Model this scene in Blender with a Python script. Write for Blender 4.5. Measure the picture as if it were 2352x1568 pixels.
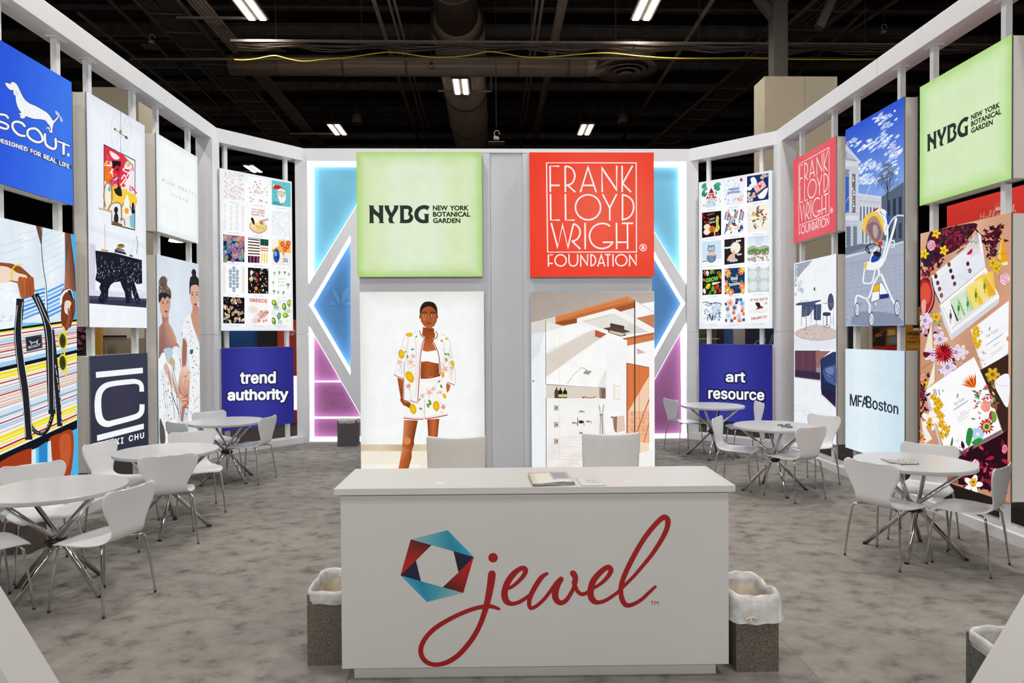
import bpy, math, random
from mathutils import Vector, Matrix, Euler
PI = math.pi
R = random.Random(7)
S = bpy.context.scene
C = S.collection
for _o in list(bpy.data.objects): bpy.data.objects.remove(_o)

# ------------------------------------------------------------------ camera, world, exposure
FPX = 1570.0
cam_d = bpy.data.cameras.new('camera'); cam_d.sensor_width = 36; cam_d.sensor_fit = 'HORIZONTAL'
cam_d.lens = FPX/2352*36; cam_d.clip_start = .05; cam_d.clip_end = 200
cam = bpy.data.objects.new('camera', cam_d); C.objects.link(cam); S.camera = cam
CAM = Vector((0, 0, 1.8))
YAW, PITCH, ROLL = math.radians(1.55), math.radians(.703), math.radians(-.324)
cam.location = CAM
cam.rotation_mode = 'XYZ'
_rot = Matrix.Rotation(-YAW, 4, 'Z') @ Matrix.Rotation(PI/2-PITCH, 4, 'X') @ Matrix.Rotation(ROLL, 4, 'Z')
cam.rotation_euler = _rot.to_euler()
ROT = _rot.to_3x3()
w = bpy.data.worlds.new('hall_air'); S.world = w; w.use_nodes = True
w.node_tree.nodes['Background'].inputs[0].default_value = (.9, .95, 1, 1)
w.node_tree.nodes['Background'].inputs[1].default_value = .05
S.view_settings.view_transform = 'Standard'; S.view_settings.look = 'None'
S.view_settings.gamma = 1; S.view_settings.use_curve_mapping = False
S.view_settings.exposure = 0.0
HB_POWER = 195      # each 4 ft high-bay fixture
FILL_POWER = 60   # added fill floodlights behind the camera
S.cycles.max_bounces = 6; S.cycles.diffuse_bounces = 4; S.cycles.glossy_bounces = 3
S.cycles.transparent_max_bounces = 8; S.cycles.caustics_reflective = False; S.cycles.caustics_refractive = False
S.cycles.sample_clamp_indirect = 4

def ray(px, py):                                   # direction through a pixel of the photograph
    return (ROT @ Vector(((px-1176)/FPX, (784-py)/FPX, -1))).normalized()
def at_x(px, py, X): d = ray(px, py); return CAM + d*((X-CAM.x)/d.x)
def at_y(px, py, Y): d = ray(px, py); return CAM + d*((Y-CAM.y)/d.y)
def at_z(px, py, Z): d = ray(px, py); return CAM + d*((Z-CAM.z)/d.z)
def fx(X, d): return at_z(1150+1570*X/d, 768+2826/d, 0)     # survey table (first estimate) -> floor point

# ------------------------------------------------------------------ colour + materials
def s2l(c): return c/12.92 if c <= .04045 else ((c+.055)/1.055)**2.4
_cc = {}
def col(c):
    if isinstance(c, str):
        if c not in _cc:
            h = c.lstrip('#')
            if len(h) == 3: h = ''.join(k*2 for k in h)
            _cc[c] = tuple(s2l(int(h[i:i+2], 16)/255) for i in (0, 2, 4))
        return _cc[c]
    return tuple(s2l(max(0, min(255, k))/255) for k in c)
def mat(name, base=(.8,.8,.8), rough=.5, metal=0, emit=None, es=0, noise=None, bump=None, spec=None, alpha=None):
    m = bpy.data.materials.new(name); m.use_nodes = True
    nt = m.node_tree; b = nt.nodes['Principled BSDF']
    if isinstance(base, str): base = col(base)
    b.inputs['Base Color'].default_value = (*base, 1); b.inputs['Roughness'].default_value = rough
    b.inputs['Metallic'].default_value = metal
    if spec is not None: b.inputs['Specular IOR Level'].default_value = spec
    if emit is not None:
        if isinstance(emit, str): emit = col(emit)
        b.inputs['Emission Color'].default_value = (*emit, 1); b.inputs['Emission Strength'].default_value = es
    if alpha is not None: b.inputs['Alpha'].default_value = alpha
    tc = nt.nodes.new('ShaderNodeTexCoord')
    sc, amt = noise if noise else (9, .04)         # every surface carries a faint procedural variation
    n = nt.nodes.new('ShaderNodeTexNoise'); n.inputs['Scale'].default_value = sc; n.inputs['Detail'].default_value = 4
    nt.links.new(tc.outputs['Object'], n.inputs['Vector'])
    mr = nt.nodes.new('ShaderNodeMapRange'); mr.inputs[1].default_value = .3; mr.inputs[2].default_value = .7
    mr.inputs[3].default_value = 1-amt; mr.inputs[4].default_value = 1+amt
    nt.links.new(n.outputs[0], mr.inputs[0])
    mx = nt.nodes.new('ShaderNodeVectorMath'); mx.operation = 'SCALE'; mx.inputs[0].default_value = base
    nt.links.new(mr.outputs[0], mx.inputs['Scale']); nt.links.new(mx.outputs[0], b.inputs['Base Color'])
    if bump:
        n2 = nt.nodes.new('ShaderNodeTexNoise'); n2.inputs['Scale'].default_value = bump[0]; n2.inputs['Detail'].default_value = 3
        nt.links.new(tc.outputs['Object'], n2.inputs['Vector'])
        bp = nt.nodes.new('ShaderNodeBump'); bp.inputs['Strength'].default_value = bump[1]; bp.inputs['Distance'].default_value = bump[2]
        nt.links.new(n2.outputs[0], bp.inputs['Height']); nt.links.new(bp.outputs[0], b.inputs['Normal'])
    return m
M = {}
M['white'] = mat('white_painted_panel', (.80,.81,.835), .45, noise=(3,.02))
M['tower'] = mat('grey_white_fabric_wall', (.70,.72,.775), .6, noise=(2,.02))
M['boxside'] = mat('box_side_laminate', (.88,.85,.79), .5, noise=(4,.02))
M['alu'] = mat('aluminium_profile', (.55,.55,.56), .3, .8)
M['counter'] = mat('counter_laminate', (.56,.55,.535), .4, noise=(2,.015))
M['table'] = mat('table_laminate', (.60,.605,.61), .3, noise=(2,.01))
M['edge'] = mat('table_edge_band', (.62,.615,.60), .4)
M['shell'] = mat('white_lacquered_plywood', (.80,.805,.815), .28, noise=(4,.015))
M['chrome'] = mat('chrome_tube', (.62,.61,.60), .13, 1)
M['black'] = mat('black_plastic', (.012,.012,.013), .45)
M['pvc_l'] = mat('warm_tinted_vinyl', (.72,.69,.65), .5)  # white vinyl with warm light from the picture behind tinted into the base
M['pvc_r'] = mat('pale_grey_vinyl', (.70,.70,.69), .5)
M['bin'] = mat('brown_speckled_cardboard', (.115,.092,.075), .9, noise=(190,.75), bump=(150,.4,.002))
M['bin2'] = mat('grey_speckled_cardboard', (.10,.10,.095), .9, noise=(190,.6), bump=(150,.4,.002))
M['card_in'] = mat('kraft_bin_inside', (.36,.27,.18), .9)
M['ceil'] = mat('dark_ceiling_deck', (.030,.036,.050), .9)
M['steel'] = mat('brown_black_painted_steel', (.150,.116,.094), .75, noise=(3,.25))
M['duct'] = mat('brown_painted_duct', (.30,.225,.17), .65, noise=(2,.12))
M['cable'] = mat('dusty_cable_sheath', (.12,.09,.072), .8, noise=(6,.2))
M['yellow'] = mat('yellow_cable', (.55,.36,.02), .5)
M['tan'] = mat('tan_wall_paint', (.31,.265,.19), .8, noise=(2,.04))
M['cream'] = mat('cream_partition', (.55,.50,.40), .8)
M['hallfloor'] = mat('dark_aisle_carpet', (.016,.010,.008), .95, noise=(60,.4))
M['hallwall'] = mat('hall_wall_brown', (.055,.045,.037), .9, noise=(.6,.2))
M['lamp'] = mat('lit_led_strip', (.9,.9,.85), .4, emit=(1,.97,.85), es=14)
M['led'] = mat('white_led_edge', (.9,.9,.9), .4, emit=(.93,.97,1), es=2.3)
M['wire'] = mat('grey_steel_wire', (.09,.08,.07), .6, .4)
M['red'] = mat('red_paint', (.25,.01,.01), .5)
M['lampwhite'] = mat('white_lamp_housing', (.45,.45,.45), .4)
def carpet_mat():
    m = bpy.data.materials.new('grey_trodden_carpet'); m.use_nodes = True; nt = m.node_tree
    b = nt.nodes['Principled BSDF']; b.inputs['Roughness'].default_value = .95; b.inputs['Specular IOR Level'].default_value = .1
    L = nt.links.new; N = nt.nodes.new
    geo = N('ShaderNodeNewGeometry')
    mp = N('ShaderNodeMapping'); mp.inputs['Rotation'].default_value = (0,0,.25); mp.inputs['Scale'].default_value = (5.5,7.0,1)
    L(geo.outputs['Position'], mp.inputs['Vector'])
    n1 = N('ShaderNodeTexNoise'); n1.inputs['Scale'].default_value = 1.0; n1.inputs['Detail'].default_value = 5; n1.inputs['Roughness'].default_value = .62; n1.inputs['Distortion'].default_value = .1
    L(mp.outputs[0], n1.inputs['Vector'])
    r1 = N('ShaderNodeValToRGB'); e = r1.color_ramp.elements
    e[0].position = .31; e[0].color = (.138,.122,.106,1); e[1].position = .50; e[1].color = (.262,.244,.219,1)
    x = e.new(.43); x.color = (.228,.211,.189,1); x = e.new(.68); x.color = (.305,.286,.259,1)
    L(n1.outputs[0], r1.inputs[0])
    n2 = N('ShaderNodeTexNoise'); n2.inputs['Scale'].default_value = 1.1; n2.inputs['Detail'].default_value = 2
    L(geo.outputs['Position'], n2.inputs['Vector'])
    mr = N('ShaderNodeMapRange'); mr.inputs[1].default_value=.3; mr.inputs[2].default_value=.7; mr.inputs[3].default_value=.9; mr.inputs[4].default_value=1.1
    L(n2.outputs[0], mr.inputs[0])
    n3 = N('ShaderNodeTexNoise'); n3.inputs['Scale'].default_value = 260; n3.inputs['Detail'].default_value = 2
    L(geo.outputs['Position'], n3.inputs['Vector'])
    mr2 = N('ShaderNodeMapRange'); mr2.inputs[1].default_value=.3; mr2.inputs[2].default_value=.7; mr2.inputs[3].default_value=.8; mr2.inputs[4].default_value=1.2
    L(n3.outputs[0], mr2.inputs[0])
    mu = N('ShaderNodeMath'); mu.operation='MULTIPLY'; L(mr.outputs[0], mu.inputs[0]); L(mr2.outputs[0], mu.inputs[1])
    sc = N('ShaderNodeVectorMath'); sc.operation='SCALE'; L(r1.outputs[0], sc.inputs[0]); L(mu.outputs[0], sc.inputs['Scale'])
    L(sc.outputs[0], b.inputs['Base Color'])
    bp = N('ShaderNodeBump'); bp.inputs['Strength'].default_value=.5; bp.inputs['Distance'].default_value=.004
    L(n3.outputs[0], bp.inputs['Height'])
    bp2 = N('ShaderNodeBump'); bp2.inputs['Strength'].default_value=.35; bp2.inputs['Distance'].default_value=.02
    L(n1.outputs[0], bp2.inputs['Height']); L(bp.outputs[0], bp2.inputs['Normal']); L(bp2.outputs[0], b.inputs['Normal'])
    return m
M['carpet'] = carpet_mat()
def liner_mat(name, c, tr):
    m = bpy.data.materials.new(name); m.use_nodes = True; nt = m.node_tree; L = nt.links.new
    b = nt.nodes['Principled BSDF']; b.inputs['Base Color'].default_value = (*c,1); b.inputs['Roughness'].default_value=.3
    out = nt.nodes['Material Output']
    n = nt.nodes.new('ShaderNodeTexNoise'); n.inputs['Scale'].default_value=16; n.inputs['Detail'].default_value=2; tc = nt.nodes.new('ShaderNodeTexCoord'); L(tc.outputs['Object'], n.inputs['Vector'])
    mr = nt.nodes.new('ShaderNodeMapRange'); mr.inputs[1].default_value=.35; mr.inputs[2].default_value=.65; mr.inputs[3].default_value=tr-.10; mr.inputs[4].default_value=tr+.10
    L(n.outputs[0], mr.inputs[0])
    t = nt.nodes.new('ShaderNodeBsdfTransparent'); mx = nt.nodes.new('ShaderNodeMixShader')
    L(mr.outputs[0], mx.inputs[0]); L(b.outputs[0], mx.inputs[1]); L(t.outputs[0], mx.inputs[2]); L(mx.outputs[0], out.inputs[0])
    return m
M['liner'] = liner_mat('clear_white_bin_liner', (.95,.94,.93), .46)
M['liner_in'] = liner_mat('cream_bin_liner', (.80,.70,.55), .2)
def print_mat(name, strength, sample):
    m = bpy.data.materials.new(name); m.use_nodes = True; nt = m.node_tree; L = nt.links.new
    b = nt.nodes['Principled BSDF']
    a = nt.nodes.new('ShaderNodeVertexColor'); a.layer_name = 'ink'
    if strength is None:                      # ordinary print lit by the room
        L(a.outputs[0], b.inputs['Base Color']); b.inputs['Roughness'].default_value = .5
    else:                                     # backlit fabric print
        e = nt.nodes.new('ShaderNodeEmission'); e.inputs[1].default_value = strength
        # weave of the fabric: a very fine brightness variation
        tc = nt.nodes.new('ShaderNodeTexCoord'); n = nt.nodes.new('ShaderNodeTexNoise'); n.inputs['Scale'].default_value = 5
        L(tc.outputs['Object'], n.inputs['Vector'])
        mr = nt.nodes.new('ShaderNodeMapRange'); mr.inputs[1].default_value=.3; mr.inputs[2].default_value=.7; mr.inputs[3].default_value=.97; mr.inputs[4].default_value=1.03
        L(n.outputs[0], mr.inputs[0])
        sc = nt.nodes.new('ShaderNodeVectorMath'); sc.operation='SCALE'; L(a.outputs[0], sc.inputs[0]); L(mr.outputs[0], sc.inputs['Scale'])
        L(sc.outputs[0], e.inputs[0]); L(e.outputs[0], nt.nodes['Material Output'].inputs[0])
        m.cycles.emission_sampling = 'AUTO' if sample else 'NONE'
    return m
M['glow_bg'] = print_mat('backlit_fabric_ground', 1.0, True)
M['glow_ink'] = print_mat('backlit_fabric_ink', 1.0, False)
M['paper'] = print_mat('printed_paper', None, False)

# ------------------------------------------------------------------ mesh building
def link(name, data, parent=None, loc=None, rz=0):
    o = bpy.data.objects.new(name, data); C.objects.link(o)
    if parent is not None: o.parent = parent
    if loc is not None: o.location = loc
    if rz: o.rotation_euler = (0, 0, rz)
    return o
class MB:
    def __init__(s): s.v = []; s.f = []; s.sm = []
    def add(s, vs, fs, smooth=False):
        n = len(s.v); s.v += [tuple(q) for q in vs]; s.f += [tuple(i+n for i in f) for f in fs]; s.sm += [smooth]*len(fs); return s
    def box(s, c, d, rz=0):
        x, y, z = d[0]/2, d[1]/2, d[2]/2; ca, sa = math.cos(rz), math.sin(rz)
        vs = []
        for k in range(8):
            a, b, e = (x if k & 1 else -x), (y if k & 2 else -y), (z if k & 4 else -z)
            vs.append((c[0]+a*ca-b*sa, c[1]+a*sa+b*ca, c[2]+e))
        return s.add(vs, [(0,2,3,1),(4,5,7,6),(0,1,5,4),(2,6,7,3),(0,4,6,2),(1,3,7,5)])
    def bar(s, a, b, w, h, up=(0,0,1)):                    # rectangular bar from a to b
        a, b = Vector(a), Vector(b); d = (b-a).normalized(); u = Vector(up)
        x = d.cross(u)
        if x.length < 1e-4: x = d.cross(Vector((1,0,0)))
        x.normalize(); y = x.cross(d)
        vs = [p + x*sx*w/2 + y*sy*h/2 for p in (a, b) for sx, sy in ((-1,-1),(1,-1),(1,1),(-1,1))]
        return s.add(vs, [(0,1,2,3),(7,6,5,4),(0,4,5,1),(1,5,6,2),(2,6,7,3),(3,7,4,0)])
    def tube(s, pts, r, seg=10, cap=True):
        pts = [Vector(p) for p in pts]; n = len(pts); vs = []; fs = []
        rr = r if isinstance(r, (list, tuple)) else [r]*n
        px = None
        for i, p in enumerate(pts):
            t = (pts[min(i+1,n-1)]-pts[max(i-1,0)]).normalized()
            if px is None:
                x = t.cross(Vector((0,0,1)))
                if x.length < .05: x = t.cross(Vector((1,0,0)))
            else: x = px - t*px.dot(t)
            x.normalize(); px = x; y = t.cross(x)
            vs += [p + (x*math.cos(a)+y*math.sin(a))*rr[i] for a in (2*PI*k/seg for k in range(seg))]
        for i in range(n-1):
            for k in range(seg):
                fs.append((i*seg+k, i*seg+(k+1)%seg, (i+1)*seg+(k+1)%seg, (i+1)*seg+k))
        s.add(vs, fs, True)
        if cap:
            m = len(s.v)-n*seg
            s.f.append(tuple(m+k for k in reversed(range(seg)))); s.sm.append(False)
            s.f.append(tuple(m+(n-1)*seg+k for k in range(seg))); s.sm.append(False)
        return s
    def lathe(s, prof, c=(0,0,0), seg=32, smooth=True):     # profile of (r, z)
        vs = []; fs = []
        for r, z in prof: vs += [(c[0]+r*math.cos(2*PI*k/seg), c[1]+r*math.sin(2*PI*k/seg), c[2]+z) for k in range(seg)]
        for i in range(len(prof)-1):
            for k in range(seg): fs.append((i*seg+k, i*seg+(k+1)%seg, (i+1)*seg+(k+1)%seg, (i+1)*seg+k))
        return s.add(vs, fs, smooth)
    def disc(s, c, r, z, seg=48, up=True):
        f = tuple(range(seg)); return s.add([(c[0]+r*math.cos(2*PI*k/seg), c[1]+r*math.sin(2*PI*k/seg), z) for k in range(seg)], [f if up else f[::-1]])
    def prism(s, poly, y0, y1):                              # polygon in xz extruded in y
        n = len(poly); vs = [(x,y0,z) for x,z in poly]+[(x,y1,z) for x,z in poly]
        return s.add(vs, [tuple(range(n)), tuple(reversed(range(n,2*n)))]+[(i,i+n,(i+1)%n+n,(i+1)%n) for i in range(n)])
    def prismz(s, poly, z0, z1):
        n = len(poly); vs = [(x,y,z0) for x,y in poly]+[(x,y,z1) for x,y in poly]
        return s.add(vs, [tuple(reversed(range(n))), tuple(range(n,2*n))]+[(i,(i+1)%n,(i+1)%n+n,i+n) for i in range(n)])
    def mesh(s, name, m):
        me = bpy.data.meshes.new(name); me.from_pydata(s.v, [], s.f)
        me.polygons.foreach_set('use_smooth', s.sm); me.materials.append(m if not isinstance(m, str) else M[m]); me.update(); return me
    def build(s, name, m, parent=None, loc=None, rz=0, bevel=0, fix=False):
        me = s.mesh(name, m); o = link(name, me, parent, loc, rz)
        if bevel:
            b = o.modifiers.new('bevel', 'BEVEL'); b.width = bevel; b.segments = 2; b.limit_method = 'ANGLE'
        return o
def tag(o, label=None, cat=None, group=None, kind=None):
    if label: o['label'] = label
    if cat: o['category'] = cat
    if group: o['group'] = group
    if kind: o['kind'] = kind
    return o
def empty(name, loc=(0,0,0), rz=0, **k):
    o = link(name, None, None, loc, rz); o.empty_display_size = .1; return tag(o, **k)
def copy_tree(o, parent=None):
    c = o.copy(); C.objects.link(c)
    if parent is not None: c.parent = parent
    for ch in list(o.children): copy_tree(ch, c)
    return c
def spline(pts, n=6, closed=False):                          # Catmull-Rom through points (any dimension)
    out = []; N = len(pts)
    if N < 3: return list(pts)
    seg = N if closed else N-1
    for i in range(seg):
        if closed: p = [pts[(i+k-1) % N] for k in range(4)]
        else: p = [pts[max(0,min(N-1,i+k-1))] for k in range(4)]
        for j in range(n):
            t = j/n; t2 = t*t; t3 = t2*t
            out.append(tuple(.5*((2*b)+(-a+c)*t+(2*a-5*b+4*c-d)*t2+(-a+3*b-3*c+d)*t3) for a,b,c,d in zip(*p)))
    if not closed: out.append(tuple(pts[-1]))
    return out

# ------------------------------------------------------------------ flat print, drawn as coloured polygons on the face of its panel
_tx = {}
try:      # the sans-serif bundled with Blender itself, else its built-in font
    import os
    INTER = bpy.data.fonts.load(os.path.join(bpy.utils.resource_path('LOCAL'), 'datafiles', 'fonts', 'Inter.woff2'))
except Exception: INTER = None
def text_mesh(body, off=0, space=1.0, font=''):
    k = (body, off, space, font)
    if k in _tx: return _tx[k]
    cu = bpy.data.curves.new('lettering', 'FONT'); cu.body = body; cu.offset = off; cu.space_character = space
    if INTER and font != 'default': cu.font = INTER
    cu.fill_mode = 'BOTH'; cu.resolution_u = 3
    o = bpy.data.objects.new('lettering', cu); me = o.to_mesh()
    vs = [(v.co.x, v.co.y) for v in me.vertices]; fs = [tuple(p.vertices) for p in me.polygons]
    o.to_mesh_clear(); bpy.data.objects.remove(o); bpy.data.curves.remove(cu)
    x0 = min(v[0] for v in vs); x1 = max(v[0] for v in vs); y0 = min(v[1] for v in vs); y1 = max(v[1] for v in vs)
    _tx[k] = ([((x-x0)/(x1-x0), (y-y0)/(y1-y0)) for x, y in vs], fs, (x1-x0)/(y1-y0))
    return _tx[k]
STEP = .00005
class Art:
    def __init__(s, root, W, H, inset=0):
        s.root = root; s.W = W; s.H = H; s.shapes = []; s.tf = None; s.base = 0
        s.O = root.matrix_world.translation.copy() if False else Vector(root.location)
        rz = root.rotation_euler[2]; s.r = Vector((math.cos(rz), math.sin(rz), 0)); s.n = Vector((-math.sin(rz), math.cos(rz), 0))
    def px(s, x0, y0, k):                          # trace in a crop of the photograph starting at x0,y0, k times enlarged
        def f(p):
            d = ray(x0+p[0]/k, y0+p[1]/k); t = (s.O-CAM).dot(s.n)/d.dot(s.n); q = CAM+d*t-s.O
            return (q.dot(s.r), q.z)
        s.tf = f; return s
    def unit(s, ax, ay, bx, by):                   # trace in a frame whose corners are the print's corners
        s.tf = lambda p: ((p[0]-ax)/(bx-ax)*s.W, (1-(p[1]-ay)/(by-ay))*s.H); return s
    def _add(s, vs, fs, cs):
        xs = [v[0] for v in vs]; ys = [v[1] for v in vs]; bb = (min(xs), min(ys), max(xs), max(ys)); L = 1
        for b2, l2 in s.bbs:
            if l2 >= L and b2[0] < bb[2] and b2[2] > bb[0] and b2[1] < bb[3] and b2[3] > bb[1]: L = l2+1
        s.bbs.append((bb, L)); s.shapes.append((L, vs, fs, cs))
    bbs = None
    ramp = 0
    def raw(s, vs, fs, c, dz=None):                # vs in trace coordinates
        if s.bbs is None: s.bbs = []
        v = [s.tf(p) for p in vs]
        v = [(max(.0, min(s.W, a)), max(0, min(s.H, b))) for a, b in v] if s.clip else v
        if max(q[0] for q in v)-min(q[0] for q in v) < 1e-5 or max(q[1] for q in v)-min(q[1] for q in v) < 1e-5: return
        cs = [col(q) for q in c] if isinstance(c, list) else [col(c)]*len(vs)
        s._add(v if dz is None else [(a, b, q) for (a, b), q in zip(v, dz)], fs, cs)
    clip = True
    def poly(s, pts, c, sm=False):
        if sm: pts = spline(pts, 5, True); 
        s.raw(pts, [tuple(range(len(pts)))], c)
    def rect(s, x0, y0, x1, y1, c): s.poly([(x0,y0),(x1,y0),(x1,y1),(x0,y1)], c)
    def quad_grid(s, q, nx, ny, fn):               # gradient ground: q = 4 trace points TL TR BR BL, fn(u,v)->colour, v down
        vs = []; cs = []
        for j in range(ny+1):
            for i in range(nx+1):
                u, v = i/nx, j/ny
                vs.append(tuple((q[0][k]*(1-u)+q[1][k]*u)*(1-v)+(q[3][k]*(1-u)+q[2][k]*u)*v for k in (0,1))); cs.append(fn(u, v))
        s.raw(vs, [(j*(nx+1)+i, j*(nx+1)+i+1, (j+1)*(nx+1)+i+1, (j+1)*(nx+1)+i) for j in range(ny) for i in range(nx)], cs)
    def ell(s, cx, cy, rx, ry, c, rot=0, n=18, c2=None):
        ca, sa = math.cos(rot), math.sin(rot)
        pts = [(cx+rx*math.cos(a)*ca-ry*math.sin(a)*sa, cy+rx*math.cos(a)*sa+ry*math.sin(a)*ca) for a in (2*PI*k/n for k in range(n))]
        if c2 is None: s.poly(pts, c)
        else: s.raw(pts+[(cx,cy)], [(k,(k+1)%n,n) for k in range(n)], [c2]*n+[c])      # c at the centre, c2 at the rim
    def stroke(s, pts, w, c, sm=False, closed=False, cap=True):
        if isinstance(w, (int, float)): P = [(x, y, w) for x, y in pts]
        else: P = [(x, y, ww) for (x, y), ww in zip(pts, w)]
        if sm: P = spline(P, 5, closed)
        vs = []; fs = []; n = len(P)
        for i in range(n):
            a = P[(i-1) % n] if closed else P[max(i-1,0)]; b = P[(i+1) % n] if closed else P[min(i+1,n-1)]
            dx, dy = b[0]-a[0], b[1]-a[1]; l = math.hypot(dx, dy) or 1; nx, ny = -dy/l, dx/l
            # mitre
            if not sm and 0 < i < n-1:
                d1 = (P[i][0]-a[0], P[i][1]-a[1]); l1 = math.hypot(*d1) or 1
                k = max(.35, abs(nx*(-d1[1]/l1)+ny*(d1[0]/l1)))
            else: k = 1
            h = P[i][2]/2/k; vs += [(P[i][0]+nx*h, P[i][1]+ny*h), (P[i][0]-nx*h, P[i][1]-ny*h)]
        m = n if closed else n-1
        for i in range(m): j = (i+1) % n; fs.append((2*i, 2*j, 2*j+1, 2*i+1))
        if cap and not closed:
            for e in (0, n-1):
                r = P[e][2]/2; k0 = len(vs); vs += [(P[e][0]+r*math.cos(a), P[e][1]+r*math.sin(a)) for a in (2*PI*k/10 for k in range(10))]
                fs.append(tuple(range(k0, k0+10)))
        s.raw(vs, fs, c, [s.ramp*(k//2)/n if k < 2*n else (-.3*s.ramp if k < 2*n+10 else s.ramp*1.3) for k in range(len(vs))] if s.ramp else None)
    def line(s, pts, w, c): s.stroke(pts, w, c, cap=False)
    def text(s, body, x, y, h, c, off=0, space=1.0, width=None, rot=0, shear=0, align='L', outline=None):
        """cap height h at baseline (x,y); width fits the line to that width"""
        vs, fs, asp = text_mesh(body, off, space, 'default'); W = width or asp*h; ca, sa = math.cos(rot), math.sin(rot)
        ox = {'L': 0, 'C': -.5, 'R': -1}[align]
        out = []
        for u, v in vs:
            a = (u+ox)*W + v*h*shear; b = -v*h; out.append((x+a*ca-b*sa, y+a*sa+b*ca))
        s.raw(out, fs, c)
    def textq(s, body, q, c, off=0, space=1.0, font=''):    # text stretched over a quad of trace points TL TR BR BL
        if off and INTER and font != 'default':          # heavier weight: the same letters struck several times
            H_ = math.hypot(q[0][0]-q[3][0], q[0][1]-q[3][1]); r_ = off*H_*1.5
            q = [(q[0][0]+r_,q[0][1]+r_),(q[1][0]-r_,q[1][1]+r_),(q[2][0]-r_,q[2][1]-r_),(q[3][0]+r_,q[3][1]-r_)]
            for k in range(8): A_ = k*PI/4; s.textq(body, [(a+r_*math.cos(A_), b+r_*math.sin(A_)) for a, b in q], c, 0, space, font)
            off = 0
        vs, fs, _ = text_mesh(body, off, space, font)
        s.raw([tuple((q[0][k]*(1-u)+q[1][k]*u)*v+(q[3][k]*(1-u)+q[2][k]*u)*(1-v) for k in (0,1)) for u, v in vs], fs, c)
    def petals(s, cx, cy, r, n, c, c2=None, eye=None, sq=1.0, a0=0):
        for k in range(n):
            a = a0+2*PI*k/n
            s.ell(cx+math.cos(a)*r*.55*sq, cy+math.sin(a)*r*.55, r*.5, r*.3, c2 or c, rot=a, n=9, c2=c)
        s.ell(cx, cy, r*.28*sq, r*.28, eye or c, n=8)
    def leaf(s, x, y, l, a, c, w=.3):
        ca, sa = math.cos(a), math.sin(a)
        P = [(0,0),(.3,w*.5),(.65,w*.4),(1,0),(.65,-w*.4),(.3,-w*.5)]
        s.poly([(x+l*(u*ca-v*sa), y+l*(u*sa+v*ca)) for u, v in P], c)
    def rose(s, cx, cy, r, cols, rnd, sq=1.0):
        for k in range(5):
            q = 1-k*.19; n = 7
            for i in range(n):
                a = 2*PI*i/n+k*.5
                s.ell(cx+math.cos(a)*r*q*.5*sq, cy+math.sin(a)*r*q*.5, r*q*.5*sq, r*q*.5, cols[(i+k) % len(cols)], n=9, c2=cols[(i+k+1) % len(cols)])
    def build(s, name='print', mats=('glow_bg', 'glow_ink'), y=-.001, label=None):
        vs = []; fs = []; cl = []; mi = []
        for i, (L, v, f, c) in enumerate(s.shapes):
            n = len(vs); vs += [(q[0], y-L*STEP-(q[2] if len(q) > 2 else 0), q[1]) for q in v]
            for q in f: fs.append(tuple(k+n for k in q)); cl += [c[k] for k in q]; mi.append(0 if (i == 0 and len(mats) > 1) else len(mats)-1)
        me = bpy.data.meshes.new(name); me.from_pydata(vs, [], fs)
        ca = me.color_attributes.new('ink', 'FLOAT_COLOR', 'CORNER')
        if len(ca.data) == len(cl):
            flat = []
            for c in cl: flat += [c[0], c[1], c[2], 1.0]
            ca.data.foreach_set('color', flat)
        for m in mats: me.materials.append(M[m])
        me.polygons.foreach_set('material_index', mi); me.update()
        o = link(name, me, s.root); o['label'] = label or 'printed picture'
        if not label: del o['label']
        return o

# ------------------------------------------------------------------ the hall around the booth
hall_floor = MB().box((0, 12, -.06), (90, 90, .1)).build('floor', 'hallfloor'); tag(hall_floor, kind='structure')
XL, XR, PL, PR, QL, QR, YB = -4.11, 4.36, 10.33, 10.42, -3.15, 3.33, 11.44   # booth plan: long walls, corners, back wall
def carpet_piece(x0, x1):
    def yend(x):
        if x < QL: return PL+.05+(x-(XL-.14))*(YB+.1-PL-.05)/(QL-(XL-.14))
        if x > QR: return PR+.05+((XR+.14)-x)*(YB+.1-PR-.05)/((XR+.14)-QR)
        return YB+.1
    xs = [x0]+[q for q in (QL, QR) if x0 < q < x1]+[x1]
    poly = [(x0, -3.0), (x1, -3.0)]+[(x, yend(x)) for x in reversed(xs)]
    return MB().prismz(poly, -.012, 0)
carpet = empty('floor_carpet', (0,0,0), kind='structure')
for a, b in ((XL-.14, 1.675), (1.677, XR+.14)):
    carpet_piece(a, b).build('carpet_strip', 'carpet', carpet)
hw = empty('wall_hall', (0,0,0), kind='structure')
MB().box((0, 44, 6), (90, .3, 12)).build('far_wall', 'hallwall', hw)
MB().box((-34, 12, 6), (.3, 70, 12)).build('side_wall', 'hallwall', hw)
MB().box((34, 12, 6), (.3, 70, 12)).build('side_wall', 'hallwall', hw)
MB().box((0, -20, 6), (90, .3, 12)).build('near_wall', 'hallwall', hw)
ceil = empty('ceiling', (0,0,0), kind='structure')
MB().box((0, 12, 12.2), (90, 90, .3)).build('roof_deck', 'ceil', ceil)
for k in range(-3, 12):
    y = 18.5+2.27*k; b = MB(); b.box((0, y, 11.68), (67, .08, .26)); b.box((0, y, 11.81), (67, .2, .03)); b.box((0, y, 11.54), (67, .2, .03))
    b.build('roof_joist', 'steel', ceil)

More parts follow.
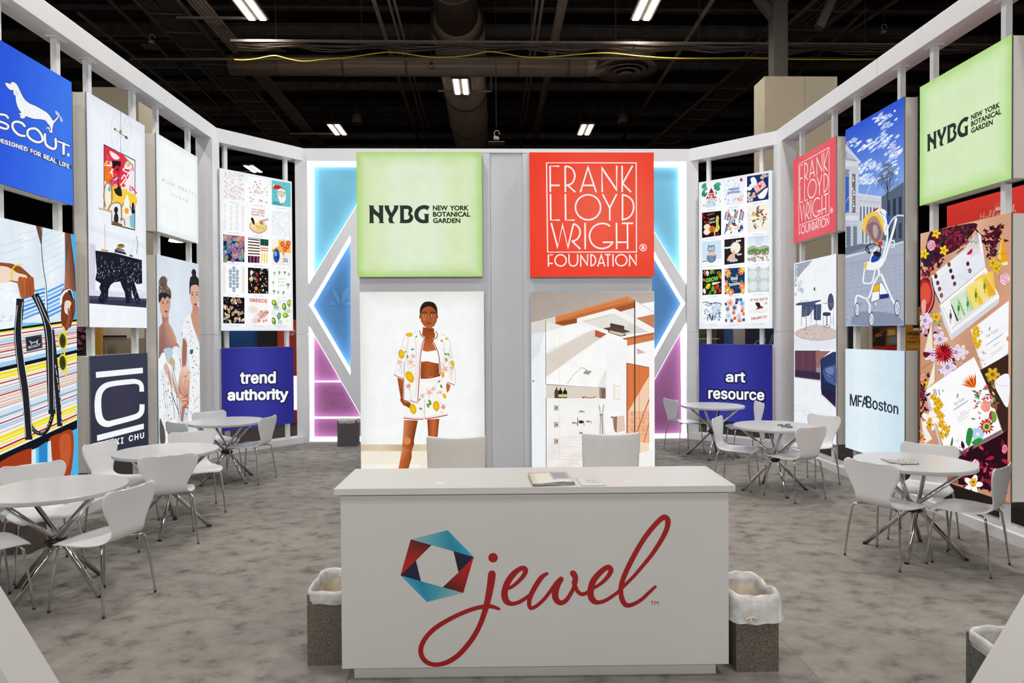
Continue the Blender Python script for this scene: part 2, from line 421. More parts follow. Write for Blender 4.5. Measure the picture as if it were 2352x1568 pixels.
# ------------------------------------------------------------------ booth walls: header, sill, uprights
BEAM_Z0, BEAM_Z1 = 4.665, 4.87
def side_wall(name, X, sgn, P, posts):
    root = empty(name, (0,0,0), kind='structure')
    xc = X+sgn*.10
    y0 = 2.7
    for a, b in ((y0, 5.2), (5.205, 7.62), (7.625, P)):
        MB().box((xc, (a+b)/2, (BEAM_Z0+BEAM_Z1)/2), (.24, b-a, BEAM_Z1-BEAM_Z0)).build('header_beam', 'white', root, bevel=.003)
        MB().box((xc, (a+b)/2, .05), (.24, b-a, .10)).build('sill_rail', 'white', root, bevel=.003)
    for y in posts:
        b = MB().box((xc, y, (BEAM_Z0+.1)/2), (.058, .058, BEAM_Z0-.1)); b.box((xc, y, BEAM_Z0-.006), (.10, .15, .012)); b.box((xc, y, .106), (.10, .15, .012))
        b.build('upright', 'white', root)
    return root
def cols_at(X, xs): return [at_x(x, 784, X).y for x in xs]
postL = cols_at(XL-.10, (136, 208, 310, 363, 436)) + [5.95]
postR = cols_at(XR+.10, (2310, 2145, 2070, 1968, 1917, 1843))
wl = side_wall('wall_left', XL, -1, PL, postL)
wr = side_wall('wall_right', XR, 1, PR, postR)
def ang_wall(name, P, Q, posts):
    root = empty(name, (0,0,0), kind='structure')
    P = Vector((*P, 0)); Q = Vector((*Q, 0)); d = (Q-P).normalized(); n = Vector((-d.y, d.x, 0))
    if n.y < 0: n = -n
    c = n*.08; up = Vector((0,0,1))
    MB().bar(P-d*.12+c+up*(BEAM_Z0+BEAM_Z1)/2, Q+d*.08+c+up*(BEAM_Z0+BEAM_Z1)/2, .24, BEAM_Z1-BEAM_Z0).build('header_beam', 'white', root)
    MB().bar(P-d*.10+c+up*.05, Q+d*.06+c+up*.05, .24, .10).build('sill_rail', 'white', root)
    for t in posts:
        p = P+d*t+c
        b = MB(); b.bar(p+up*.1, p+up*BEAM_Z0, .058, .058, up=d); b.bar(p-d*.075+up*(BEAM_Z0-.006), p+d*.075+up*(BEAM_Z0-.006), .1, .012)
        b.build('upright', 'white', root)
    return root, P, d, n
al, aP, ad, an = ang_wall('wall_back_left', (XL, PL), (QL, YB), (.17, 1.20))
ar, bP, bd, bn = ang_wall('wall_back_right', (XR, PR), (QR, YB), (.26, 1.16))
# corner columns
cc = empty('wall_corner_columns', (0,0,0), kind='structure')
def column(x, y, wx, wy, rz, z1=BEAM_Z0):
    for a, b in ((0, 1.8), (1.803, z1)): MB().box((x, y, (a+b)/2), (wx, wy, b-a), rz).build('column_panel', 'white', cc, bevel=.002)
column(XL-.08, PL-.12, .24, .26, 0); column(XR+.08, PR-.12, .24, .26, 0)
column(QL-.01, YB+.08, .20, .24, 0); column(QR+.02, YB+.08, .20, .24, 0)

# back wall with two glowing alcoves
bw = empty('wall_back', (0,0,0), kind='structure')
def bx(px, py=700): return at_y(px, py, YB).x
MB().box(((QL+QR)/2, YB+.12, (BEAM_Z0+BEAM_Z1)/2), (QR-QL+.2, .28, BEAM_Z1-BEAM_Z0)).build('header_beam', 'white', bw)
MB().box((-.05, YB+.14, 2.33), (2.0, .1, 4.66)).build('centre_panel', 'white', bw)
MB().box(((QL+QR)/2, YB+.36, 2.4), (QR-QL+.3, .04, 4.8)).build('back_skin', 'white', bw)
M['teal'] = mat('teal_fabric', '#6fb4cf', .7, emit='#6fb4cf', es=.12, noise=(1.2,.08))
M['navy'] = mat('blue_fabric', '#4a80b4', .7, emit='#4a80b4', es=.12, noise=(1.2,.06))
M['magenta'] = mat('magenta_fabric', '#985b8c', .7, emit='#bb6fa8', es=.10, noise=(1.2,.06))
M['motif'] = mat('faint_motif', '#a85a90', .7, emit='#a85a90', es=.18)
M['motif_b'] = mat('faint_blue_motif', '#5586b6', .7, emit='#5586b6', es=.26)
def alcove(flip):
    root = bw
    BC = (bx(709)+bx(1574.5))
    f = (lambda x: BC-x) if flip else (lambda x: x)
    def P(pts): return [(f(q.x), q.z) for q in (at_y(x, y, YB) for x, y in pts)]
    def pr(pts, y0, y1, name, m, **k):
        pp = P(pts); 
        if flip: pp = pp[::-1]
        return MB().prism(pp, y0, y1).build(name, m, root, **k)
    RX = 880
    # solid white bars of the frame (proud of the panels)
    ux = lambda y: 708+(654.5-y)*(112.6/184.5)       # upper edge of the upper diagonal
    lx = lambda y: 708+(y-744)*(116/201.0)           # lower edge of the lower diagonal
    f0, f1 = YB, YB+.18
    pr([(708,654.5),(RX,372.6),(RX,411.4),(805,538),(709,700)], f0, f1, 'diagonal_bar', 'white')
    pr([(708,744),(709,700),(805,863),(RX,990.4),(RX,1012),(862.6,1012)], f0, f1, 'diagonal_bar', 'white')
    pr([(805,520),(RX,392),(RX,1008),(805,881)], f0+.004, f1, 'frame_panel', 'white')
    pr([(700,1014),(RX,1014),(RX,1020),(700,1020)], f0, f1, 'frame_panel', 'white')
    # glowing reveals: LED strips run round every opening, washing the coloured panels behind
    def opening(pts, m, name, gaps=()):
        pp = P(pts); n = len(pp)
        b = MB()
        for i in range(n):
            (xa, za), (xb, zb) = pp[i], pp[(i+1) % n]
            dx, dz_ = xb-xa, zb-za; diag = abs(dx) > .05 and abs(dz_) > .05; inner = abs(dx) < .05 and abs((xa+xb)/2-f(bx(805))) < .1
            flat = abs(dz_) < .05; mid = flat and .2 < min(za, zb) < 1.6
            wd = .02 if inner else .05 if diag else .008 if mid else .10
            b.bar((xa, YB+.12, za), (xb, YB+.12, zb), wd, .075, up=(0,1,0))
        b.build('led_strip', 'led', root)
        pr(pts, YB+.165, YB+.18, name, m)
    opening([(709,371),(RX,371),(708.5,653)], 'teal', 'teal_panel')
    opening([(710,700),(805,539),(805,862)], 'navy', 'blue_panel')
    lx = lambda y: 708+(y-744)*(154.6/268.0)
    if flip: opening([(709,746),(lx(1012),1012),(709,1013)], 'magenta', 'magenta_panel')
    else:
        opening([(709,746),(lx(876),876),(709,876)], 'magenta', 'magenta_panel')
        opening([(709,878),(lx(878),878),(lx(960),960),(709,960)], 'magenta', 'magenta_panel')
        opening([(709,962),(lx(962),962),(lx(1012),1012),(709,1013)], 'magenta', 'magenta_panel')
    # faint printed script on the magenta panel, leaf shape on the blue one
    def tubes(lines, m, r=.004, y=YB+.163):
        b = MB()
        for l in lines:
            pts = [(f(at_y(x, yy, YB).x), y, at_y(x, yy, YB).z) for x, yy in spline(l, 4)]; b.tube(pts, r, 4)
        b.build('faint_script', m, root)
    if not flip:
        tubes([[(748,893),(738,897),(745,906),(735,912),(733,905)],[(752,902),(749,910),(756,910),(756,902)],[(762,902),(762,911),(768,902),(768,911),(776,903)],[(780,910),(781,892),(785,910),(793,902),(800,910)],
               [(752,922),(742,930),(740,945),(750,945),(762,918),(764,930),(752,940)],[(766,940),(770,928),(776,938),(782,930),(784,940)],[(790,925),(787,940),(800,938),(806,930)]], 'motif')
        lv = MB()
        for q in ([(752,699),(755,690),(768,697),(775,699)],[(774,699),(762,678),(757,660),(770,672),(777,690)],[(779,690),(783,668),(797,655),(794,675),(782,697)],[(777,699),(800,690),(803,699)]):
            lv.prism([(at_y(x, y, YB).x, at_y(x, y, YB).z) for x, y in q], YB+.160, YB+.163)
        lv.build('faint_leaf_motif', 'motif_b', root)
def ux_y(y0, RX, ux): return 470-(RX-820.6)*184.5/112.6
def ux_y2(ux, RX): return max(372, 654.5-(RX-708)*184.5/112.6)
alcove(False); alcove(True)

# ------------------------------------------------------------------ central tower
YT = 9.02
TC = (at_y(822,784,8.9).x+at_y(1503,784,8.9).x)/2; TW = at_y(1503,784,8.9).x-at_y(822,784,8.9).x; C0, C1 = at_y(1128,784,9).x, at_y(1202,784,9).x
TZ = at_y(1165,348,9.02).z
tower = empty('display_tower', (TC, YT, 0), label='tall grey-white central display wall standing behind the reception counter', cat='partition')
def tpart(n, x0, x1, y0, y1, z0=0, z1=TZ-.02, m='tower'): MB().box(((x0+x1)/2-TC, (y0+y1)/2-YT, (z0+z1)/2), (x1-x0, y1-y0, z1-z0)).build(n, m, tower, bevel=.003)
tpart('side_panel', TC-TW/2, C0-.001, YT, YT+.9); tpart('side_panel', C1+.001, TC+TW/2, YT, YT+.9)
tpart('centre_panel', C0, C1, YT+.02, YT+.9)
tpart('top_cap', TC-TW/2, TC+TW/2, YT-.002, YT+.9, TZ-.018, TZ, 'white')

# ------------------------------------------------------------------ lightboxes
def lightbox(name, loc, rz, W, H, D, label, group=None, brackets=(), side='boxside'):
    o = empty(name, loc, rz, label=label, cat='lightbox', group=group)
    t = .012
    b = MB(); b.box((W/2, D/2+.006, H/2), (W-.012, D-.012, H-.012)); b.build('housing', side, o)
    b = MB()
    for a in (0, D-.014):
        for (x0, x1, z0, z1) in ((0,W,0,t),(0,W,H-t,H),(0,t,t,H-t),(W-t,W,t,H-t)):
            b.box(((x0+x1)/2, a+.007, (z0+z1)/2), (x1-x0, .014, z1-z0))
    b.build('edge_trim', 'alu', o)
    return o, Art(o, W, H)
def side_box(side, x0, x1, z0, z1, name, label):
    X = XL if side < 0 else XR
    ya, yb = at_x(x0, 784, X).y, at_x(x1, 784, X).y
    W = abs(yb-ya)
    return lightbox(name, (X-.0*side, ya, z0), PI/2 if side < 0 else -PI/2, W, z1-z0, .155, label)
def ang_box(side, z0, z1, name, label):
    P_, Q_, n_, xa, xb = (Vector((XL,PL,0)), Vector((QL,YB,0)), an, 508, 673.5) if side < 0 else (Vector((XR,PR,0)), Vector((QR,YB,0)), bn, 1606, 1774)
    P_ = P_-n_*.09; D_ = (Q_-Vector((XL if side < 0 else XR, PL if side < 0 else PR, 0)))
    def hit(px):
        r_ = ray(px, 784); n2 = Vector((-D_.y, D_.x, 0)); t = (P_-CAM).dot(n2)/Vector((r_.x, r_.y, 0)).dot(n2); return Vector((CAM.x+r_.x*t, CAM.y+r_.y*t, 0))
    a, b = hit(xa), hit(xb)
    if side > 0: z0 += .0
    d = b-a; return lightbox(name, (a.x, a.y, z0), math.atan2(d.y, d.x), d.length, z1-z0, .155, label)
def front_box(px0, px1, z0, z1, name, label):
    a, b = at_y(px0, 784, 8.9), at_y(px1, 784, 8.9)
    fz = lambda z: at_y((px0+px1)/2, 768-(z-1.8)*FPX/8.9, 8.9).z
    z0, z1 = fz(z0), fz(z1)
    return lightbox(name, (a.x, 8.9, z0), 0, b.x-a.x, z1-z0, .12, label)

# ------------------------------------------------------------------ furniture
def chair_shell():
    prof = [(.215,.428,.165),(.205,.437,.195),(.16,.446,.215),(.08,.447,.225),(0,.443,.222),(-.08,.440,.205),(-.14,.444,.178),(-.178,.464,.152),(-.197,.50,.142),(-.205,.545,.148),(-.212,.60,.176),(-.219,.66,.208),(-.226,.71,.226),(-.233,.755,.228),(-.238,.782,.214),(-.241,.797,.185)]
    prof = spline(prof, 3)
    n = len(prof); NX = 16; vs = []; fs = []
    for i, (y, z, hw) in enumerate(prof):
        s = i/(n-1)
        back = max(0, (s-.5)/.5); seat = max(0, 1-s/.45)
        for j in range(NX+1):
            t = j/NX*2-1
            yy = y; zz = z
            yy += .018*back*t*t*min(1, back*3)
            zz += -.014*seat*t*t*(1 if s < .35 else .5) + (.0 if s > .5 else .006*(t*t))
            if s > .93: zz -= .012*(1-t*t)*(s-.93)/.07
            if s < .06: zz -= .004
            vs.append((hw*t, yy, zz))
    for i in range(n-1):
        for j in range(NX): a = i*(NX+1)+j; fs.append((a, a+1, a+NX+2, a+NX+1))
    return MB().add(vs, fs, True)
def make_chair():
    t = empty('shell_chair')
    o = chair_shell().build('seat_shell', 'shell', t)
    so = o.modifiers.new('ply', 'SOLIDIFY'); so.thickness = .009; so.offset = 0
    b = o.modifiers.new('bevel', 'BEVEL'); b.width = .003; b.segments = 1; b.limit_method = 'ANGLE'
    for sx in (-1, 1):
        for sy, fy in ((1, .205), (-1, -.205)):
            pts = spline([(sx*.05, sy*.05, .424), (sx*.12, sy*.10, .426), (sx*.165, sy*.145, .424), (sx*.187, sy*.166, .405), (sx*.195, sy*.172, .36), (sx*.215, fy*.95, .18), (sx*.226, fy*1.03, .008)], 4)
            lg = MB().tube(pts, .0085, 8).build('leg', 'chrome', t)
            MB().tube([(sx*.226, fy*1.03, .0), (sx*.2255, fy*1.028, .010)], .0092, 8).build('foot_cap', 'black', lg)
    b = MB(); b.lathe([(0,.418),(.075,.418),(.075,.432),(0,.432)], seg=20); b.build('seat_plate', 'chrome', t)
    return t
chair0 = make_chair(); chair_used = False
def place_chair(x, y, f, label, group, dz=0):
    global chair_used
    o = copy_tree(chair0) if chair_used else chair0; chair_used = True
    p, q = fx(x, y), fx(x+f[0]*.2, y+f[1]*.2); f = q-p
    o.location = (p.x, p.y, dz); o.rotation_euler = (0, 0, math.atan2(f[1], f[0])-PI/2)
    o['label'] = label; o['category'] = 'chair'; o['group'] = group
CH = [
 (-2.67,4.60,(-.98,.21),'white shell chair right of the left front table, seat facing left, chrome legs','front'),
 (-3.36,4.44,(.6,.8),'white shell chair cut by the left picture edge, front corner under the nearest left table','front'),
 (-3.50,5.22,(.75,-.66),'white shell chair behind the left front table, below the striped tote bag picture','front'),
 (-3.55,6.42,(1,-.1),'white shell chair left of the middle left table, under the big C sign','middle'),
 (-2.90,5.95,(-.49,.87),'white shell chair with its back to the camera in front of the middle left table','middle'),
 (-3.09,6.96,(.57,-.82),'white shell chair on the far side of the middle left table, seat towards the counter','middle'),
 (-3.60,8.06,(.55,.83),'white shell chair on the near left of the far left table, only its backrest showing','far'),
 (-3.66,8.84,(.75,-.66),'white shell chair behind the far left table beside the dark blue trend sign','far'),
 (-3.07,8.42,(-.97,.1),'white shell chair right of the far left table, seen from the side facing left','far'),
 (3.11,5.49,(.87,.49),'white shell chair left of the right front table, its back towards the camera','rfront'),
 (3.66,5.355,(-.64,.77),'white shell chair right of the right front table, nearest the right picture edge','rfront'),
 (3.73,6.03,(-.68,-.74),'white shell chair behind the right front table, below the tea box picture','rfront'),
 (2.80,8.11,(.855,-.52),'white shell chair left of the middle right table, seen side on facing right','rmiddle'),
 (3.255,7.57,(-.42,.91),'white shell chair at the near side of the middle right table, back to the camera','rmiddle'),
 (3.77,8.30,(-.88,-.47),'white shell chair on the wall side of the middle right table, under the armchair picture','rmiddle'),
 (2.84,10.6,(.95,.3),'white shell chair left of the far right table, against the glowing magenta alcove','rfar'),
 (3.57,10.05,(-1.0,.02),'white shell chair right of the far right table, in front of the art resource sign','rfar')]
GR = {'front':'chairs at the left front table','middle':'chairs at the middle left table','far':'chairs at the far left table','rfront':'chairs at the right front table','rmiddle':'chairs at the middle right table','rfar':'chairs at the far right table'}
for x, y, f, l, g in CH: place_chair(x, y, f, l, GR[g])

def make_table():
    t = empty('round_table')
    r = .443
    b = MB(); b.lathe([(0,.74),(r-.004,.74),(r,.737)], seg=72, smooth=False); b.build('tabletop', 'table', t)
    b = MB(); b.lathe([(r,.737),(r,.712),(r-.003,.709),(0,.709)], seg=72); b.build('edge_band', 'edge', t)
    hz = .36
    for k in range(4):
        a = PI/2*k; ca, sa = math.cos(a), math.sin(a)
        off = .026
        def P(rad, z, o=off): return (rad*ca-o*sa, rad*sa+o*ca, z)
        tp = -.36
        lg = MB().tube([P(.36, .004), P(.02, hz), P(tp, .707)], .017, 14).build('leg', 'chrome', t)
        MB().tube([P(.364,.0), P(.358,.008)], .018, 12).build('foot_cap', 'black', lg)
        b = MB(); b.box(P(tp, .705), (.07,.07,.006)); b.build('mounting_plate', 'black', t)
    b = MB(); b.lathe([(.052,hz-.028),(.062,hz-.02),(.062,hz+.02),(.052,hz+.028),(.0,hz+.028)], seg=20); b.lathe([(0,hz-.028),(.052,hz-.028)], seg=20)
    for k in range(4):
        a = PI/2*k+.5; b.tube([(.05*math.cos(a),.05*math.sin(a),hz),(.078*math.cos(a),.078*math.sin(a),hz)], .009, 8)
    b.build('hub_clamp', 'black', t)
    return t
table0 = make_table()
TB = [(-3.09,4.77,-18,'white round table nearest on the left, bare top, crossed chrome legs'),
 (-3.07,6.30,-78,'white round table in the middle of the left row, before the C sign'),
 (-3.37,8.42,-35,'white round table at the far end of the left row, before the trend sign'),
 (3.42,5.66,-42,'white round table nearest on the right with an open brochure on it'),
 (3.16,7.89,-3,'white round table in the middle of the right row with small dark cards on it'),
 (3.14,10.12,-28,'white round table at the far end of the right row, before the art resource sign')]
for i, (x, y, a, l) in enumerate(TB):
    o = copy_tree(table0) if i else table0
    p = fx(x, y); q = fx(x+.2*math.cos(math.radians(a)), y+.2*math.sin(math.radians(a)))-p
    o.location = (p.x, p.y, 0); o.rotation_euler = (0,0,math.atan2(q.y, q.x)); tag(o, l, 'table', 'round tables along both walls')

# reception counter
cx0, cx1, cy0, cy1 = -.790, 1.210, 3.485, 3.985
counter = empty('reception_counter', ((cx0+cx1)/2, cy0, 0), rz=math.radians(-.75), label='long white reception counter with a red script word and folded hexagon emblem on its front', cat='counter')
CW = cx1-cx0
ct = MB().box((0, .265, .5285), (CW, .49, .901)).build('counter_body', 'counter', counter, bevel=.002)
MB().box((0, .250, .996), (CW+.054, .515, .034)).build('worktop', 'counter', counter, bevel=.002)
MB().box((-.0, .29, .0390), (CW-.10, .42, .078)).build('plinth', 'counter', counter)
for gx, gy in ((1008,1111),(1450,1107)):
    p = at_z(gx, gy, 1.013)-Vector(counter.location)
    b = MB(); b.lathe([(0,1.0145),(.018,1.0145),(.019,1.017),(.030,1.017),(.034,1.0132)], c=(p.x,p.y,0), seg=28); b.build('cable_grommet', 'edge', counter)
_tmp = link('tmp', None, None, tuple(Vector(((cx0+cx1)/2, cy0, .079))-Vector((math.cos(math.radians(.75)), -math.sin(math.radians(.75)), 0))*CW/2), math.radians(-.75)); _tmp.location += Vector((0, .02, 0))
A = Art(_tmp, CW, .90); A.clip = False; A.ramp = .0011
A.px(900,1160,3.921)
hexA,hexB,hexC,hexD,hexE,hexF = (502,224),(738,466),(643,789),(316,870),(77,630),(170,307)
i1,i2,i3,i4,i5,i6 = (357,358),(555,413),(600,603),(458,737),(262,684),(217,497)
TL1, TL2, TL3 = '#8fb3b4', '#2f9ab8', '#1a7f9e'
A.raw([hexF,hexA,hexB,i2,i1],[(0,1,2,3,4)],[TL1,'#2b8caa','#2fa0c4',TL3,'#57a5b2'])
A.raw([hexC,hexD,hexE,i5,i4],[(0,1,2,3,4)],[TL1,'#2b8caa','#3aa3c4',TL3,'#4b9fb0'])
A.raw([hexF,i1,i6,hexE],[(0,1,2,3)],['#5a1512','#3c0f10','#a81517','#c11a1c'])
A.raw([hexC,i4,i3,hexB],[(0,1,2,3)],['#6a1413','#34100f','#a01517','#c01a1c'])
A.raw([hexE,i6,i5],[(0,1,2)],['#0d1030','#121a35','#1c1440'])
A.raw([hexB,i2,i3],[(0,1,2)],['#141040','#0c1630','#0b0d14'])
RED = '#9a0f14'
A.ell(911,472,43,43,RED,n=28)
A.stroke([(901,620),(893,690),(878,780),(857,880),(835,960),(800,1060),(750,1160),(680,1260),(590,1355),(490,1415),(390,1434),(310,1408),(265,1345),(265,1270),(310,1185),(390,1105),(500,1035),(620,975),(740,930),(830,911),(900,910),(965,932)],
         [70,68,62,56,50,46,46,46,45,44,40,42,44,44,42,42,40,38,38,38,36,24], RED, sm=True)
A.px(1120,1160,6.031)
A.stroke([(300,1150),(360,1110),(430,1050),(500,970),(525,900),(495,868),(430,890),(350,960),(280,1060),(240,1170),(235,1260),(265,1330),(330,1362),(420,1345),(510,1295),(590,1235)],
         [44,50,56,62,72,66,70,84,88,90,92,86,60,54,52,44], RED, sm=True)
A.stroke([(822,945),(760,985),(700,1060),(640,1160),(595,1250),(575,1330),(580,1400),(610,1423),(680,1390),(780,1300),(860,1200),(950,1080),(1015,1020)],
         [44,64,72,72,70,62,56,54,50,50,52,60,66], RED, sm=True)
A.stroke([(1015,1025),(975,1090),(945,1170),(935,1260),(965,1325),(1020,1350),(1085,1315),(1140,1240),(1195,1130),(1215,1040),(1205,975),(1180,940)],
         [78,82,88,90,80,68,62,56,56,70,84,84], RED, sm=True)
A.stroke([(1192,1060),(1215,1130),(1245,1190),(1290,1225),(1340,1225)], [60,60,54,54,50], RED, sm=True)
A.px(1320,1160,5.6)
A.stroke([(5,1050),(40,1110),(100,1145),(150,1125),(200,1085),(270,1050),(360,985),(430,910),(465,835),(440,795),(385,815),(310,880),(240,970),(208,1070),(205,1160),(240,1225),(300,1248),(390,1225),(480,1170),(560,1110),(650,1020),(760,910),(880,770),(1000,620),(1110,450),(1180,310),(1198,200),(1155,152),(1085,195),(980,310),(870,460),(760,650),(670,830),(610,980),(592,1100),(610,1210),(660,1280),(740,1275),(850,1215),(950,1125),(1035,1045)],
         [50,48,48,46,40,40,48,56,66,64,68,74,80,84,84,76,54,48,46,44,44,44,48,54,60,66,70,70,66,64,64,66,66,64,62,66,62,52,46,44,36], RED, sm=True)
A.text('TM', 972, 1284, 54, '#a03a38', width=104)
rt = A.root; A.root = counter; cp = A.build('front_lettering', ('paper',), y=0, label='red script lettering and hexagon emblem'); cp.location = Vector((-CW/2, .0195, .079)); bpy.data.objects.remove(rt)

# two high-backed chairs behind the counter
def back_chair(px0, px1, pyt, m, label):
    a, b = at_y(px0, 784, 5.0), at_y(px1, 784, 5.0); W = b.x-a.x; zt = at_y(px0, pyt, 5.0).z
    o = empty('desk_chair', ((a.x+b.x)/2, 5.2, 0), label=label, cat='chair', group='high-backed chairs behind the counter')
    vs = []; fs = []; N = 10
    for k in range(13):                          # curved, slightly tapering back slab
        z = .46+(zt-.46)*k/12
        for j in range(N+1):
            t = j/N*2-1; hw = W/2*(.93+.07*k/12)
            vs.append((hw*t, -.20-.03*k/12+.028*(t*t)*1.0-.0, z+(.012*t*t if k == 12 else 0)))
    for i in range(12):
        for j in range(N): q = i*(N+1)+j; fs.append((q,q+1,q+N+2,q+N+1))
    bk = MB().add(vs, fs, True).build('backrest', m, o); so = bk.modifiers.new('pad','SOLIDIFY'); so.thickness = .035; so.offset = -1
    bv = bk.modifiers.new('soft','BEVEL'); bv.width = .008; bv.segments = 2; bv.limit_method='ANGLE'
    MB().box((0, .03, .455), (W*.96, .43, .07)).build('seat', m, o, bevel=.02)
    for sx in (-1,1):
        for y in (-.16, .21): MB().tube([(sx*W*.42, y, .42), (sx*W*.44, y*1.1, 0)], [.022,.014], 8).build('leg', 'chrome', o)
    return o
back_chair(977,1115,1006,'pvc_l','warm-tinted white vinyl high-backed chair behind the counter, in front of the woman picture')
back_chair(1335,1470,998,'pvc_r','pale grey vinyl high-backed chair behind the counter, in front of the bathroom picture')

# ------------------------------------------------------------------ waste bins
def bin_(x0, x1, y0, y1, h, label, m='bin', flare=.0, style=0, seed=1, side_x=0):
    o = empty('waste_bin', ((x0+x1)/2, (y0+y1)/2, 0), label=label, cat='bin', group='cardboard waste bins with plastic liners')
    wx, wy = x1-x0, y1-y0; t = .006
    b = MB()
    for (cx, cy, dx, dy) in ((0,-wy/2+t/2,wx,t),(0,wy/2-t/2,wx,t),(-wx/2+t/2,0,t,wy-2*t),(wx/2-t/2,0,t,wy-2*t)): b.box((cx,cy,h/2), (dx,dy,h))
    b.box((0,0,.006), (wx-2*t,wy-2*t,.008)); b.build('bin_body', m, o)
    rr = random.Random(seed); n = 56
    def per(k, sx, sy):                          # rounded-rectangle perimeter
        a = 2*PI*k/n; c, s_ = math.cos(a), math.sin(a); p = 5
        q = (abs(c)**p+abs(s_)**p)**(-1/p); return (c*q*sx, s_*q*sy)
    ph = [rr.uniform(0, 6.28) for _ in range(6)]
    def wob(k, f=1): a = 2*PI*k/n; return sum(math.sin(a*(3+2*i)+ph[i])/(1+.5*i) for i in range(5))*.3*f
    rows = []
    drop = (.05, .10)[style]
    prof = [(-.02, -h*.75, -1), (-.012, -h*.35, -1), (-.012, -.03, -1), (-.006, .012+.012*style, 0), (.004, .022+.016*style, 0), (.012+.008*style, .004+.008*style, 1), (.012+.018*style, -.03, 1), (.008+.026*style, -drop*.75, 1), (.006+.034*style, -drop, 1)]
    vs = []
    for (off, dz, kd) in prof:
        for k in range(n):
            x, y = per(k, wx/2+off, wy/2+off); wq = wob(k)
            amp = .006+.010*style
            ph2 = wob(k*1.0+dz*40)*amp if kd >= 0 else -abs(wob(k+dz*90))*.02
            l = math.hypot(x, y); x += x/l*(abs(ph2) if kd > 0 else ph2); y += y/l*(abs(ph2) if kd > 0 else ph2)
            vs.append((x, y, h+dz+(wq*amp*1.2 if kd >= 0 else 0)*(1 if dz > -.02 else 1.3)))
    m_ = len(prof)
    fs = [(i*n+k, i*n+(k+1)%n, (i+1)*n+(k+1)%n, (i+1)*n+k) for i in range(m_-1) for k in range(n)]
    MB().add(vs, fs, True).build('bin_liner', 'liner', o)
    ivs = [(v[0]*.97, v[1]*.97, v[2]) for v in vs[:3*n]]
    MB().add(ivs, [(i*n+k, i*n+(k+1)%n, (i+1)*n+(k+1)%n, (i+1)*n+k) for i in range(2) for k in range(n)]+[tuple(range(n))], True).build('liner_inside', 'liner_in', o)
    if style:
        b = MB(); b.tube(spline([(side_x-.03, -wy/2-.045, h-.075),(side_x, -wy/2-.05, h-.062),(side_x+.028, -wy/2-.046, h-.072)],4), .006, 6)
        b.tube(spline([(side_x, -wy/2-.05, h-.065),(side_x-.012, -wy/2-.052, h-.10)],3), .005, 6); b.build('liner_knot', 'liner_in', o)
    return o
bin_(-1.020, -.812, 3.72, 4.08, .385, 'brown cardboard waste bin beside the left end of the counter', seed=3)
bin_(1.272, 1.500, 3.56, 3.90, .375, 'brown cardboard waste bin with bulging white liner right of the counter', style=1, seed=5, side_x=-.05)
_b = at_z(2219, 1449, .40)
bin_(_b.x, _b.x+.28, _b.y-.29, _b.y, .40, 'dark cardboard waste bin half hidden by the right foreground brace', m='bin2', seed=8)
bin_(-2.51, -2.20, 11.0, 11.24, .42, 'small dark waste bin standing by the left glowing alcove', m='bin2', seed=9)
bin_(-4.08, -3.84, 5.72, 5.95, .32, 'shadowed waste bin behind the nearest left table, beside the wall', m='bin', seed=11)

# ------------------------------------------------------------------ papers
def paper(name, quad, z, th, label, cat, draw=None, curl=0):
    P = [at_z(x, y, z) for x, y in quad]                     # TL TR BR BL in the photograph
    o = empty(name, (P[3].x, P[3].y, z), label=label, cat=cat)
    O = P[3]; ex = (P[2]-P[3]); ey = (P[0]-P[3])
    nx, ny = 12, 6; layers = max(1, int(th/.0025))
    for k in range(layers if layers < 6 else 5):
        z0 = k*th/(layers if layers < 6 else 5); z1 = z0+th/(layers if layers < 6 else 5)*.8
        b = MB(); vs = []
        for zz in (z0, z1):
            for j in range(ny+1):
                for i in range(nx+1):
                    u, v = i/nx, j/ny; p = ex*u*(1-.01*k)+ey*v
                    vs.append((p.x, p.y, .0005+zz+curl*(math.sin(u*5.5+k)*.25+.25)*th*(1+k*.2)*(.3+.7*(1-v))))
        m = (nx+1)*(ny+1); fs = []
        for j in range(ny):
            for i in range(nx):
                a = j*(nx+1)+i; fs += [(a,a+nx+1,a+nx+2,a+1), (m+a,m+a+1,m+a+nx+2,m+a+nx+1)]
        for i in range(nx): fs += [(i,i+1,m+i+1,m+i), (ny*(nx+1)+i+1, ny*(nx+1)+i, m+ny*(nx+1)+i, m+ny*(nx+1)+i+1)]
        for j in range(ny): a = j*(nx+1); fs += [(a+nx+1,a,m+a,m+a+nx+1), (a+nx, a+2*nx+1, m+a+2*nx+1, m+a+nx)]
        b.add(vs, fs, True)
        me = b.mesh('page', 'paper'); link('page', me, o)
        ca = me.color_attributes.new('ink', 'FLOAT_COLOR', 'CORNER'); rr = random.Random(k+int(quad[0][0]))
        for p in me.polygons:
            for li in p.loop_indices:
                vi = me.loops[li].vertex_index; u = (vi % m) % (nx+1)/nx; v = (vi % m)//(nx+1)/ny
                c = draw(u, v, k, rr) if draw else '#dddbd5'
                ca.data[li].color = (*col(c), 1)
    return o
def news(u, v, k, rr):
    if k < 4: return rr.choice(['#b9b3a8', '#7e8799', '#c9c3b6', '#8f9db8'])
    if .55 < u < .95 and .25 < v < .85: return '#8b8b98'
    if v > .9 and u < .6: return '#b79f93'
    return '#d6cfc3' if u > .15 else '#c6b9a8'
paper('newspaper', [(1213,1091),(1306,1090.5),(1322,1113),(1224,1117)], 1.0135, .014, 'folded newspaper with a grey picture lying on the counter', 'newspaper', news, .5)
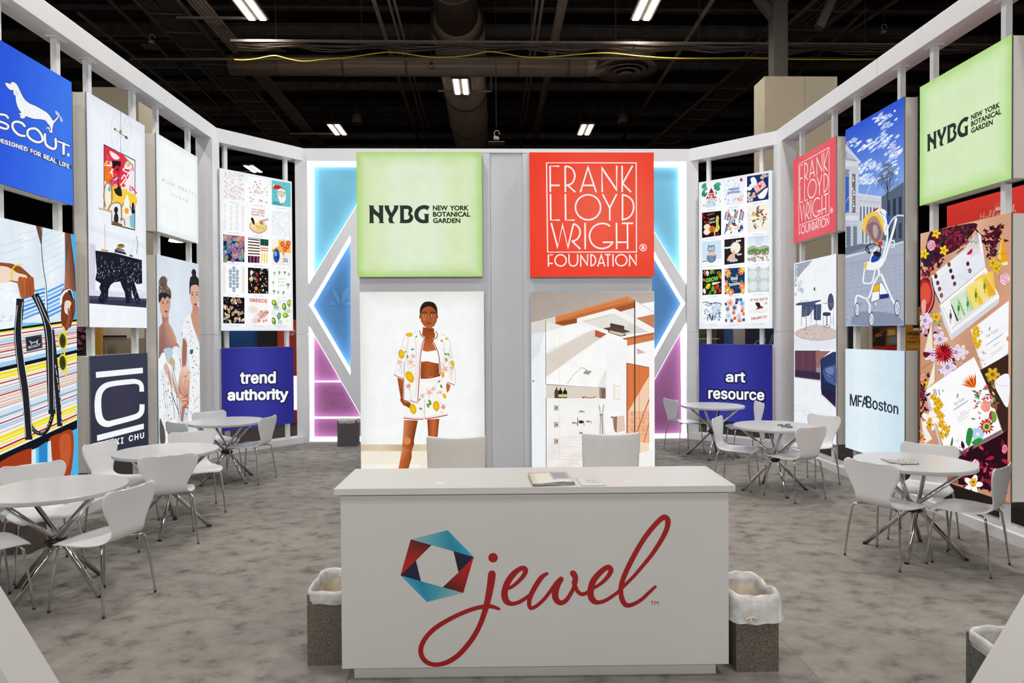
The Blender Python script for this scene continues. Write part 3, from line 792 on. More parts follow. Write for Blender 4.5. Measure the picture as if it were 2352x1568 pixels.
o = paper('leaflet', [(1322,1097),(1378,1096),(1392,1115),(1336,1116)], 1.0135, .003, 'thin clear-fronted grey leaflet beside the newspaper on the counter', 'leaflet', lambda u,v,k,rr: '#c9c8c4' if not (.25<u<.85 and .2<v<.7) else rr.choice(['#b0aeab','#c4c2be','#a5a3a1']))
paper('brochure', [(2022,1054),(2062,1056),(2074,1066),(2044,1063)], .742, .006, 'open grey brochure page lying on the right front table', 'brochure', lambda u,v,k,rr: rr.choice(['#8d8d8b','#b3b2ae','#c9c8c4','#9d9c99']), .6)
paper('brochure', [(2060,1055),(2096,1056),(2111,1066),(2068,1067)], .743, .006, 'glossy grey brochure overlapping the open page on the right front table', 'brochure', lambda u,v,k,rr: rr.choice(['#a3a2a0','#bbbab6','#8a8987','#cfcecb']), .6)
for i, (x, y) in enumerate(((1791,976),(1800,979),(1808,975),(1813,980))):
    paper('business_card', [(x-6,y-1.6),(x+7,y-2),(x+8,y+1),(x-5,y+1.6)], .742+.0012*i, .001, ['small dark card on the middle right table, leftmost of the four','small black card nearest the camera on the middle right table','small dark card farthest back on the middle right table','small dark card at the right of the cards on the middle right table'][i], 'card', lambda u,v,k,rr: rr.choice(['#3a3a3c','#2c2c2e','#8a8a88']))

# ------------------------------------------------------------------ foreground braces of the entrance frame
def brace(p0, p1, up_h, label):
    a, b = at_y(*p0, 2.8), at_y(*p1, 2.8); d = (b-a)
    s = d/abs(d.z)
    foot = a+s*(a.z)*(1 if d.z < 0 else -1) if False else None
    low, high = (b, a) if a.z > b.z else (a, b); u = (high-low)/(high.z-low.z)
    f = low-u*low.z; t = low+u*(2.75-low.z)
    h = up_h
    o = empty('entrance_brace', (f.x, 2.8, 0), label=label, cat='brace', group='diagonal braces of the entrance frame')
    sg = 1 if t.x > f.x else -1
    # parallelogram, thickness .2 in depth; lower edge shifted down by h
    q = [(0,0),(t.x-f.x,2.75),(t.x-f.x,2.75-h),( (t.x-f.x)*h/2.75, 0)]
    if sg < 0: q = q[::-1]
    MB().box((t.x-f.x+sg*.10, -.10, 2.435), (.22, .22, 4.87)).build('entrance_post', 'counter', o, bevel=.003)
    MB().prism(q, -.2, 0).build('brace_panel', 'counter', o, bevel=.002)
    return o
brace((0,1343),(138,1568),.34,'diagonal white brace crossing the lower left corner in the foreground')
brace((2352,1362),(2229,1568),.62,'diagonal white brace crossing the lower right corner in the foreground')

# ------------------------------------------------------------------ ceiling services
def run(name, pts, r, m, label, cat, group=None, seg=10, sm=False):
    P = [at_z(*p) for p in pts]
    if sm: P = [Vector(q) for q in spline([tuple(q) for q in P], 5)]
    o = MB().tube(P, r, seg).build(name, m); tag(o, label, cat, group); return o
# main round duct along the hall: narrow part, flange, wide part
dz = 10.2
duct = empty('air_duct', (0,0,0), label='large brown round air duct running away from the camera along the ceiling', cat='duct')
XD = -.92
def duct_y(py, z=9.5): return at_z(1060, py, z).y
b = MB(); b.tube([(XD, 9, dz), (XD, duct_y(96), dz)], .56, 32); b.build('duct_tube', 'duct', duct)
b = MB(); b.tube([(XD, duct_y(96), dz), (XD, duct_y(110), dz)], [.56, .74], 32); b.tube([(XD, duct_y(110), dz), (XD, 42, dz)], .74, 32); b.build('duct_tube', 'duct', duct)
for py in (14, 161, 245, 308):
    y = duct_y(py, dz-.6); r = .56 if py < 90 else .74
    MB().tube([(XD, y-.05, dz), (XD, y+.05, dz)], r+.03, 32).build('duct_band', 'steel', duct)
# cross duct with round diffuser
yc = 18.6; zc = 9.02
cd = empty('cross_duct', (0,0,0), label='brown cross duct ending in a round diffuser of concentric rings', cat='duct')
xa, xb = at_y(530,155,yc).x, at_y(1345,155,yc).x
MB().tube([(xa, yc, zc), (xb, yc, zc)], .27, 24).build('duct_tube', 'duct', cd)
MB().tube([Vector(q) for q in spline([(xb,yc,zc),(xb+.35,yc-.02,zc+.03),(xb+.7,yc-.08,zc+.16)],5)], .27, 24).build('duct_elbow', 'duct', cd)
for px in (640, 790, 935, 1190, 1305): x = at_y(px,155,yc).x; MB().tube([(x-.03,yc,zc),(x+.03,yc,zc)], .285, 24).build('duct_band', 'steel', cd)
p = at_y(1437, 160, yc-.2)
DX, DY, DZ = p
for r0, r1, z in ((.60,.84,0),(.44,.56,-.05),(.26,.40,-.09),(0,.2,-.12)):
    MB().lathe([(max(r0,.001),z+.06),(r1,z),(r1,z-.03),(max(r0,.001),z+.03)], c=(DX,DY,DZ), seg=48).build('diffuser_ring', 'duct', cd)
MB().lathe([(.3,.1),(.8,.07),(.8,.5),(.3,.6),(.001,.6)], c=(DX,DY,DZ), seg=32).build('diffuser_neck', 'steel', cd)
for i, (x0, x1, r, lb) in enumerate(((1293,1224,.13,'thick brown sprinkler main running back between the duct and diffuser'),(1637,1415,.06,'straight brown pipe running back on the right of the diffuser'),
        (1234,1188,.04,'thin brown conduit just right of the big duct, left of a pair'),(1247,1196,.04,'thin brown conduit just right of the big duct, right of a pair'),
        (858,968,.06,'brown pipe slanting back on the left of the big duct'),(892,986,.035,'thin brown pipe left of the big duct, nearer to it'),(905,996,.035,'thinnest brown pipe left of the big duct'))):
    run('ceiling_pipe', [(x0, 0, 10.2), (x1, 342, 10.2)], r, 'duct', lb, 'pipe', 'pipes running along the hall ceiling')
# cross trays with cables
def tray(y, z, x0, x1, label, ncab=5, yellow=True):
    o = empty('cable_tray', (0, y, z), label=label, cat='tray')
    for s in (-.16, .16): MB().bar((x0, s, 0), (x1, s, 0), .03, .06).build('tray_rail', 'steel', o)
    n = int((x1-x0)/.9)
    for k in range(n): x = x0+(k+.5)*(x1-x0)/n; MB().bar((x,-.16,0),(x,.16,0), .03, .02).build('tray_rung', 'steel', o)
    for c in range(ncab):
        rr = random.Random(c+int(y*10)); pts = []
        for k in range(28): pts.append((x0+(x1-x0)*k/27, -.12+c*.055+rr.uniform(-.03,.03), -.02-abs(math.sin(k*1.15+c*.2))*.10*(.3+.25*c)+rr.uniform(-.015,.015)))
        MB().tube(spline(pts, 3), .018, 5).build('cable', 'cable', o)
    for x in [q for q in (x0+(x1-x0)*(k+.5)/9 for k in range(9)) if abs(q-XD) > .8]: MB().tube([(x,0,0),(x,0,12.0-z)], .012, 5).build('hanger_rod', 'wire', o)
    return o
tray(17.0, 8.93, at_y(535,120,17).x, 12.5, 'long brown cable tray crossing the ceiling in front of the cross duct')
for k in range(4):
    run('ceiling_cable', [(640+k*6, 112+k*2, 9.1), (572+k*4, 113+k*2, 9.1), (540+k*5, 124+k, 9.1), (533+k*5, 140, 9.1), (545+k*5, 156-k*2, 9.1), (575+k*4, 166-k*3, 9.1), (640, 170-k*3, 9.1)], .02, 'cable', ['outermost','second','third','innermost'][k]+' brown cable looping round at the left end of the cross tray', 'cable', 'looping cables left of the cross tray', 6, True)
run('ceiling_conduit', [(300, 136, 8.85), (2100, 134, 8.85)], .035, 'duct', 'straight brown conduit crossing just below the sagging yellow cable', 'conduit')
yw = []
for (x, y) in [(538,137),(560,138),(590,135),(630,128),(665,136),(700,141),(750,136),(800,132),(860,123),(895,120),(935,124),(985,131),(1040,131),(1085,126),(1120,119),(1160,123),(1205,131),(1260,131),(1340,124),(1400,122),(1470,129),(1550,134),(1640,134),(1730,133),(1800,136),(1900,137),(2010,137)]:
    q = at_y(x, y, 16.8); yw.append(tuple(q))
tag(MB().tube(spline(yw, 4), .016, 6).build('yellow_cable', 'yellow'), 'long yellow cable sagging across the dark ceiling', 'cable')
# left and right long trays
def long_tray(qa, qb, z, wdt, label, ncab):
    a, b_ = at_z(*qa, z), at_z(*qb, z); d = (b_-a); L = d.length; rz = math.atan2(d.y, d.x)-PI/2
    o = empty('cable_tray', (a.x, a.y, z), rz, label=label, cat='tray')
    for s in (-wdt/2, wdt/2): MB().bar((s, -6, 0), (s, L+10, 0), .05, .10).build('tray_rail', 'steel', o)
    n = int((L+16)/1.0)
    for k in range(n): y = -6+(k+.5)*(L+16)/n; MB().bar((-wdt/2,y,-.03),(wdt/2,y,-.03), .05, .03, up=(0,0,1)).build('tray_rung', 'steel', o)
    rr = random.Random(ncab)
    for c in range(ncab):
        x = -wdt/2+.06+(wdt-.12)*c/(ncab-1); pts = [(x+rr.uniform(-.02,.02), -6+(L+16)*k/18, .03+rr.uniform(0,.03)) for k in range(19)]
        MB().tube(spline(pts, 2), .026, 5).build('cable', 'cable', o)
    return o
long_tray((358,0), (657,325), 9.45, .95, 'wide cable tray packed with brown cables running back on the left', 15)
long_tray((1742,150), (1508,342), 9.45, 1.0, 'cable tray with loose brown cables running back on the right', 9)
rr = random.Random(4)
for i in range(5):       # conduits alongside the left tray
    run('ceiling_conduit', [(432+i*9, 0, 9.6), (735+i*5, 345, 9.6)], .035, 'duct', ['brown conduit right beside the wide left cable tray','second brown conduit from the left cable tray','third brown conduit from the left cable tray','fourth brown conduit from the left cable tray','outermost brown conduit from the left cable tray'][i], 'conduit', 'conduits beside the left cable tray')
for i, (p0, p1) in enumerate((((250,0),(500,240)),((180,30),(560,330)),((1810,0),(1560,330)),((1990,20),(1700,300)),((2060,0),(1790,180)))):
    run('roof_brace', [(*p0, 10.5), (*p1, 10.5)], .05, 'steel', ['brown roof brace in the upper left corner above the header','brown roof brace slanting under the left cable tray','brown roof brace slanting right of the round diffuser','brown roof brace above the right tan column','brown roof brace at the upper right near the header'][i], 'pipe', 'braces under the hall roof')
for y, z, x0, x1, l in ((18.9, 11.3, -14, 14, 'brown steel beam crossing the ceiling nearest the camera'),(21.7, 11.3, -14, 14, 'brown steel beam crossing above the yellow cable'),(29.5, 11.3, -16, 16, 'far brown steel beam crossing just above the booth header')):
    o = empty('roof_beam', (0, y, z), label=l, cat='beam'); b = MB(); b.box((0,0,0), (x1-x0, .06, .34)); b.build('beam_web', 'steel', o)
    for s in (-.17, .17): MB().box((0,0,s), (x1-x0, .24, .03)).build('beam_flange', 'steel', o)

# high-bay fixtures
def fixture(px, py, label, z=9.3, strut=-1, frame=False, light=True, n=2):
    p = at_z(px, py, z)
    o = empty('high_bay_lamp', (p.x, p.y, z), label=label, cat='lamp', group='high-bay lamps under the hall ceiling')
    MB().box((0, -.62, .06), (.52, 1.3, .08)).build('lamp_body', 'steel', o)
    for s in ((-.13, .13) if n == 2 else (0,)): MB().box((s, -.62, .005), (.14, 1.24, .02)).build('led_panel', 'lamp', o)
    for s in (-.2, .2): MB().tube([(s, -.62, .1), (s, -.62, .17 if frame else 12-z)], .012, 5).build('hanger_wire', 'wire', o)
    if strut: MB().bar((strut*1.9, -.05, .03), (0, -.05, .03), .05, .05).build('strut', 'duct', o)
    if frame:
        b = MB()
        for a_, c_ in (((-.75,.05),(.95,.05)),((-.75,-1.4),(.95,-1.4)),((.92,.05),(.92,-1.4))): b.bar((*a_,.12), (*c_,.12), .05, .05)
        b.build('strut_frame', 'lampwhite', o)
    if light:
        ld = bpy.data.lights.new('lamp_glow', 'AREA'); ld.shape = 'RECTANGLE'; ld.size = .4; ld.size_y = 1.25; ld.energy = HB_POWER; ld.color = (1, .965, .925)
        lo = bpy.data.objects.new('lamp_light', ld); C.objects.link(lo); lo.parent = o; lo.location = (0, -.62, -.02); ld.spread = math.radians(140)
    return o
fixture(592, 47, 'twin-strip ceiling lamp cut by the top edge, on the left')
fixture(1472, 47, 'twin-strip ceiling lamp cut by the top edge, on the right', strut=0)
fixture(1061, 217, 'twin-strip ceiling lamp in a metal frame under the big duct', frame=True, strut=0)
fixture(783, 310, 'twin-strip ceiling lamp just above the header on the left')
fixture(1340, 310, 'twin-strip ceiling lamp just above the header on the right', strut=0)
fixture(592, 396, 'twin-strip ceiling lamp seen through the open frame above the left poster grid', light=False)
# hall fixtures outside the picture; the last two added to brighten the far floor
for i, (x, y) in enumerate(((-7.5, 7.5), (-2, 5.5), (3.5, 7.5), (-7.5, -1.5), (-2, -3.5), (3.5, -1.5), (12.5, 3.5), (9.8, 11), (-12.5, 9), (-2.4, 11.2), (3.4, 11.4))):
    o = empty('high_bay_lamp', (x, y, 9.3), label=['over the left wall of the booth','over the middle of the booth','over the right wall of the booth','left behind the camera','straight behind the camera','right behind the camera','over the aisle on the right','beyond the right wall of the booth','over the left aisle','added over the back left of the booth','added over the back right of the booth'][i].join(['twin-strip ceiling lamp ', '']), cat='lamp', group='high-bay lamps under the hall ceiling')
    MB().box((0, .6, .06), (.52, 1.3, .08)).build('lamp_body', 'steel', o)
    for s in (-.13, .13): MB().box((s, .6, .005), (.14, 1.24, .02)).build('led_panel', 'lamp', o)
    ld = bpy.data.lights.new('lamp_glow', 'AREA'); ld.shape = 'RECTANGLE'; ld.size = .4; ld.size_y = 1.25; ld.energy = HB_POWER; ld.color = (1, .965, .925)
    lo = bpy.data.objects.new('lamp_light', ld); C.objects.link(lo); lo.parent = o; lo.location = (0, .6, -.02)
for i, x in enumerate((-5, -2.5, 0, 2.5, 5)):      # fill floodlights added behind the camera to brighten upright faces
    o = empty('fill_floodlight', (x, -4.5, 4.2), label=['leftmost','second','middle','fourth','rightmost'][i]+' unseen fill floodlight added over the aisle behind the camera', cat='lamp', group='unseen fill floodlights over the aisle')
    MB().box((0, 0, 0), (.5, .1, .3)).build('lamp_body', 'steel', o); MB().tube([(0,-.05,0),(0,-.5,.1),(0,-.6,7.8)], .015, 6).build('lamp_arm', 'steel', o)
    ld = bpy.data.lights.new('lamp_glow', 'AREA'); ld.shape = 'RECTANGLE'; ld.size = 1.0; ld.size_y = .6; ld.energy = FILL_POWER; ld.color = (1, .975, .95)
    lo = bpy.data.objects.new('lamp_light', ld); C.objects.link(lo); lo.parent = o; lo.location = (0, .08, 0); lo.rotation_euler = (math.radians(78), 0, 0); ld.spread = math.radians(150)
p = at_y(407, 555, 26)
o = empty('round_lamp', tuple(p), label='far round white lamp seen below the blank white lightbox', cat='lamp'); MB().lathe([(.001,.0),(.28,.0),(.30,.03),(.25,.10),(.001,.12)], seg=24).build('lamp_disc', 'lamp', o)
for x, y, l in ((348,97,'small white spotlight clamped in the dark ceiling at upper left'),(2030,74,'small curved white spotlight in the dark ceiling at upper right'),(1140,318,'small white spotlight with plate just above the header by the big duct')):
    p = at_y(x, y, 18); o = empty('spotlight', tuple(p), label=l, cat='lamp')
    MB().lathe([(.001,.06),(.06,.045),(.08,.0),(.08,-.03),(.001,-.04)], seg=20).build('lamp_head', 'lampwhite', o)
    MB().tube(spline([(0,0,.04),(-.06,0,.12),(-.02,0,.2),(.05,0,.2),(.09,0,.1)],4), .012, 6).build('yoke', 'lampwhite', o)
    MB().box((0,0,-.12), (.42,.3,.02)).build('mounting_plate', 'steel', o); MB().tube([(0,0,.3),(0,0,12-p.z)], .012, 5).build('hanger_rod', 'wire', o)
p = at_y(991, 152, 18.2); o = empty('heat_detector', tuple(p), label='small red and white detector hanging left of the big duct', cat='detector')
MB().lathe([(.001,-.05),(.08,-.04),(.09,.0),(.001,.01)], seg=16).build('sensor', 'lampwhite', o); MB().lathe([(.04,.0),(.05,.07),(.001,.08)], seg=16).build('cap', 'red', o); MB().tube([(0,0,.07),(0,0,2.6)], .012, 5).build('hanger_rod', 'wire', o)
for x, l in ((820,'dark bell-shaped speaker hanging left of the big duct'),(1431,'dark bell-shaped speaker hanging right of the ceiling lamp')):
    p = at_y(x, 284, 24); o = empty('pendant_speaker', tuple(p), label=l, cat='speaker', group='bell-shaped speakers hanging from the ceiling')
    MB().lathe([(.18,0),(.18,.02),(.15,.25),(.08,.36),(.001,.38)], seg=20).build('speaker_bell', 'steel', o); MB().lathe([(.001,.005),(.17,.005)], seg=20).build('speaker_grille', 'wire', o); MB().tube([(0,0,.37),(0,0,12-p.z)], .012, 5).build('hanger_rod', 'wire', o)

# ------------------------------------------------------------------ hall columns and neighbouring booths
def slab(name, x0, x1, y0, y1, z0, z1, m, label, cat, **k):
    o = MB().box(((x0+x1)/2, (y0+y1)/2, (z0+z1)/2), (x1-x0, y1-y0, z1-z0)).build(name, m); tag(o, label, cat, k.get('group')); return o
q0, q1 = at_y(1756, 175, 14.2), at_y(1923, 175, 14.2); CD = .58
o = empty('hall_column', (q0.x, 14.2, 0), label='square tan hall column rising behind the right rear corner', cat='column')
MB().box(((q1.x-q0.x)*.275, CD/2, q0.z/2), ((q1.x-q0.x)*.548, CD, q0.z)).build('column_cladding', 'tan', o); MB().box(((q1.x-q0.x)*.777, CD/2, q0.z/2), ((q1.x-q0.x)*.446, CD, q0.z)).build('column_cladding', 'tan', o)
MB().box(((q1.x-q0.x)*.35, .6, q0.z+1.5), (.30,.30,3.2)).build('steel_post', 'hallwall', o)
for s, t in ((-1.6, .1), (1.9, .9)): MB().bar(((q1.x-q0.x)*.35+s, .6, q0.z+3.4), ((q1.x-q0.x)*.35+t, .6, q0.z+.9+abs(s)*.2), .16, .16).build('steel_brace', 'hallwall', o)
q0, q1 = at_y(205, 200, 14.5), at_y(318, 200, 14.5)
o = empty('hall_column', (q0.x, 14.5, 0), label='square tan hall column behind the left wall, seen under the header', cat='column')
MB().box(((q1.x-q0.x)*.25, .31, q0.z/2), ((q1.x-q0.x)*.498, .62, q0.z)).build('column_cladding', 'tan', o); MB().box(((q1.x-q0.x)*.75, .31, q0.z/2), ((q1.x-q0.x)*.498, .62, q0.z)).build('column_cladding', 'tan', o)
def panel(px0, px1, Y, zt, m, label, cat='panel', z0=0, th=.08, group=None):
    a, b = at_y(px0, 784, Y), at_y(px1, 784, Y); return slab('display_board' if cat == 'panel' else cat, a.x, b.x, Y, Y+th, z0, zt, m, label, 'board' if cat == 'panel' else cat, group=group)
def cm(name, c, es=.0): M[name] = mat(name, c, .6, emit=c if es else None, es=es); return name
fb = panel(150, 212, 13.0, 2.2, cm('dark_floral','#2c2420'), 'dark floral board of the booth beyond the tall decor picture')
for k in range(14):
    p = at_y(R.uniform(178,200), R.uniform(752,812), 12.97); MB().lathe([(.001,0),(.03+.03*R.random(),.01),(.001,.02)], seg=7).build('painted_flower', cm('rosy_petal','#7a3a4c') if k == 0 else 'rosy_petal', fb, loc=tuple(p)).rotation_euler = (PI/2,0,0)
panel(212, 231, 12.9, 2.2, cm('ochre','#b07f2a'), 'ochre yellow panel of a neighbouring booth by the left wall')
panel(231, 352, 13.4, 1.74, cm('taupe_block','#8d836d'), 'taupe block partition of the booth beyond the left wall')
panel(231, 352, 13.6, 2.3, 'cream', 'cream upper wall of the booth beyond the left wall')
panel(236, 290, 13.38, 1.80, cm('dark_slot','#231c16'), 'dark horizontal slot on the taupe partition', z0=1.75, th=.02)
panel(484, 514, 14.0, 2.05, cm('green_ad','#1e4a1c'), 'green advertising panel seen beside the left rear column')
panel(525, 591, 14.2, 2.1, cm('blue_ad','#0b4f92'), 'bright blue advertising panel behind the trend sign')
panel(591, 637, 14.1, 2.1, cm('black_ad','#17151a'), 'black advertising panel right of the blue one behind the trend sign')
panel(637, 700, 14.0, 2.1, cm('orange_ad','#b5371f'), 'orange-red advertising panel with white lettering beyond the left rear corner')
def wall_text(lines, name='booth_lettering'): pass
ta = empty('booth_lettering', (at_y(655,760,13.98).x, 13.98, 1.6), label='white capital lettering on the orange-red panel beyond the left rear corner', cat='lettering')
A = Art(ta, 1, .6); A.clip = False; A.px(190,740,4.704)
A.text('THE', 2222, 106, 26, '#e8ddc8', off=.02, width=76); A.text('OF LIFE', 2222, 142, 26, '#e8ddc8', off=.02, width=170)
A.build('lettering', ('paper',), y=0)
M['led_dim'] = mat('lit_shelf_edge', (.8,.8,.75), .5, emit=(1,.93,.8), es=1.1)
panel(672, 681, 13.2, 1.0, 'led_dim', 'glowing white shelf end beyond the left rear corner', z0=.35)
# right side
panel(1600, 1650, 13.2, 2.9, 'cream', 'cream display wall of the booth beyond the right rear corner')
for k, z in enumerate((1.45, 1.66, 1.87, 2.08)):
    panel(1598, 1652, 12.95, z+.02, 'cream', ['lowest','second','third','topmost'][k]+' cream shelf of the booth beyond the right rear corner', 'shelf', z0=z, th=.25, group='cream shelves beyond the right rear corner')
    for j in range(4):
        p = at_y(1606+j*11, 784, 12.98); tag(MB().box((p.x, 13.05, z+.06), (.06,.08,.08)).build('green_box', cm('leaf_green','#4f7a3a') if (k==0 and j==0) else 'leaf_green'), ['first','second','third','fourth'][j]+' green packet from the left on the '+['lowest','second','third','topmost'][k]+' cream shelf', 'box', 'green packets on the cream shelves')
panel(1650, 1682, 13.1, 2.0, cm('grey_coat','#3c3632'), 'dark poster of a coat beyond the art resource sign', 'poster')
panel(1682, 1712, 13.2, 2.0, cm('white_tee','#b9b0a8'), 'poster of a white printed shirt beyond the art resource sign', 'poster')
panel(1663, 1684, 13.04, 1.95, cm('blue_shirt','#2f5f9b'), 'poster strip of a blue shirt beyond the art resource sign', 'poster', th=.03)
panel(1715, 1790, 13.1, 2.0, cm('night_blue','#141c33'), 'dark blue poster beyond the poster grid on the right', 'poster')
a = empty('blue_ring_art', (at_y(1745,790,13.05).x, 13.05, 1.5), label='light blue curling shapes on the dark blue poster on the right', cat='poster')
A = Art(a, 1, .6); A.clip=False; A.px(1552,480,2.529)
for k in range(3): A.stroke([(545+k*12,790-k*4),(560+k*10,735),(590,720+k*12),(600,760+k*6)], 5, '#6f8fb5', sm=True)
A.stroke([(455,790),(475,765),(500,770),(520,750),(515,780)], 9, '#4f7fb0', sm=True); A.build('painted_curls', ('paper',), y=0)
panel(1940, 1976, 11.2, 2.15, cm('charcoal','#1b1a1a'), 'charcoal column of the booth beyond the stroller picture')
panel(1976, 2000, 11.1, 2.2, 'cream', 'cream post of the booth beyond the stroller picture')
o = empty('framed_picture', (at_y(2000,784,11.0).x, 11.0, 0), label='framed dark concert picture with a red foot seen above the pale blue sign', cat='picture')
a0, a1 = at_y(2000,784,11.0).x, at_y(2070,784,11.0).x
for (x0,x1,z0,z1,m) in ((0,a1-a0,1.50,2.4,'cream'),(.05,a1-a0-.05,1.53,2.3,cm('umber','#3a2a1e')),(.05,a1-a0-.05,1.50,1.55,cm('poster_red','#c01818'))):
    d_ = .04 if m == 'cream' else (.02 if m == 'umber' else .0)
    MB().box(((x0+x1)/2, d_+.01, (z0+z1)/2), (x1-x0, .02, z1-z0)).build('frame' if m == 'cream' else 'picture', m, o)
A = Art(o, 3, 3); A.clip = False; A.px(1552,480,2.529)
A.poly([(1225,690),(1285,685),(1290,790),(1222,795)], '#8a5a26'); A.poly([(1235,700),(1275,700),(1280,730),(1232,735)], '#c9a25a'); A.poly([(1240,745),(1280,742),(1284,780),(1238,780)], '#6f8794')
A.stroke([(1150,770),(1165,740),(1195,715),(1235,690)], 9, '#8a3a22'); A.ell(1180,735,22,14,'#a0522a'); A.poly([(1145,690),(1190,690),(1170,720),(1150,730)],'#15100d'); A.poly([(1160,745),(1215,735),(1210,800),(1150,800)],'#221812')
A.build('picture', ('paper',), y=.008)
o = empty('yellow_poster', (at_y(2080,784,11.2).x, 11.2, 0), label='orange-yellow poster with dark lettering between the stroller and tea pictures', cat='poster')
a0, a1 = at_y(2080,784,11.2).x, at_y(2120,784,11.2).x
MB().box(((a1-a0)/2, .03, 1.2), (a1-a0+.3, .02, 2.0)).build('poster_board', cm('poster_yellow','#d08a1c'), o)
A = Art(o, 3, 3); A.clip = False; A.px(1552,480,2.529)
A.ell(1400,675,20,28,'#1a1414'); A.poly([(1385,690),(1415,690),(1420,705),(1380,705)],'#efe6d6')
A.text('URGIELEWICZ', 1345, 732, 20, '#2a1a10', off=.02, width=150); A.text('& SON', 1362, 752, 12, '#7a4a18'); A.text("America's Tastiest", 1345, 776, 15, '#2a1a10', width=110); A.text('SANDWICHES', 1356, 806, 12, '#efd9a0', width=90)
A.stroke([(1395,850),(1410,870),(1400,930),(1415,990)], 6, '#7a4a10', sm=True)
A.build('lettering', ('paper',), y=.015)
# red neighbour sign
hs = empty('red_sign', (6.5, at_x(2175, 487, 6.5).y, 0), -PI/2, label='red sign with white script and crown of the booth beyond the right wall', cat='sign')
MB().box((1.6, .05, 3.07), (3.2, .1, 1.02)).build('sign_board', cm('sign_red','#d62a1c', .25), hs)
for x_ in (.5, 2.7): MB().box((x_, .14, 1.5), (.08, .06, 3.0)).build('sign_post', 'steel', hs)
A = Art(hs, 3, 3); A.clip = False; A.px(2100,420,5.226)
Wt = '#f2ead9'
A.stroke([(802,372),(800,400),(796,440)], 7, Wt); A.stroke([(840,350),(836,395),(828,440)], 7, Wt); A.stroke([(790,408),(815,404),(842,396)], 5, Wt, sm=True)
A.stroke([(885,400),(860,402),(852,425),(872,430),(886,402),(884,430)], 7, Wt, sm=True)
for x in (905, 945): A.stroke([(x-8,425),(x+14,370),(x+22,335),(x+8,335),(x,375),(x-2,420),(x+10,424)], 6, Wt, sm=True)
A.stroke([(975,425),(985,365),(982,420),(1008,368),(1008,420),(1035,362),(1040,420),(1060,400)], 7, Wt, sm=True)
A.stroke([(1100,370),(1080,372),(1075,400),(1098,396),(1104,368),(1106,398)], 7, Wt, sm=True); A.stroke([(1125,365),(1122,400),(1126,370),(1150,360)], 7, Wt, sm=True)
A.stroke([(1186,345),(1200,265),(1190,270),(1182,370)], 7, Wt, sm=True); A.stroke([(1222,320),(1195,335),(1212,340),(1226,352)], 7, Wt, sm=True)
A.poly([(966,295),(978,312),(985,275),(998,308),(1010,262),(1016,306),(1034,272),(1028,318),(1040,282),(1032,322),(976,330)], Wt)
A.stroke([(976,322),(1004,312),(1024,318),(1004,330),(980,330)], 5, Wt, sm=True)
for x, y in ((963,271),(985,256),(1005,240),(1027,245),(1045,250)): A.ell(x, y, 5, 5, Wt, n=8)
A.build('lettering', ('paper',), y=-.002)

# ================================================================== lightboxes and their pictures
U0, U1, T0, S1 = 3.072, 4.275, 1.885, 1.59
SK, SK2, SK3 = '#a65f3c', '#8a4a2e', '#c98a66'
def lerp(a, b, t): return tuple(p*(1-t)+q*t for p, q in zip(a, b))
def rgb(h): h = h.lstrip('#'); return tuple(int(h[i:i+2], 16) for i in (0, 2, 4))
def full(A, fn, nx=10, ny=12): A.unit(0, 0, 1, 1); A.quad_grid([(0,0),(1,0),(1,1),(0,1)], nx, ny, fn)
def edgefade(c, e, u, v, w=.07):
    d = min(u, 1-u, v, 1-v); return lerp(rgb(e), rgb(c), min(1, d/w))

# ---- blue dog sign
o, A = side_box(-1, -96, 172, U0, U1, 'lightbox', 'royal blue lightbox with a white dachshund and lettering, upper left corner')
full(A, lambda u, v: lerp((38,72,214), (66,122,236), min(1, max(0, u*1.15-.1+v*.15))))
A.px(0,170,5.056)
OUT = '#3f5296'
dog = [(60,103),(85,105),(120,115),(128,98),(150,94),(175,104),(205,140),(235,205),(265,265),(300,310),(350,345),(420,375),(490,415),(545,450),(585,495),(615,540),(650,515),(690,470),(692,482),(660,530),(625,570),(612,610),(606,650),(607,680),(590,682),(570,664),(575,652),(590,648),(575,600),(550,570),(525,540),(470,525),(400,520),(345,505),(298,488),(290,505),(268,516),(240,508),(230,492),(245,482),(228,472),(222,455),(240,455),(243,440),(225,420),(200,370),(185,310),(180,262),(178,245),(158,225),(152,205),(158,190),(120,183),(90,160),(68,128)]
A.stroke(dog, 17, OUT, closed=True, sm=True); A.poly(dog, '#f0f4fb', True)
A.ell(182,222,30,26,'#e6ebf4',rot=1.2); A.stroke([(213,205),(210,232),(190,248),(165,240)], 3, '#c5ccd8', sm=True)
A.stroke([(288,410),(298,450),(290,482)], 3, '#c5ccd8', sm=True)
A.stroke([(537,628),(560,622),(574,634),(560,642)], 10, '#f0f4fb', sm=True)
for q in ([(640,430),(668,440),(686,470),(660,478)],[(690,490),(715,510),(726,552),(705,548)]): A.stroke(q, 8, OUT, closed=True); A.poly(q, '#d7e0f6', True)
A.stroke([(655,445),(672,470)], 4, '#3a63d0'); A.stroke([(697,500),(715,540)], 4, '#3a63d0')
def outl(pts, w, c='#f4f7fb', sm=True, closed=False): A.stroke(pts, w+18, OUT, sm=sm, closed=closed)
LT = [([(92,510),(70,482),(30,470),(-10,470),(-45,490),(-50,520),(-20,545),(40,565),(85,590),(95,618),(70,636),(20,625),(-30,600),(-70,570)], 23, False),
      ([(285,605),(260,575),(215,555),(170,556),(145,580),(148,625),(180,675),(230,710),(285,718)], 26, False),
      ([(400,632),(345,638),(318,668),(325,720),(370,765),(430,790),(480,782),(492,745),(470,690),(435,650)], 26, True),
      ([(520,700),(520,760),(535,820),(580,855),(630,868),(648,830),(644,755)], 28, False)]
for p, w_, cl in LT: outl(p, w_, closed=cl)
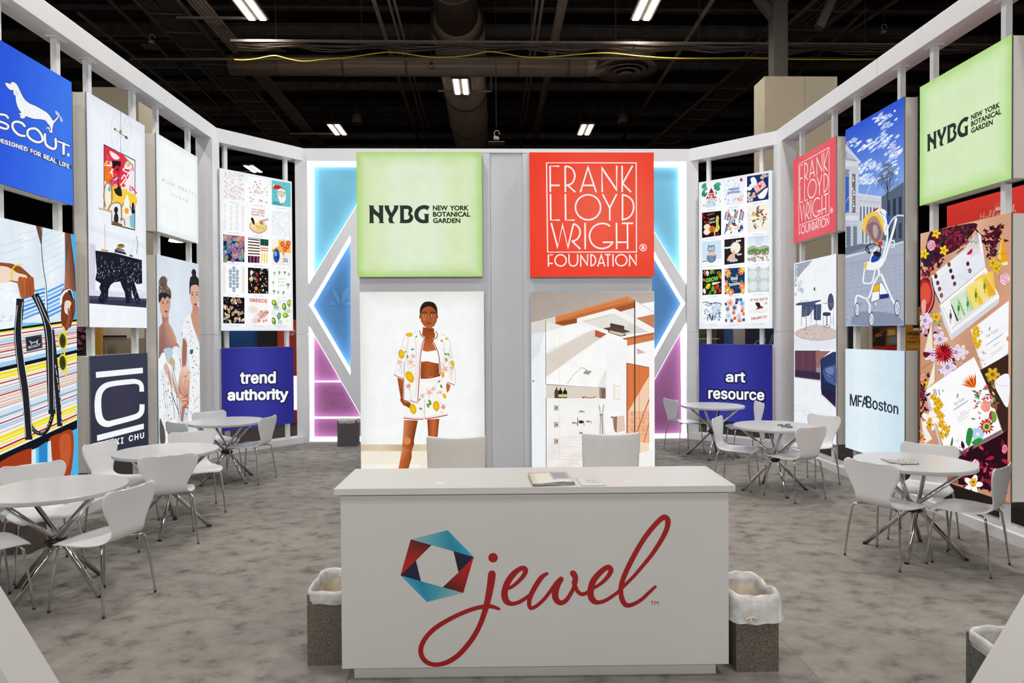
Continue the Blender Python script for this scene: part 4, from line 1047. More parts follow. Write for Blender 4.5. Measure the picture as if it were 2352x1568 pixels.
A.stroke([(670,780),(735,805),(805,835)], 38, OUT); A.stroke([(737,805),(737,935)], 50, OUT)
for p, w_, cl in LT: A.stroke(p, w_, '#f4f7fb', sm=True, closed=cl)
A.stroke([(672,782),(735,805),(803,834)], 18, '#f4f7fb'); A.stroke([(737,805),(737,925)], 30, '#f4f7fb'); A.ell(793,938,15,20,'#dfe8fb')
# tagline on a falling line
def tagline(body, x0, y0, x1, y1, h0, h1, c, off): A.textq(body, [(x0,y0-h0),(x1,y1-h1),(x1,y1),(x0,y0)], c, off=off)
A.stroke([(-60,772),(0,765),(320,880)], 56, OUT); A.stroke([(360,895),(470,945)], 62, OUT); A.stroke([(510,965),(655,1015)], 62, OUT); A.stroke([(690,1030),(805,1078)], 62, OUT)
tagline('DESIGNED', -38, 782, 322, 902, 50, 52, '#f4f7fb', .03); tagline('FOR', 352, 915, 474, 968, 50, 56, '#f4f7fb', .03)
tagline('REAL', 504, 980, 656, 1040, 52, 56, '#f4f7fb', .03); tagline('LIFE', 686, 1052, 806, 1102, 50, 52, '#f4f7fb', .03)
A.build(label='white dachshund over white outlined lettering on blue')

# ---- striped tote bag picture
o, A = side_box(-1, -96, 176, .43, 2.79, 'lightbox', 'tall lightbox picture of hands holding a striped tote bag, left edge')
full(A, lambda u, v: lerp((120,206,240), (70,180,232), u))
A.px(0,480,2.53)
A.quad_grid([(-250,-60),(375,100),(378,660),(-250,660)], 8, 10, lambda u, v: lerp((244,248,251), (200,220,238), abs(math.sin(u*9+v*3))*.6))
rr = random.Random(12)
for k in range(26):
    y = 60+k*24; x0 = 0 if k % 2 else 130
    A.stroke([(x0-20,y+38),(x0+60,y+20),(x0+130,y-8)], 2+2*(k%3), rr.choice(['#cfe2f2','#dbe8f4','#dfe6dc','#bcd8f0']), sm=True)
for k in range(7): A.poly([(130,490+k*24),(205,470+k*22),(260,455+k*22),(262,467+k*22),(205,482+k*22),(130,502+k*24)], ['#5aa0e8','#3f86dd','#7fb9f0'][k%3])
for k in range(7): A.poly([(275,475+k*24),(370,430+k*24),(372,442+k*24),(275,489+k*24)], ['#5aa0e8','#7fb9f0','#4d92e2'][k%3])
for k in range(7): A.stroke([(250,150+k*40),(310,125+k*38),(372,95+k*38)], 3, ['#b9d9f0','#cfe0d0'][k%2], sm=True)
A.poly([(207,88),(238,95),(243,190),(236,205),(218,140)], '#7a4632'); A.stroke([(243,100),(240,220),(250,340),(268,460),(275,640)], 5, '#3c6b74', sm=True)
A.poly([(375,135),(408,140),(435,350),(440,480),(400,470),(372,460),(380,300)], ['#8a5440','#6f4030','#5f3526','#6f4030','#9c6550','#b57a62','#7a4a38'])
A.poly([(-250,260),(0,310),(60,315),(120,335),(160,370),(190,400),(200,470),(195,500),(165,508),(130,520),(115,500),(100,430),(60,420),(-250,420)], '#96502f', False)
A.poly([(-200,330),(0,330),(60,345),(100,370),(150,385),(150,410),(100,420),(60,415),(0,432),(-200,440)], '#f2d9c8', True)
A.poly([(105,400),(130,395),(140,420),(135,500),(120,515),(108,460)], '#b3603a', True)
for x in (140,162,183): A.poly([(x-12,405),(x+10,400),(x+14,470),(x+8,505),(x-8,508),(x-10,450)], ['#a8562f','#8e4526','#b5653c'][x%3], True)
for x in (132,153,175): A.stroke([(x-2,420),(x,495)], 2, '#6a3018')
A.stroke([(118,325),(85,330),(66,365),(68,412)], 8, '#f4cf1f', sm=True)
A.poly([(-200,440),(20,430),(90,470),(110,540),(100,640),(60,690),(-200,700)], '#eef6fb', True)
rr = random.Random(3)
for k in range(26): A.ell(rr.uniform(-40,95), rr.uniform(450,660), rr.uniform(6,16), rr.uniform(5,12), rr.choice(['#ffffff','#dceaf4','#f4fafd','#cfe2ef']), n=7)
# bag body on a slope
def L_(x, y0, y1): return y0+(y1-y0)*(x/447)
def band(t0, t1, c):                       # t 0..1 bag top .. bottom
    f = lambda x, t: (x, (L_(x,698,640))*(1-t)+(L_(x,1470,1260))*t)
    A.poly([f(-260,t0), f(445,t0), f(445,t1), f(-260,t1)], c)
band(0, 1, '#e9f2f8')
stripes = [(0,.018,'#16161c'),(.018,.03,'#f2dc22'),(.045,.055,'#c62430'),(.07,.08,'#d8c6b4'),(.085,.105,'#a8d2ee'),(.112,.12,'#c62430'),(.125,.14,'#d9a8a0'),(.15,.162,'#d8c0a0'),(.166,.176,'#c62430'),(.19,.2,'#dcb8a8'),(.21,.22,'#9a4350'),(.225,.24,'#eaf2f8'),(.25,.285,'#a4cdee'),(.285,.315,'#18181e'),
 (.325,.35,'#f4dc20'),(.355,.375,'#f6e23a'),(.385,.39,'#f2dc22'),(.40,.41,'#c62430'),(.43,.44,'#d9b9a0'),(.45,.47,'#b8d8ee'),(.475,.485,'#c9beb4'),(.49,.50,'#c62430'),(.51,.53,'#e8cdb8'),(.54,.55,'#dfa89a'),(.56,.58,'#e6c8a8'),(.585,.59,'#c62430'),(.61,.65,'#cfe2f2'),(.65,.665,'#9f9fa8'),(.67,.685,'#cfe2f2'),(.70,.71,'#c62430'),(.72,.74,'#a9cfee'),(.745,.75,'#a08f8a'),(.77,.78,'#e8b49a'),(.80,.825,'#f4dc20'),(.83,.85,'#f6e23a'),(.86,.87,'#f2dc22'),(.885,.9,'#c62430'),(.905,.925,'#f4dc20'),(.94,1.02,'#17181f')]
for s in stripes: band(*s)
STR = '#23252b'
for pts, w_ in (([(114,520),(110,600),(102,680),(101,760),(116,900),(138,1040),(154,1160),(164,1340)], 44), ([(198,495),(236,570),(262,640),(279,740),(287,900),(292,1040),(300,1190)], 42), ([(296,700),(318,900),(328,1020),(338,1150),(345,1262)], 30)):
    A.stroke(pts, w_, STR, sm=True, cap=False)
A.stroke([(140,1185),(170,1250),(200,1290),(235,1305),(265,1290),(290,1240),(302,1190)], 22, STR, sm=True)
def stitch(pts, n):
    P = spline(pts, 12); L = len(P)
    for i in range(n):
        j = int(i*(L-2)/n); j2 = min(L-1, j+max(1, int(L/n*.5)))
        A.line([P[j], P[j2]], 3.2, '#e4e6ea')
stitch([(98,560),(84,700),(88,800),(104,940),(124,1080),(145,1340)], 60); stitch([(128,540),(120,640),(122,760),(138,900),(160,1040),(182,1330)], 60)
stitch([(196,500),(250,640),(270,760),(276,900),(280,1180)], 50); stitch([(215,510),(262,620),(296,700),(304,860),(310,1180)], 50)
stitch([(318,905),(335,1020),(352,1150),(355,1255)], 26); stitch([(172,1245),(200,1290),(240,1300),(270,1270),(305,1195)], 20)
A.poly([(144,745),(238,728),(244,806),(152,828)], '#2a2c36'); A.stroke([(150,750),(233,735),(238,802),(157,820)], 3, '#4a4c58', closed=True)
A.poly([(165,770),(172,762),(180,772),(200,770),(215,760),(222,755),(216,772),(218,785),(210,785),(206,776),(184,780),(182,788),(176,788),(174,776)], '#aeb4c4')
A.textq('SCOUT', [(160,797),(232,780),(232,795),(160,812)], '#e4e8ee', off=.02)
# right hand with watch and sunglasses
A.poly([(352,490),(372,465),(400,460),(425,490),(435,560),(430,620),(410,670),(385,705),(365,690),(352,640),(355,560)], '#7a3d26', True)
A.poly([(375,540),(395,530),(412,545),(405,570),(398,610),(385,610),(372,590)], '#efd6c4', True)
for k in range(3): A.stroke([(395+k*12,580+k*8),(398+k*10,630),(385+k*10,685)], 9, ['#a0583a','#8c4a2c','#6f3520'][k], sm=True)
A.stroke([(352,545),(355,510),(375,480),(400,470)], 14, '#e8ecf0', sm=True); A.poly([(390,468),(412,470),(426,520),(418,530),(404,500)], '#1c2c4a'); A.stroke([(390,468),(412,470),(426,520)], 4, '#dfe6ee')
YL = '#e8d820'
A.stroke([(365,685),(372,700),(378,760),(372,830),(380,900),(382,970)], 9, YL, sm=True)
for cy in (765, 893):
    A.ell(362, cy, 26, 52, YL, rot=-.05); A.ell(361, cy, 19, 42, '#26291f', rot=-.05, c2='#4a4a2c')
A.poly([(335,720),(350,725),(345,745)], YL)
# bottom: knees
A.poly([(-20,1482),(180,1390),(180,1500),(60,1560),(-20,1560)], '#a23c1c', True); A.poly([(280,1340),(350,1300),(415,1285),(425,1400),(400,1560),(340,1560),(300,1450)], ['#b5442010'[:7]]*7 if False else '#a8401e', True)
A.poly([(345,1330),(400,1310),(410,1400),(390,1500),(355,1480)], '#c05a30', True)
A.poly([(222,1380),(270,1350),(272,1540),(225,1560)], '#2f86c8'); A.poly([(180,1400),(205,1390),(208,1560),(180,1570)], '#d9e8f4'); A.poly([(275,1350),(292,1345),(300,1480),(290,1560),(275,1560)], '#cfe4f4')
A.build(label='striped tote bag held by a brown hand over a white shirt')

# ---- decor room picture
o, A = side_box(-1, 206, 338, T0, U1, 'lightbox', 'tall lightbox picture of a white room with a black carved console and framed art')
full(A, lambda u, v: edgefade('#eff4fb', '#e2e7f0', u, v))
A.px(190,200,2.8)
for y0, y1 in ((880,985),(895,998),(905,1010),(1210,1290),(1225,1300)): A.line([(40,y0+8),(412,y1+30)], 3, '#cdd6e4')
A.line([(42,130),(415,300)], 2, '#dde4ee'); A.line([(345,380),(412,430)], 3, '#d6deea')
A.poly([(42,1000),(80,1010),(80,1330),(42,1340)], '#d6d2e4'); A.line([(42,1020),(75,1030),(75,1220),(42,1225)], 3, '#c4c4dc')
A.poly([(40,1300),(410,1330),(410,1380),(40,1360)], '#dcdcf0'); A.poly([(40,1340),(410,1360),(408,1418),(40,1390)], '#4d4a66'); A.poly([(40,1365),(410,1375),(408,1418),(40,1390)], '#3a3850')
A.poly([(40,1394),(408,1420),(408,1548),(40,1540)], '#f3f7fc'); 
for k in range(9): A.stroke([(50,1420+k*14),(150,1430+k*13),(280,1425+k*14),(400,1440+k*12)], 2, '#e2e8f2', sm=True)
A.poly([(134,366),(338,470),(336,922),(184,884),(184,800),(134,786)], '#1e2228'); A.poly([(138,374),(334,474),(332,914),(188,878),(188,796),(138,782)], '#f2ece6')
A.poly([(138,374),(262,438),(300,480),(300,560),(270,640),(200,650),(138,600)], '#e0384a'); A.poly([(138,480),(180,470),(200,540),(180,620),(138,600)], '#f07030')
rr = random.Random(21)
for k in range(34):
    c = rr.choice(['#ffffff','#f4d94a','#e8487a','#d65ac0','#f2a63c','#f7e9f2','#ef5a3c','#c23c68']); x = rr.uniform(150,320); y = rr.uniform(430,680)+(x-150)*.2
    A.stroke([(x,y),(x+rr.uniform(-25,25),y+rr.uniform(-18,28)),(x+rr.uniform(-30,30),y+rr.uniform(10,50))], rr.uniform(4,10), c, sm=True)
A.poly([(188,472),(245,478),(242,530),(190,525)], '#221a22'); A.petals(222,530,26,9,'#e0283c','#b01c34','#2a1a20'); A.line([(228,550),(228,650)], 4, '#33202c')
A.poly([(175,410),(225,440),(235,460),(205,465),(180,440)], '#fbe9ee', True); A.ell(292,500,24,30,'#f6f2f6',rot=.4); A.ell(294,500,10,16,'#e0c25a',rot=.4); A.stroke([(270,498),(292,474),(312,500)], 4, '#2a2a30', sm=True)
for x, y, s in ((250,590,1),(285,570,1),(272,620,1.2)): A.stroke([(x,y),(x+15,y-25),(x+28,y-5),(x+10,y+18),(x-5,y+40)], 8, '#fbeef4', sm=True)
A.poly([(170,640),(330,690),(332,760),(188,730)], '#f6cf4a', True); A.poly([(200,650),(240,640),(250,700),(215,690)], '#2b2622', True)
for p in ([(145,770),(135,700),(145,630),(170,615),(186,660),(185,740),(160,790)],[(160,790),(180,755),(215,742),(245,760),(248,860)],[(250,770),(270,740),(305,770),(325,830)]): A.stroke(p, 9, '#b08a52', sm=True)
A.ell(164,680,14,50,'#f4f4ee'); A.ell(170,655,9,16,'#5ac4d0'); A.ell(281,795,26,32,'#f7f4ee'); A.ell(281,795,14,20,'#f2a63c'); A.poly([(262,760),(280,700),(290,700),(300,770)], '#f4f4ee', True)
A.ell(213,790,13,22,'#262a30'); A.ell(214,845,15,38,'#2a2e36'); A.ell(322,770,8,30,'#22262a'); A.ell(324,800,12,14,'#22262a'); A.poly([(300,830),(332,815),(332,910),(305,900)], '#7cc4d4')
A.poly([(188,860),(250,880),(260,905),(190,880)], '#7a5a3a'); A.stroke([(240,850),(262,848),(270,890)], 5, '#5a3a28', sm=True)
A.poly([(190,640),(210,620),(225,640),(205,655)], '#efb05a', True)
A.line([(243,150),(243,430)], 3, '#8f7b52')
for k in range(12):
    a = k*PI/6; A.line([(243,290),(243+62*math.cos(a),290+100*math.sin(a))], 1.6, '#b3b8bf')
A.stroke([(243+64*math.cos(a),285+135*math.sin(a)) for a in (2*PI*k/20 for k in range(20))], 1.8, '#bfc5cd', closed=True, sm=True)
A.poly([(198,262),(212,266),(212,282),(200,276)], '#6f6248'); A.poly([(268,310),(288,318),(286,338),(270,328)], '#6f6248'); A.line([(205,270),(280,324)], 4, '#8a7a50'); A.ell(242,288,7,16,'#9c864e')
A.poly([(100,772),(190,800),(185,812),(150,797),(102,786)], '#d9b87a'); A.poly([(125,810),(182,825),(182,900),(120,885)], '#eef1f8')
A.line([(141,880),(141,1040)], 3, '#c8a25a'); A.poly([(118,1040),(162,1046),(162,1060),(118,1052)], '#d2a862'); A.line([(305,1090),(345,960),(352,1080)], 8, '#dfe6f0'); A.stroke([(345,960),(352,1010),(346,1070)], 4, '#8f98a8', sm=True)
A.poly([(205,1040),(275,1062),(280,1078),(205,1062)], '#3e3c44'); A.poly([(215,1030),(265,1046),(268,1056),(215,1042)], '#5d5a60'); A.ell(245,1022,24,15,'#b8894a'); A.ell(245,1016,20,6,'#7d5830'); A.poly([(300,1075),(322,1082),(322,1092),(300,1088)], '#6a6872')
BK = '#1d1f2b'
A.poly([(80,1050),(205,1066),(300,1092),(380,1112),(382,1262),(350,1268),(330,1250),(345,1300),(372,1380),(368,1398),(345,1392),(325,1340),(312,1300),(318,1385),(278,1392),(270,1320),(255,1290),(240,1250),(200,1255),(180,1270),(165,1300),(160,1370),(130,1390),(105,1385),(100,1360),(118,1320),(105,1290),(115,1262),(80,1240),(90,1180),(84,1120)], BK)
for k in range(260):
    x = rr.uniform(86,378); y = 1070+(x-80)*.17+rr.random()*150
    A.poly([(x,y),(x+rr.uniform(3,9),y+rr.uniform(-6,4)),(x+rr.uniform(-2,6),y+rr.uniform(5,14))], rr.choice(['#59617c','#3c425a','#7f89a4','#2c3044','#a3adc4','#12131c']))
for k in range(30):
    x = rr.choice([135,300,350]); y = rr.uniform(1280,1380); x += rr.uniform(-16,16)-(.0); A.poly([(x,y),(x+4,y+3),(x+2,y+16)], rr.choice(['#59617c','#7f89a4','#3c425a']))
A.build(label='white room with black carved console and framed abstract art')

# ---- big C sign
o, A = side_box(-1, 206, 338, .39, S1, 'lightbox', 'charcoal lightbox with a large white squared C and lettering, lower left')
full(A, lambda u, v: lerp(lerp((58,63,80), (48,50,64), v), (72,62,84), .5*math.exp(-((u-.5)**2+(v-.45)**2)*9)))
A.px(190,740,4.704)
WH = '#f5f8fa'
A.poly([(140,537),(648,489),(650,548),(143,600)], WH); A.poly([(153,1220),(658,1093),(660,1150),(155,1283)], WH)
A.stroke([(636,748),(634,690),(615,655),(575,640),(520,640),(330,662),(240,690),(185,750),(165,830),(165,940),(180,1030),(215,1080),(270,1098),(330,1085),(520,1035),(600,1005),(635,960),(640,885)], [50,48,48,50,54,56,60,66,70,74,76,74,66,60,58,58,56,54,54], WH, sm=True, cap=False)
A.textq('IKKI', [(245,1275),(440,1240),(440,1308),(245,1340)], WH, off=.03, space=1.25); A.textq('CHU', [(496,1224),(662,1185),(662,1250),(496,1290)], WH, off=.03, space=1.25)
A.build(label='large white squared C between two bars')

# ---- blank white sign with pale lettering
o, A = side_box(-1, 364, 458, U0, U1, 'lightbox', 'nearly blank white lightbox with pale grey spaced lettering, upper left')
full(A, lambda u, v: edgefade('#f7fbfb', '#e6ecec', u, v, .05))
A.px(190,200,2.8)
def spaced(word, x0, y0, x1, y1, h0, h1, wd, c):
    n = len(word)
    for i, ch in enumerate(word):
        if ch == ' ': continue
        t = i/(n-1); x = x0+(x1-x0)*t; y = y0+(y1-y0)*t; h = h0+(h1-h0)*t; w2 = wd*(1-.2*t); sl = (y1-y0)/(x1-x0)
        A.textq(ch, [(x,y-h),(x+w2,y-h+w2*sl),(x+w2,y+w2*sl),(x,y)], c)
spaced('PLUM PRETTY', 512, 604, 722, 702, 20, 18, 14, '#a9b8ba'); spaced('SUGAR', 572, 700, 666, 738, 20, 18, 14, '#a9b8ba')
A.build(label='pale grey lettering on white')

# ---- two women in floral dresses
o, A = side_box(-1, 362, 458, .43, 2.787, 'lightbox', 'tall lightbox picture of two women with pinned-up hair in pale floral dresses')
full(A, lambda u, v: lerp((205,216,228), (224,232,242), math.exp(-((u-.45)**2*4+(v-.25)**2*6))))
A.px(350,580,3.484)
rr = random.Random(5)
DR = '#eef1f4'
# right woman
A.poly([(235,640),(262,660),(275,760),(268,900),(240,910),(236,800),(242,700)], '#a8705a', True)
A.poly([(318,460),(372,450),(378,520),(378,720),(330,600),(300,520)], ['#d9ab94','#c9967e','#d6a890','#c99a84','#d2a38c','#c8937c'])
A.poly([(300,480),(262,520),(242,600),(240,680),(262,700),(285,720),(288,860),(300,1000),(295,1180),(285,1350),(378,1340),(379,760),(355,690),(322,580),(308,510)], DR)
A.poly([(302,330),(300,260),(322,235),(360,245),(374,290),(372,360),(362,420),(346,450),(322,430),(306,390)], '#d8ab96', True)
A.poly([(296,320),(296,240),(305,195),(318,185),(312,155),(328,130),(348,150),(350,185),(370,215),(375,290),(362,262),(330,258),(306,275),(302,330)], '#2e2a2c', True)
A.stroke([(312,322),(325,316)], 5, '#3a2c28'); A.stroke([(350,322),(364,318)], 5, '#3a2c28'); A.ell(320,337,7,5,'#3a3030'); A.ell(356,338,6,5,'#3a3030'); A.line([(338,340),(334,378)], 3, '#b98672'); A.poly([(330,412),(345,405),(356,413),(345,424)], '#9c3c40', True); A.poly([(322,430),(362,425),(370,470),(330,490)], '#c08e78', True)
# left woman
A.poly([(50,600),(80,560),(75,500),(128,500),(130,560),(160,610),(190,680),(200,780),(190,800),(110,800),(50,860)], ['#b98a76','#a8786a','#9c6c60','#b07e6c','#c99a84','#d8ac98','#d0a48c','#b98a76','#c29480','#9a6a68','#8c605c'])
A.poly([(60,440),(58,400),(70,370),(110,350),(142,375),(143,420),(135,470),(112,520),(85,510),(66,480)], '#d0a28c', True)
A.poly([(52,400),(48,340),(50,270),(52,225),(75,190),(105,195),(115,230),(120,265),(145,300),(150,360),(135,370),(110,345),(80,360),(64,390)], '#6e5a54', True)
for k in range(26): x, y = rr.uniform(55,120), rr.uniform(200,330); A.stroke([(x,y),(x+rr.uniform(-10,14),y+rr.uniform(6,22))], 4, rr.choice(['#3a3032','#bdb2ac','#8c7870','#e0dad4','#4c4042']))
A.poly([(50,340),(80,320),(125,330),(148,360),(120,350),(100,370),(80,355),(62,385),(52,400)], '#2f282a', True)
A.ell(84,405,7,5,'#4a3a38'); A.ell(122,400,6,5,'#4a3a38'); A.stroke([(75,393),(92,390)], 4, '#4a3a36'); A.stroke([(114,388),(130,386)], 4, '#4a3a36'); A.line([(106,405),(102,440)], 3, '#b07c6a'); A.poly([(96,468),(110,462),(122,470),(110,482)], '#a0484a', True)
A.poly([(190,720),(215,760),(225,880),(235,940),(205,940),(190,860),(175,780)], '#b08070', True)
# her dress, arm, knee
A.poly([(50,850),(100,790),(150,770),(205,760),(222,790),(215,850),(230,930),(215,1000),(210,1100),(215,1340),(180,1400),(180,1530),(100,1530),(60,1400),(50,1200)], DR)
A.poly([(50,870),(80,800),(108,830),(100,900),(60,935)], '#f4f7fa', True); A.poly([(165,760),(200,750),(228,800),(215,850),(190,800)], '#e2e9f0', True)
A.poly([(92,770),(160,770),(150,880),(120,880),(100,820)], '#b9cbd8', True); A.poly([(150,885),(185,880),(188,950),(150,940)], '#d6dce2'); A.line([(170,890),(170,945)], 5, '#3a3c44')
A.poly([(130,870),(160,910),(180,880),(170,850),(150,840)], '#c9b27a', True)
A.poly([(230,920),(275,900),(300,950),(298,1050),(290,1150),(290,1220),(262,1230),(245,1350),(228,1350),(232,1200),(215,1150),(205,1060),(215,980)], ['#e8c4b0','#f0d2c0','#e6bba4','#d9a890','#c98a74','#b87460','#a8604c','#b87460','#a05a48','#c98a74','#a87060','#c99a86','#e0b49e'])
A.stroke([(285,960),(262,1020),(250,1080),(255,1120)], 4, '#b9806a', sm=True); A.stroke([(208,1070),(230,1130),(262,1150),(288,1130)], 5, '#8c4a40', sm=True)
A.poly([(105,880),(130,920),(170,1020),(215,1120),(265,1160),(275,1190),(240,1230),(215,1180),(160,1080),(110,980),(90,920)], '#dcb29e', True)
for k in range(4): A.stroke([(232+k*6,1165+k*24),(262+k*3,1160+k*25),(284,1172+k*24)], 11, ['#c9826c','#b56a58','#cf8f7a','#a85c4c'][k], sm=True)
for k in range(8): A.stroke([(70+k*14,950),(90+k*16,1100),(110+k*17,1330)], 4, rr.choice(['#d0dae4','#c0ccd8','#5c6670','#dde5ec','#b8c6bc']), sm=True)
A.poly([(58,1330),(85,1380),(100,1440),(100,1520),(62,1520)], '#5a5250', True)
for k in range(190):
    if rr.random() < .5: x, y = rr.uniform(250,376), rr.uniform(530,1340)
    else: x, y = rr.uniform(60,210), rr.uniform(950,1500)
    if x < 210 and y > 1340 and x < 90: continue
    if 210 > x > 110 and y < 1150 and y < 880+(x-90)*1.9: continue
    if x > 320 and y < 700: continue
    A.ell(x, y, rr.uniform(2,5), rr.uniform(3,8), rr.choice(['#c9606a','#7c8c6c','#d9b45a','#5a7c84','#b84a54','#e0a49a','#3f6658','#c8a86a']), rot=rr.uniform(0,3), n=6)
A.poly([(300,780),(325,775),(322,805),(306,812)], '#2f6a62', True); A.poly([(120,1030),(132,1040),(125,1070)], '#c9a45a'); A.stroke([(148,1120),(180,1200),(215,1290)], 6, '#6a5c5c', sm=True)
A.build(label='two women in floral dresses against pale grey')

# ---- helper for the two poster grids
def cells(A, k, tl, tr, br, bl, rows=5, ncol=3):
    pass
def pat(A, q, fn):                         # draw into a tile: fn gets local drawing frame 0..100
    tf0 = A.tf
    def f(p):
        u, v = max(0, min(1, p[0]/100)), p[1]/100
        v = max(0, v) if v > 1.05 else max(0, min(1, v))
        return tf0(tuple((q[0][k]*(1-u)+q[1][k]*u)*(1-v)+(q[3][k]*(1-u)+q[2][k]*u)*v for k in (0,1)))
    A.tf = f; fn(A); A.tf = tf0
def bgd(c): return lambda A: A.rect(0,0,100,100,c)
def scat(A, rr, n, cols, s0, s1, x0=3, y0=3, x1=97, y1=97, kind='ell'):
    for _ in range(n):
        x, y, s, c = rr.uniform(x0,x1), rr.uniform(y0,y1), rr.uniform(s0,s1), rr.choice(cols)
        if kind == 'ell': A.ell(x, y, s, s*rr.uniform(.5,1), c, rot=rr.uniform(0,3), n=7)
        elif kind == 'fl': A.petals(x, y, s, 6, c, rr.choice(cols), rr.choice(cols))
        elif kind == 'st': a = rr.uniform(0,3.1); A.line([(x,y),(x+s*math.cos(a),y+s*math.sin(a))], s*.35, c)
        elif kind == 'leaf': A.leaf(x, y, s, rr.uniform(0,6.3), c, .45)
def caption(A, s, w0=25, w1=75): A.textq(s, [(w0,107),(w1,107),(w1,112),(w0,112)], '#a4adb3')

rg = random.Random(9)
def g_ptn1(A):
    A.rect(0,0,100,100,'#f7f6f8')
    for _ in range(190): x, y = rg.uniform(0,92), rg.uniform(2,98); A.stroke([(x,y),(x+3,y-2),(x+7,y+1)], 1.5, rg.choice(['#b5c6ea','#eab0a8','#f0d68a','#cdbcdc','#a8bcd8','#d89a9a','#ddd6ea']), sm=True)
def g_jelly(A):
    A.rect(0,0,100,100,'#fafbfc')
    for _ in range(20):
        x, y = rg.uniform(4,92), rg.choice([rg.uniform(2,34), rg.uniform(66,97)]); A.stroke([(x,y),(x+4,y+3)], 3.2, rg.choice(['#e05a4a','#f0c860','#6cb070','#5a4a52','#e8907a','#b9c8d8']))
    for x, y in ((6,45),(92,50),(22,40),(80,40),(12,60),(92,62)): A.stroke([(x,y),(x+3,y+4)], 3, rg.choice(['#e05a4a','#4a4450','#f0c860']))
    A.textq('SO', [(42,36),(60,36),(60,45),(42,45)], '#86b886', off=.02); A.textq('JELLY', [(26,50),(76,50),(76,62),(26,62)], '#d88a7a', off=.02)
def g_santa(A):
    A.rect(0,0,100,100,'#6cc6ca'); scat(A, rg, 12, ['#d9f2f2','#8fdcde'], 1, 2)
    A.poly([(8,28),(14,20),(35,16),(58,26),(66,36),(40,38),(25,32),(14,36)], '#d0282c', True); A.ell(10,20,4,4,'#f4f4f2'); A.stroke([(34,38),(50,31),(68,38)], 7, '#f5f5f2', sm=True)
    A.ell(51,47,15,12,'#f0d4bc'); A.poly([(30,50),(36,72),(48,90),(62,86),(74,68),(72,46),(66,58),(52,60),(38,58),(34,48)], '#f5f6f4', True); A.ell(52,62,2.4,2.2,'#282828'); A.stroke([(40,44),(47,42)], 1.3, '#333'); A.stroke([(56,42),(63,44)], 1.3, '#333')
    A.ell(52,53,3,2.4,'#d8988a')
    A.textq('JOLLY', [(5,84),(60,86),(60,97),(5,95)], '#2f4450', off=.03)
    for q in ((58,10),(70,24),(10,52),(12,66)): A.line([(q[0],q[1]),(q[0]+14,q[1]-2)], 2, '#4fa4ac')
def g_goat(A):
    A.rect(0,0,100,100,'#fafafb')
    for c in range(4):
        for r in range(5):
            x, y = 8+c*28, 10+r*20+(c%2)*6; A.stroke([(x-5,y-4),(x,y-7),(x+5,y-4),(x+3,y+2),(x-3,y+2),(x-4,y+7)], 1.2, '#b3b3c4', sm=True); A.stroke([(x,y-2),(x+2,y+5),(x+6,y+8)], 1.1, '#c3c3d2')
def g_ramen(A):
    A.rect(0,0,100,100,'#fbfafa')
    for i, t in enumerate(('YOU MAKE','MY HEART','RAMEN-TIC')): A.textq(t, [(18,4+i*10),(82,6+i*10),(82,13+i*10),(18,11+i*10)], '#b83c34', off=.02)
    A.ell(50,72,42,26,'#e2b9a0'); A.ell(50,70,38,22,'#f4dfa0'); A.stroke([(9,66),(14,86),(40,97),(64,96),(88,82),(91,66)], 4, '#d8a48c', sm=True)
    for k in range(14): A.stroke([(30+k*2.5,68),(44+k*2,78),(38+k*3,88)], 1.3, '#e8bf6a', sm=True)
    A.poly([(14,44),(26,42),(32,62),(26,66)], '#1f1f22', True); A.ell(44,50,10,9,'#fbf8f0'); A.ell(26,78,8,7,'#f8f4ea'); A.ell(27,79,3.5,3.5,'#e8932c'); A.ell(66,58,10,5,'#c86a4a',rot=.4)
    scat(A, rg, 16, ['#7aa84a','#a8c86a'], 1, 2, 58, 66, 84, 82); A.line([(60,50),(99,38)], 2.2, '#8a5a4a'); A.line([(60,54),(99,43)], 2.2, '#8a5a4a')
def g_toile(A):
    A.rect(0,0,100,100,'#f6f9fa')
    for _ in range(190): x, y = rg.uniform(2,98), rg.uniform(2,98); A.stroke([(x,y),(x+rg.uniform(-3,3),y+rg.uniform(2,8))], 1, rg.choice(['#a3c0c6','#c6d8dc','#b5ccd2','#8fb2ba']))
def g_bold(A):
    A.rect(0,0,100,100,'#1c2c54'); scat(A, rg, 74, ['#2a62b4','#e8783c','#3ca0c0','#6a4ab0','#e84a4a','#4a9a6a','#f0c040','#7ac0dc','#305ca0','#c84a9a','#e8a03c'], 6, 13, kind='fl')
def g_block(A):
    A.rect(0,0,100,100,'#fbfaf6')
    for k in range(7): A.rect(0,6+k*11,58,10.5+k*11,'#4a2320')
    A.rect(60,2,100,28,'#2f6a48'); [A.rect(64+k*10,2,68.5+k*10,28,'#1c2230') for k in range(4)]
    for k in range(2): A.rect(60,36+k*9,100,40+k*9,'#e0664a')
    A.rect(0,72,56,98,'#1c1418'); [A.rect(8+k*17,73,17+k*17,97,'#9c4a7c') for k in range(3)]
    A.rect(60,54,100,98,'#fbfaf2'); [A.rect(66+k*12,57,71+k*12,97,'#ecdc2c') for k in range(3)]; A.line([(0,2),(60,2)], 2, '#3a6aa0')
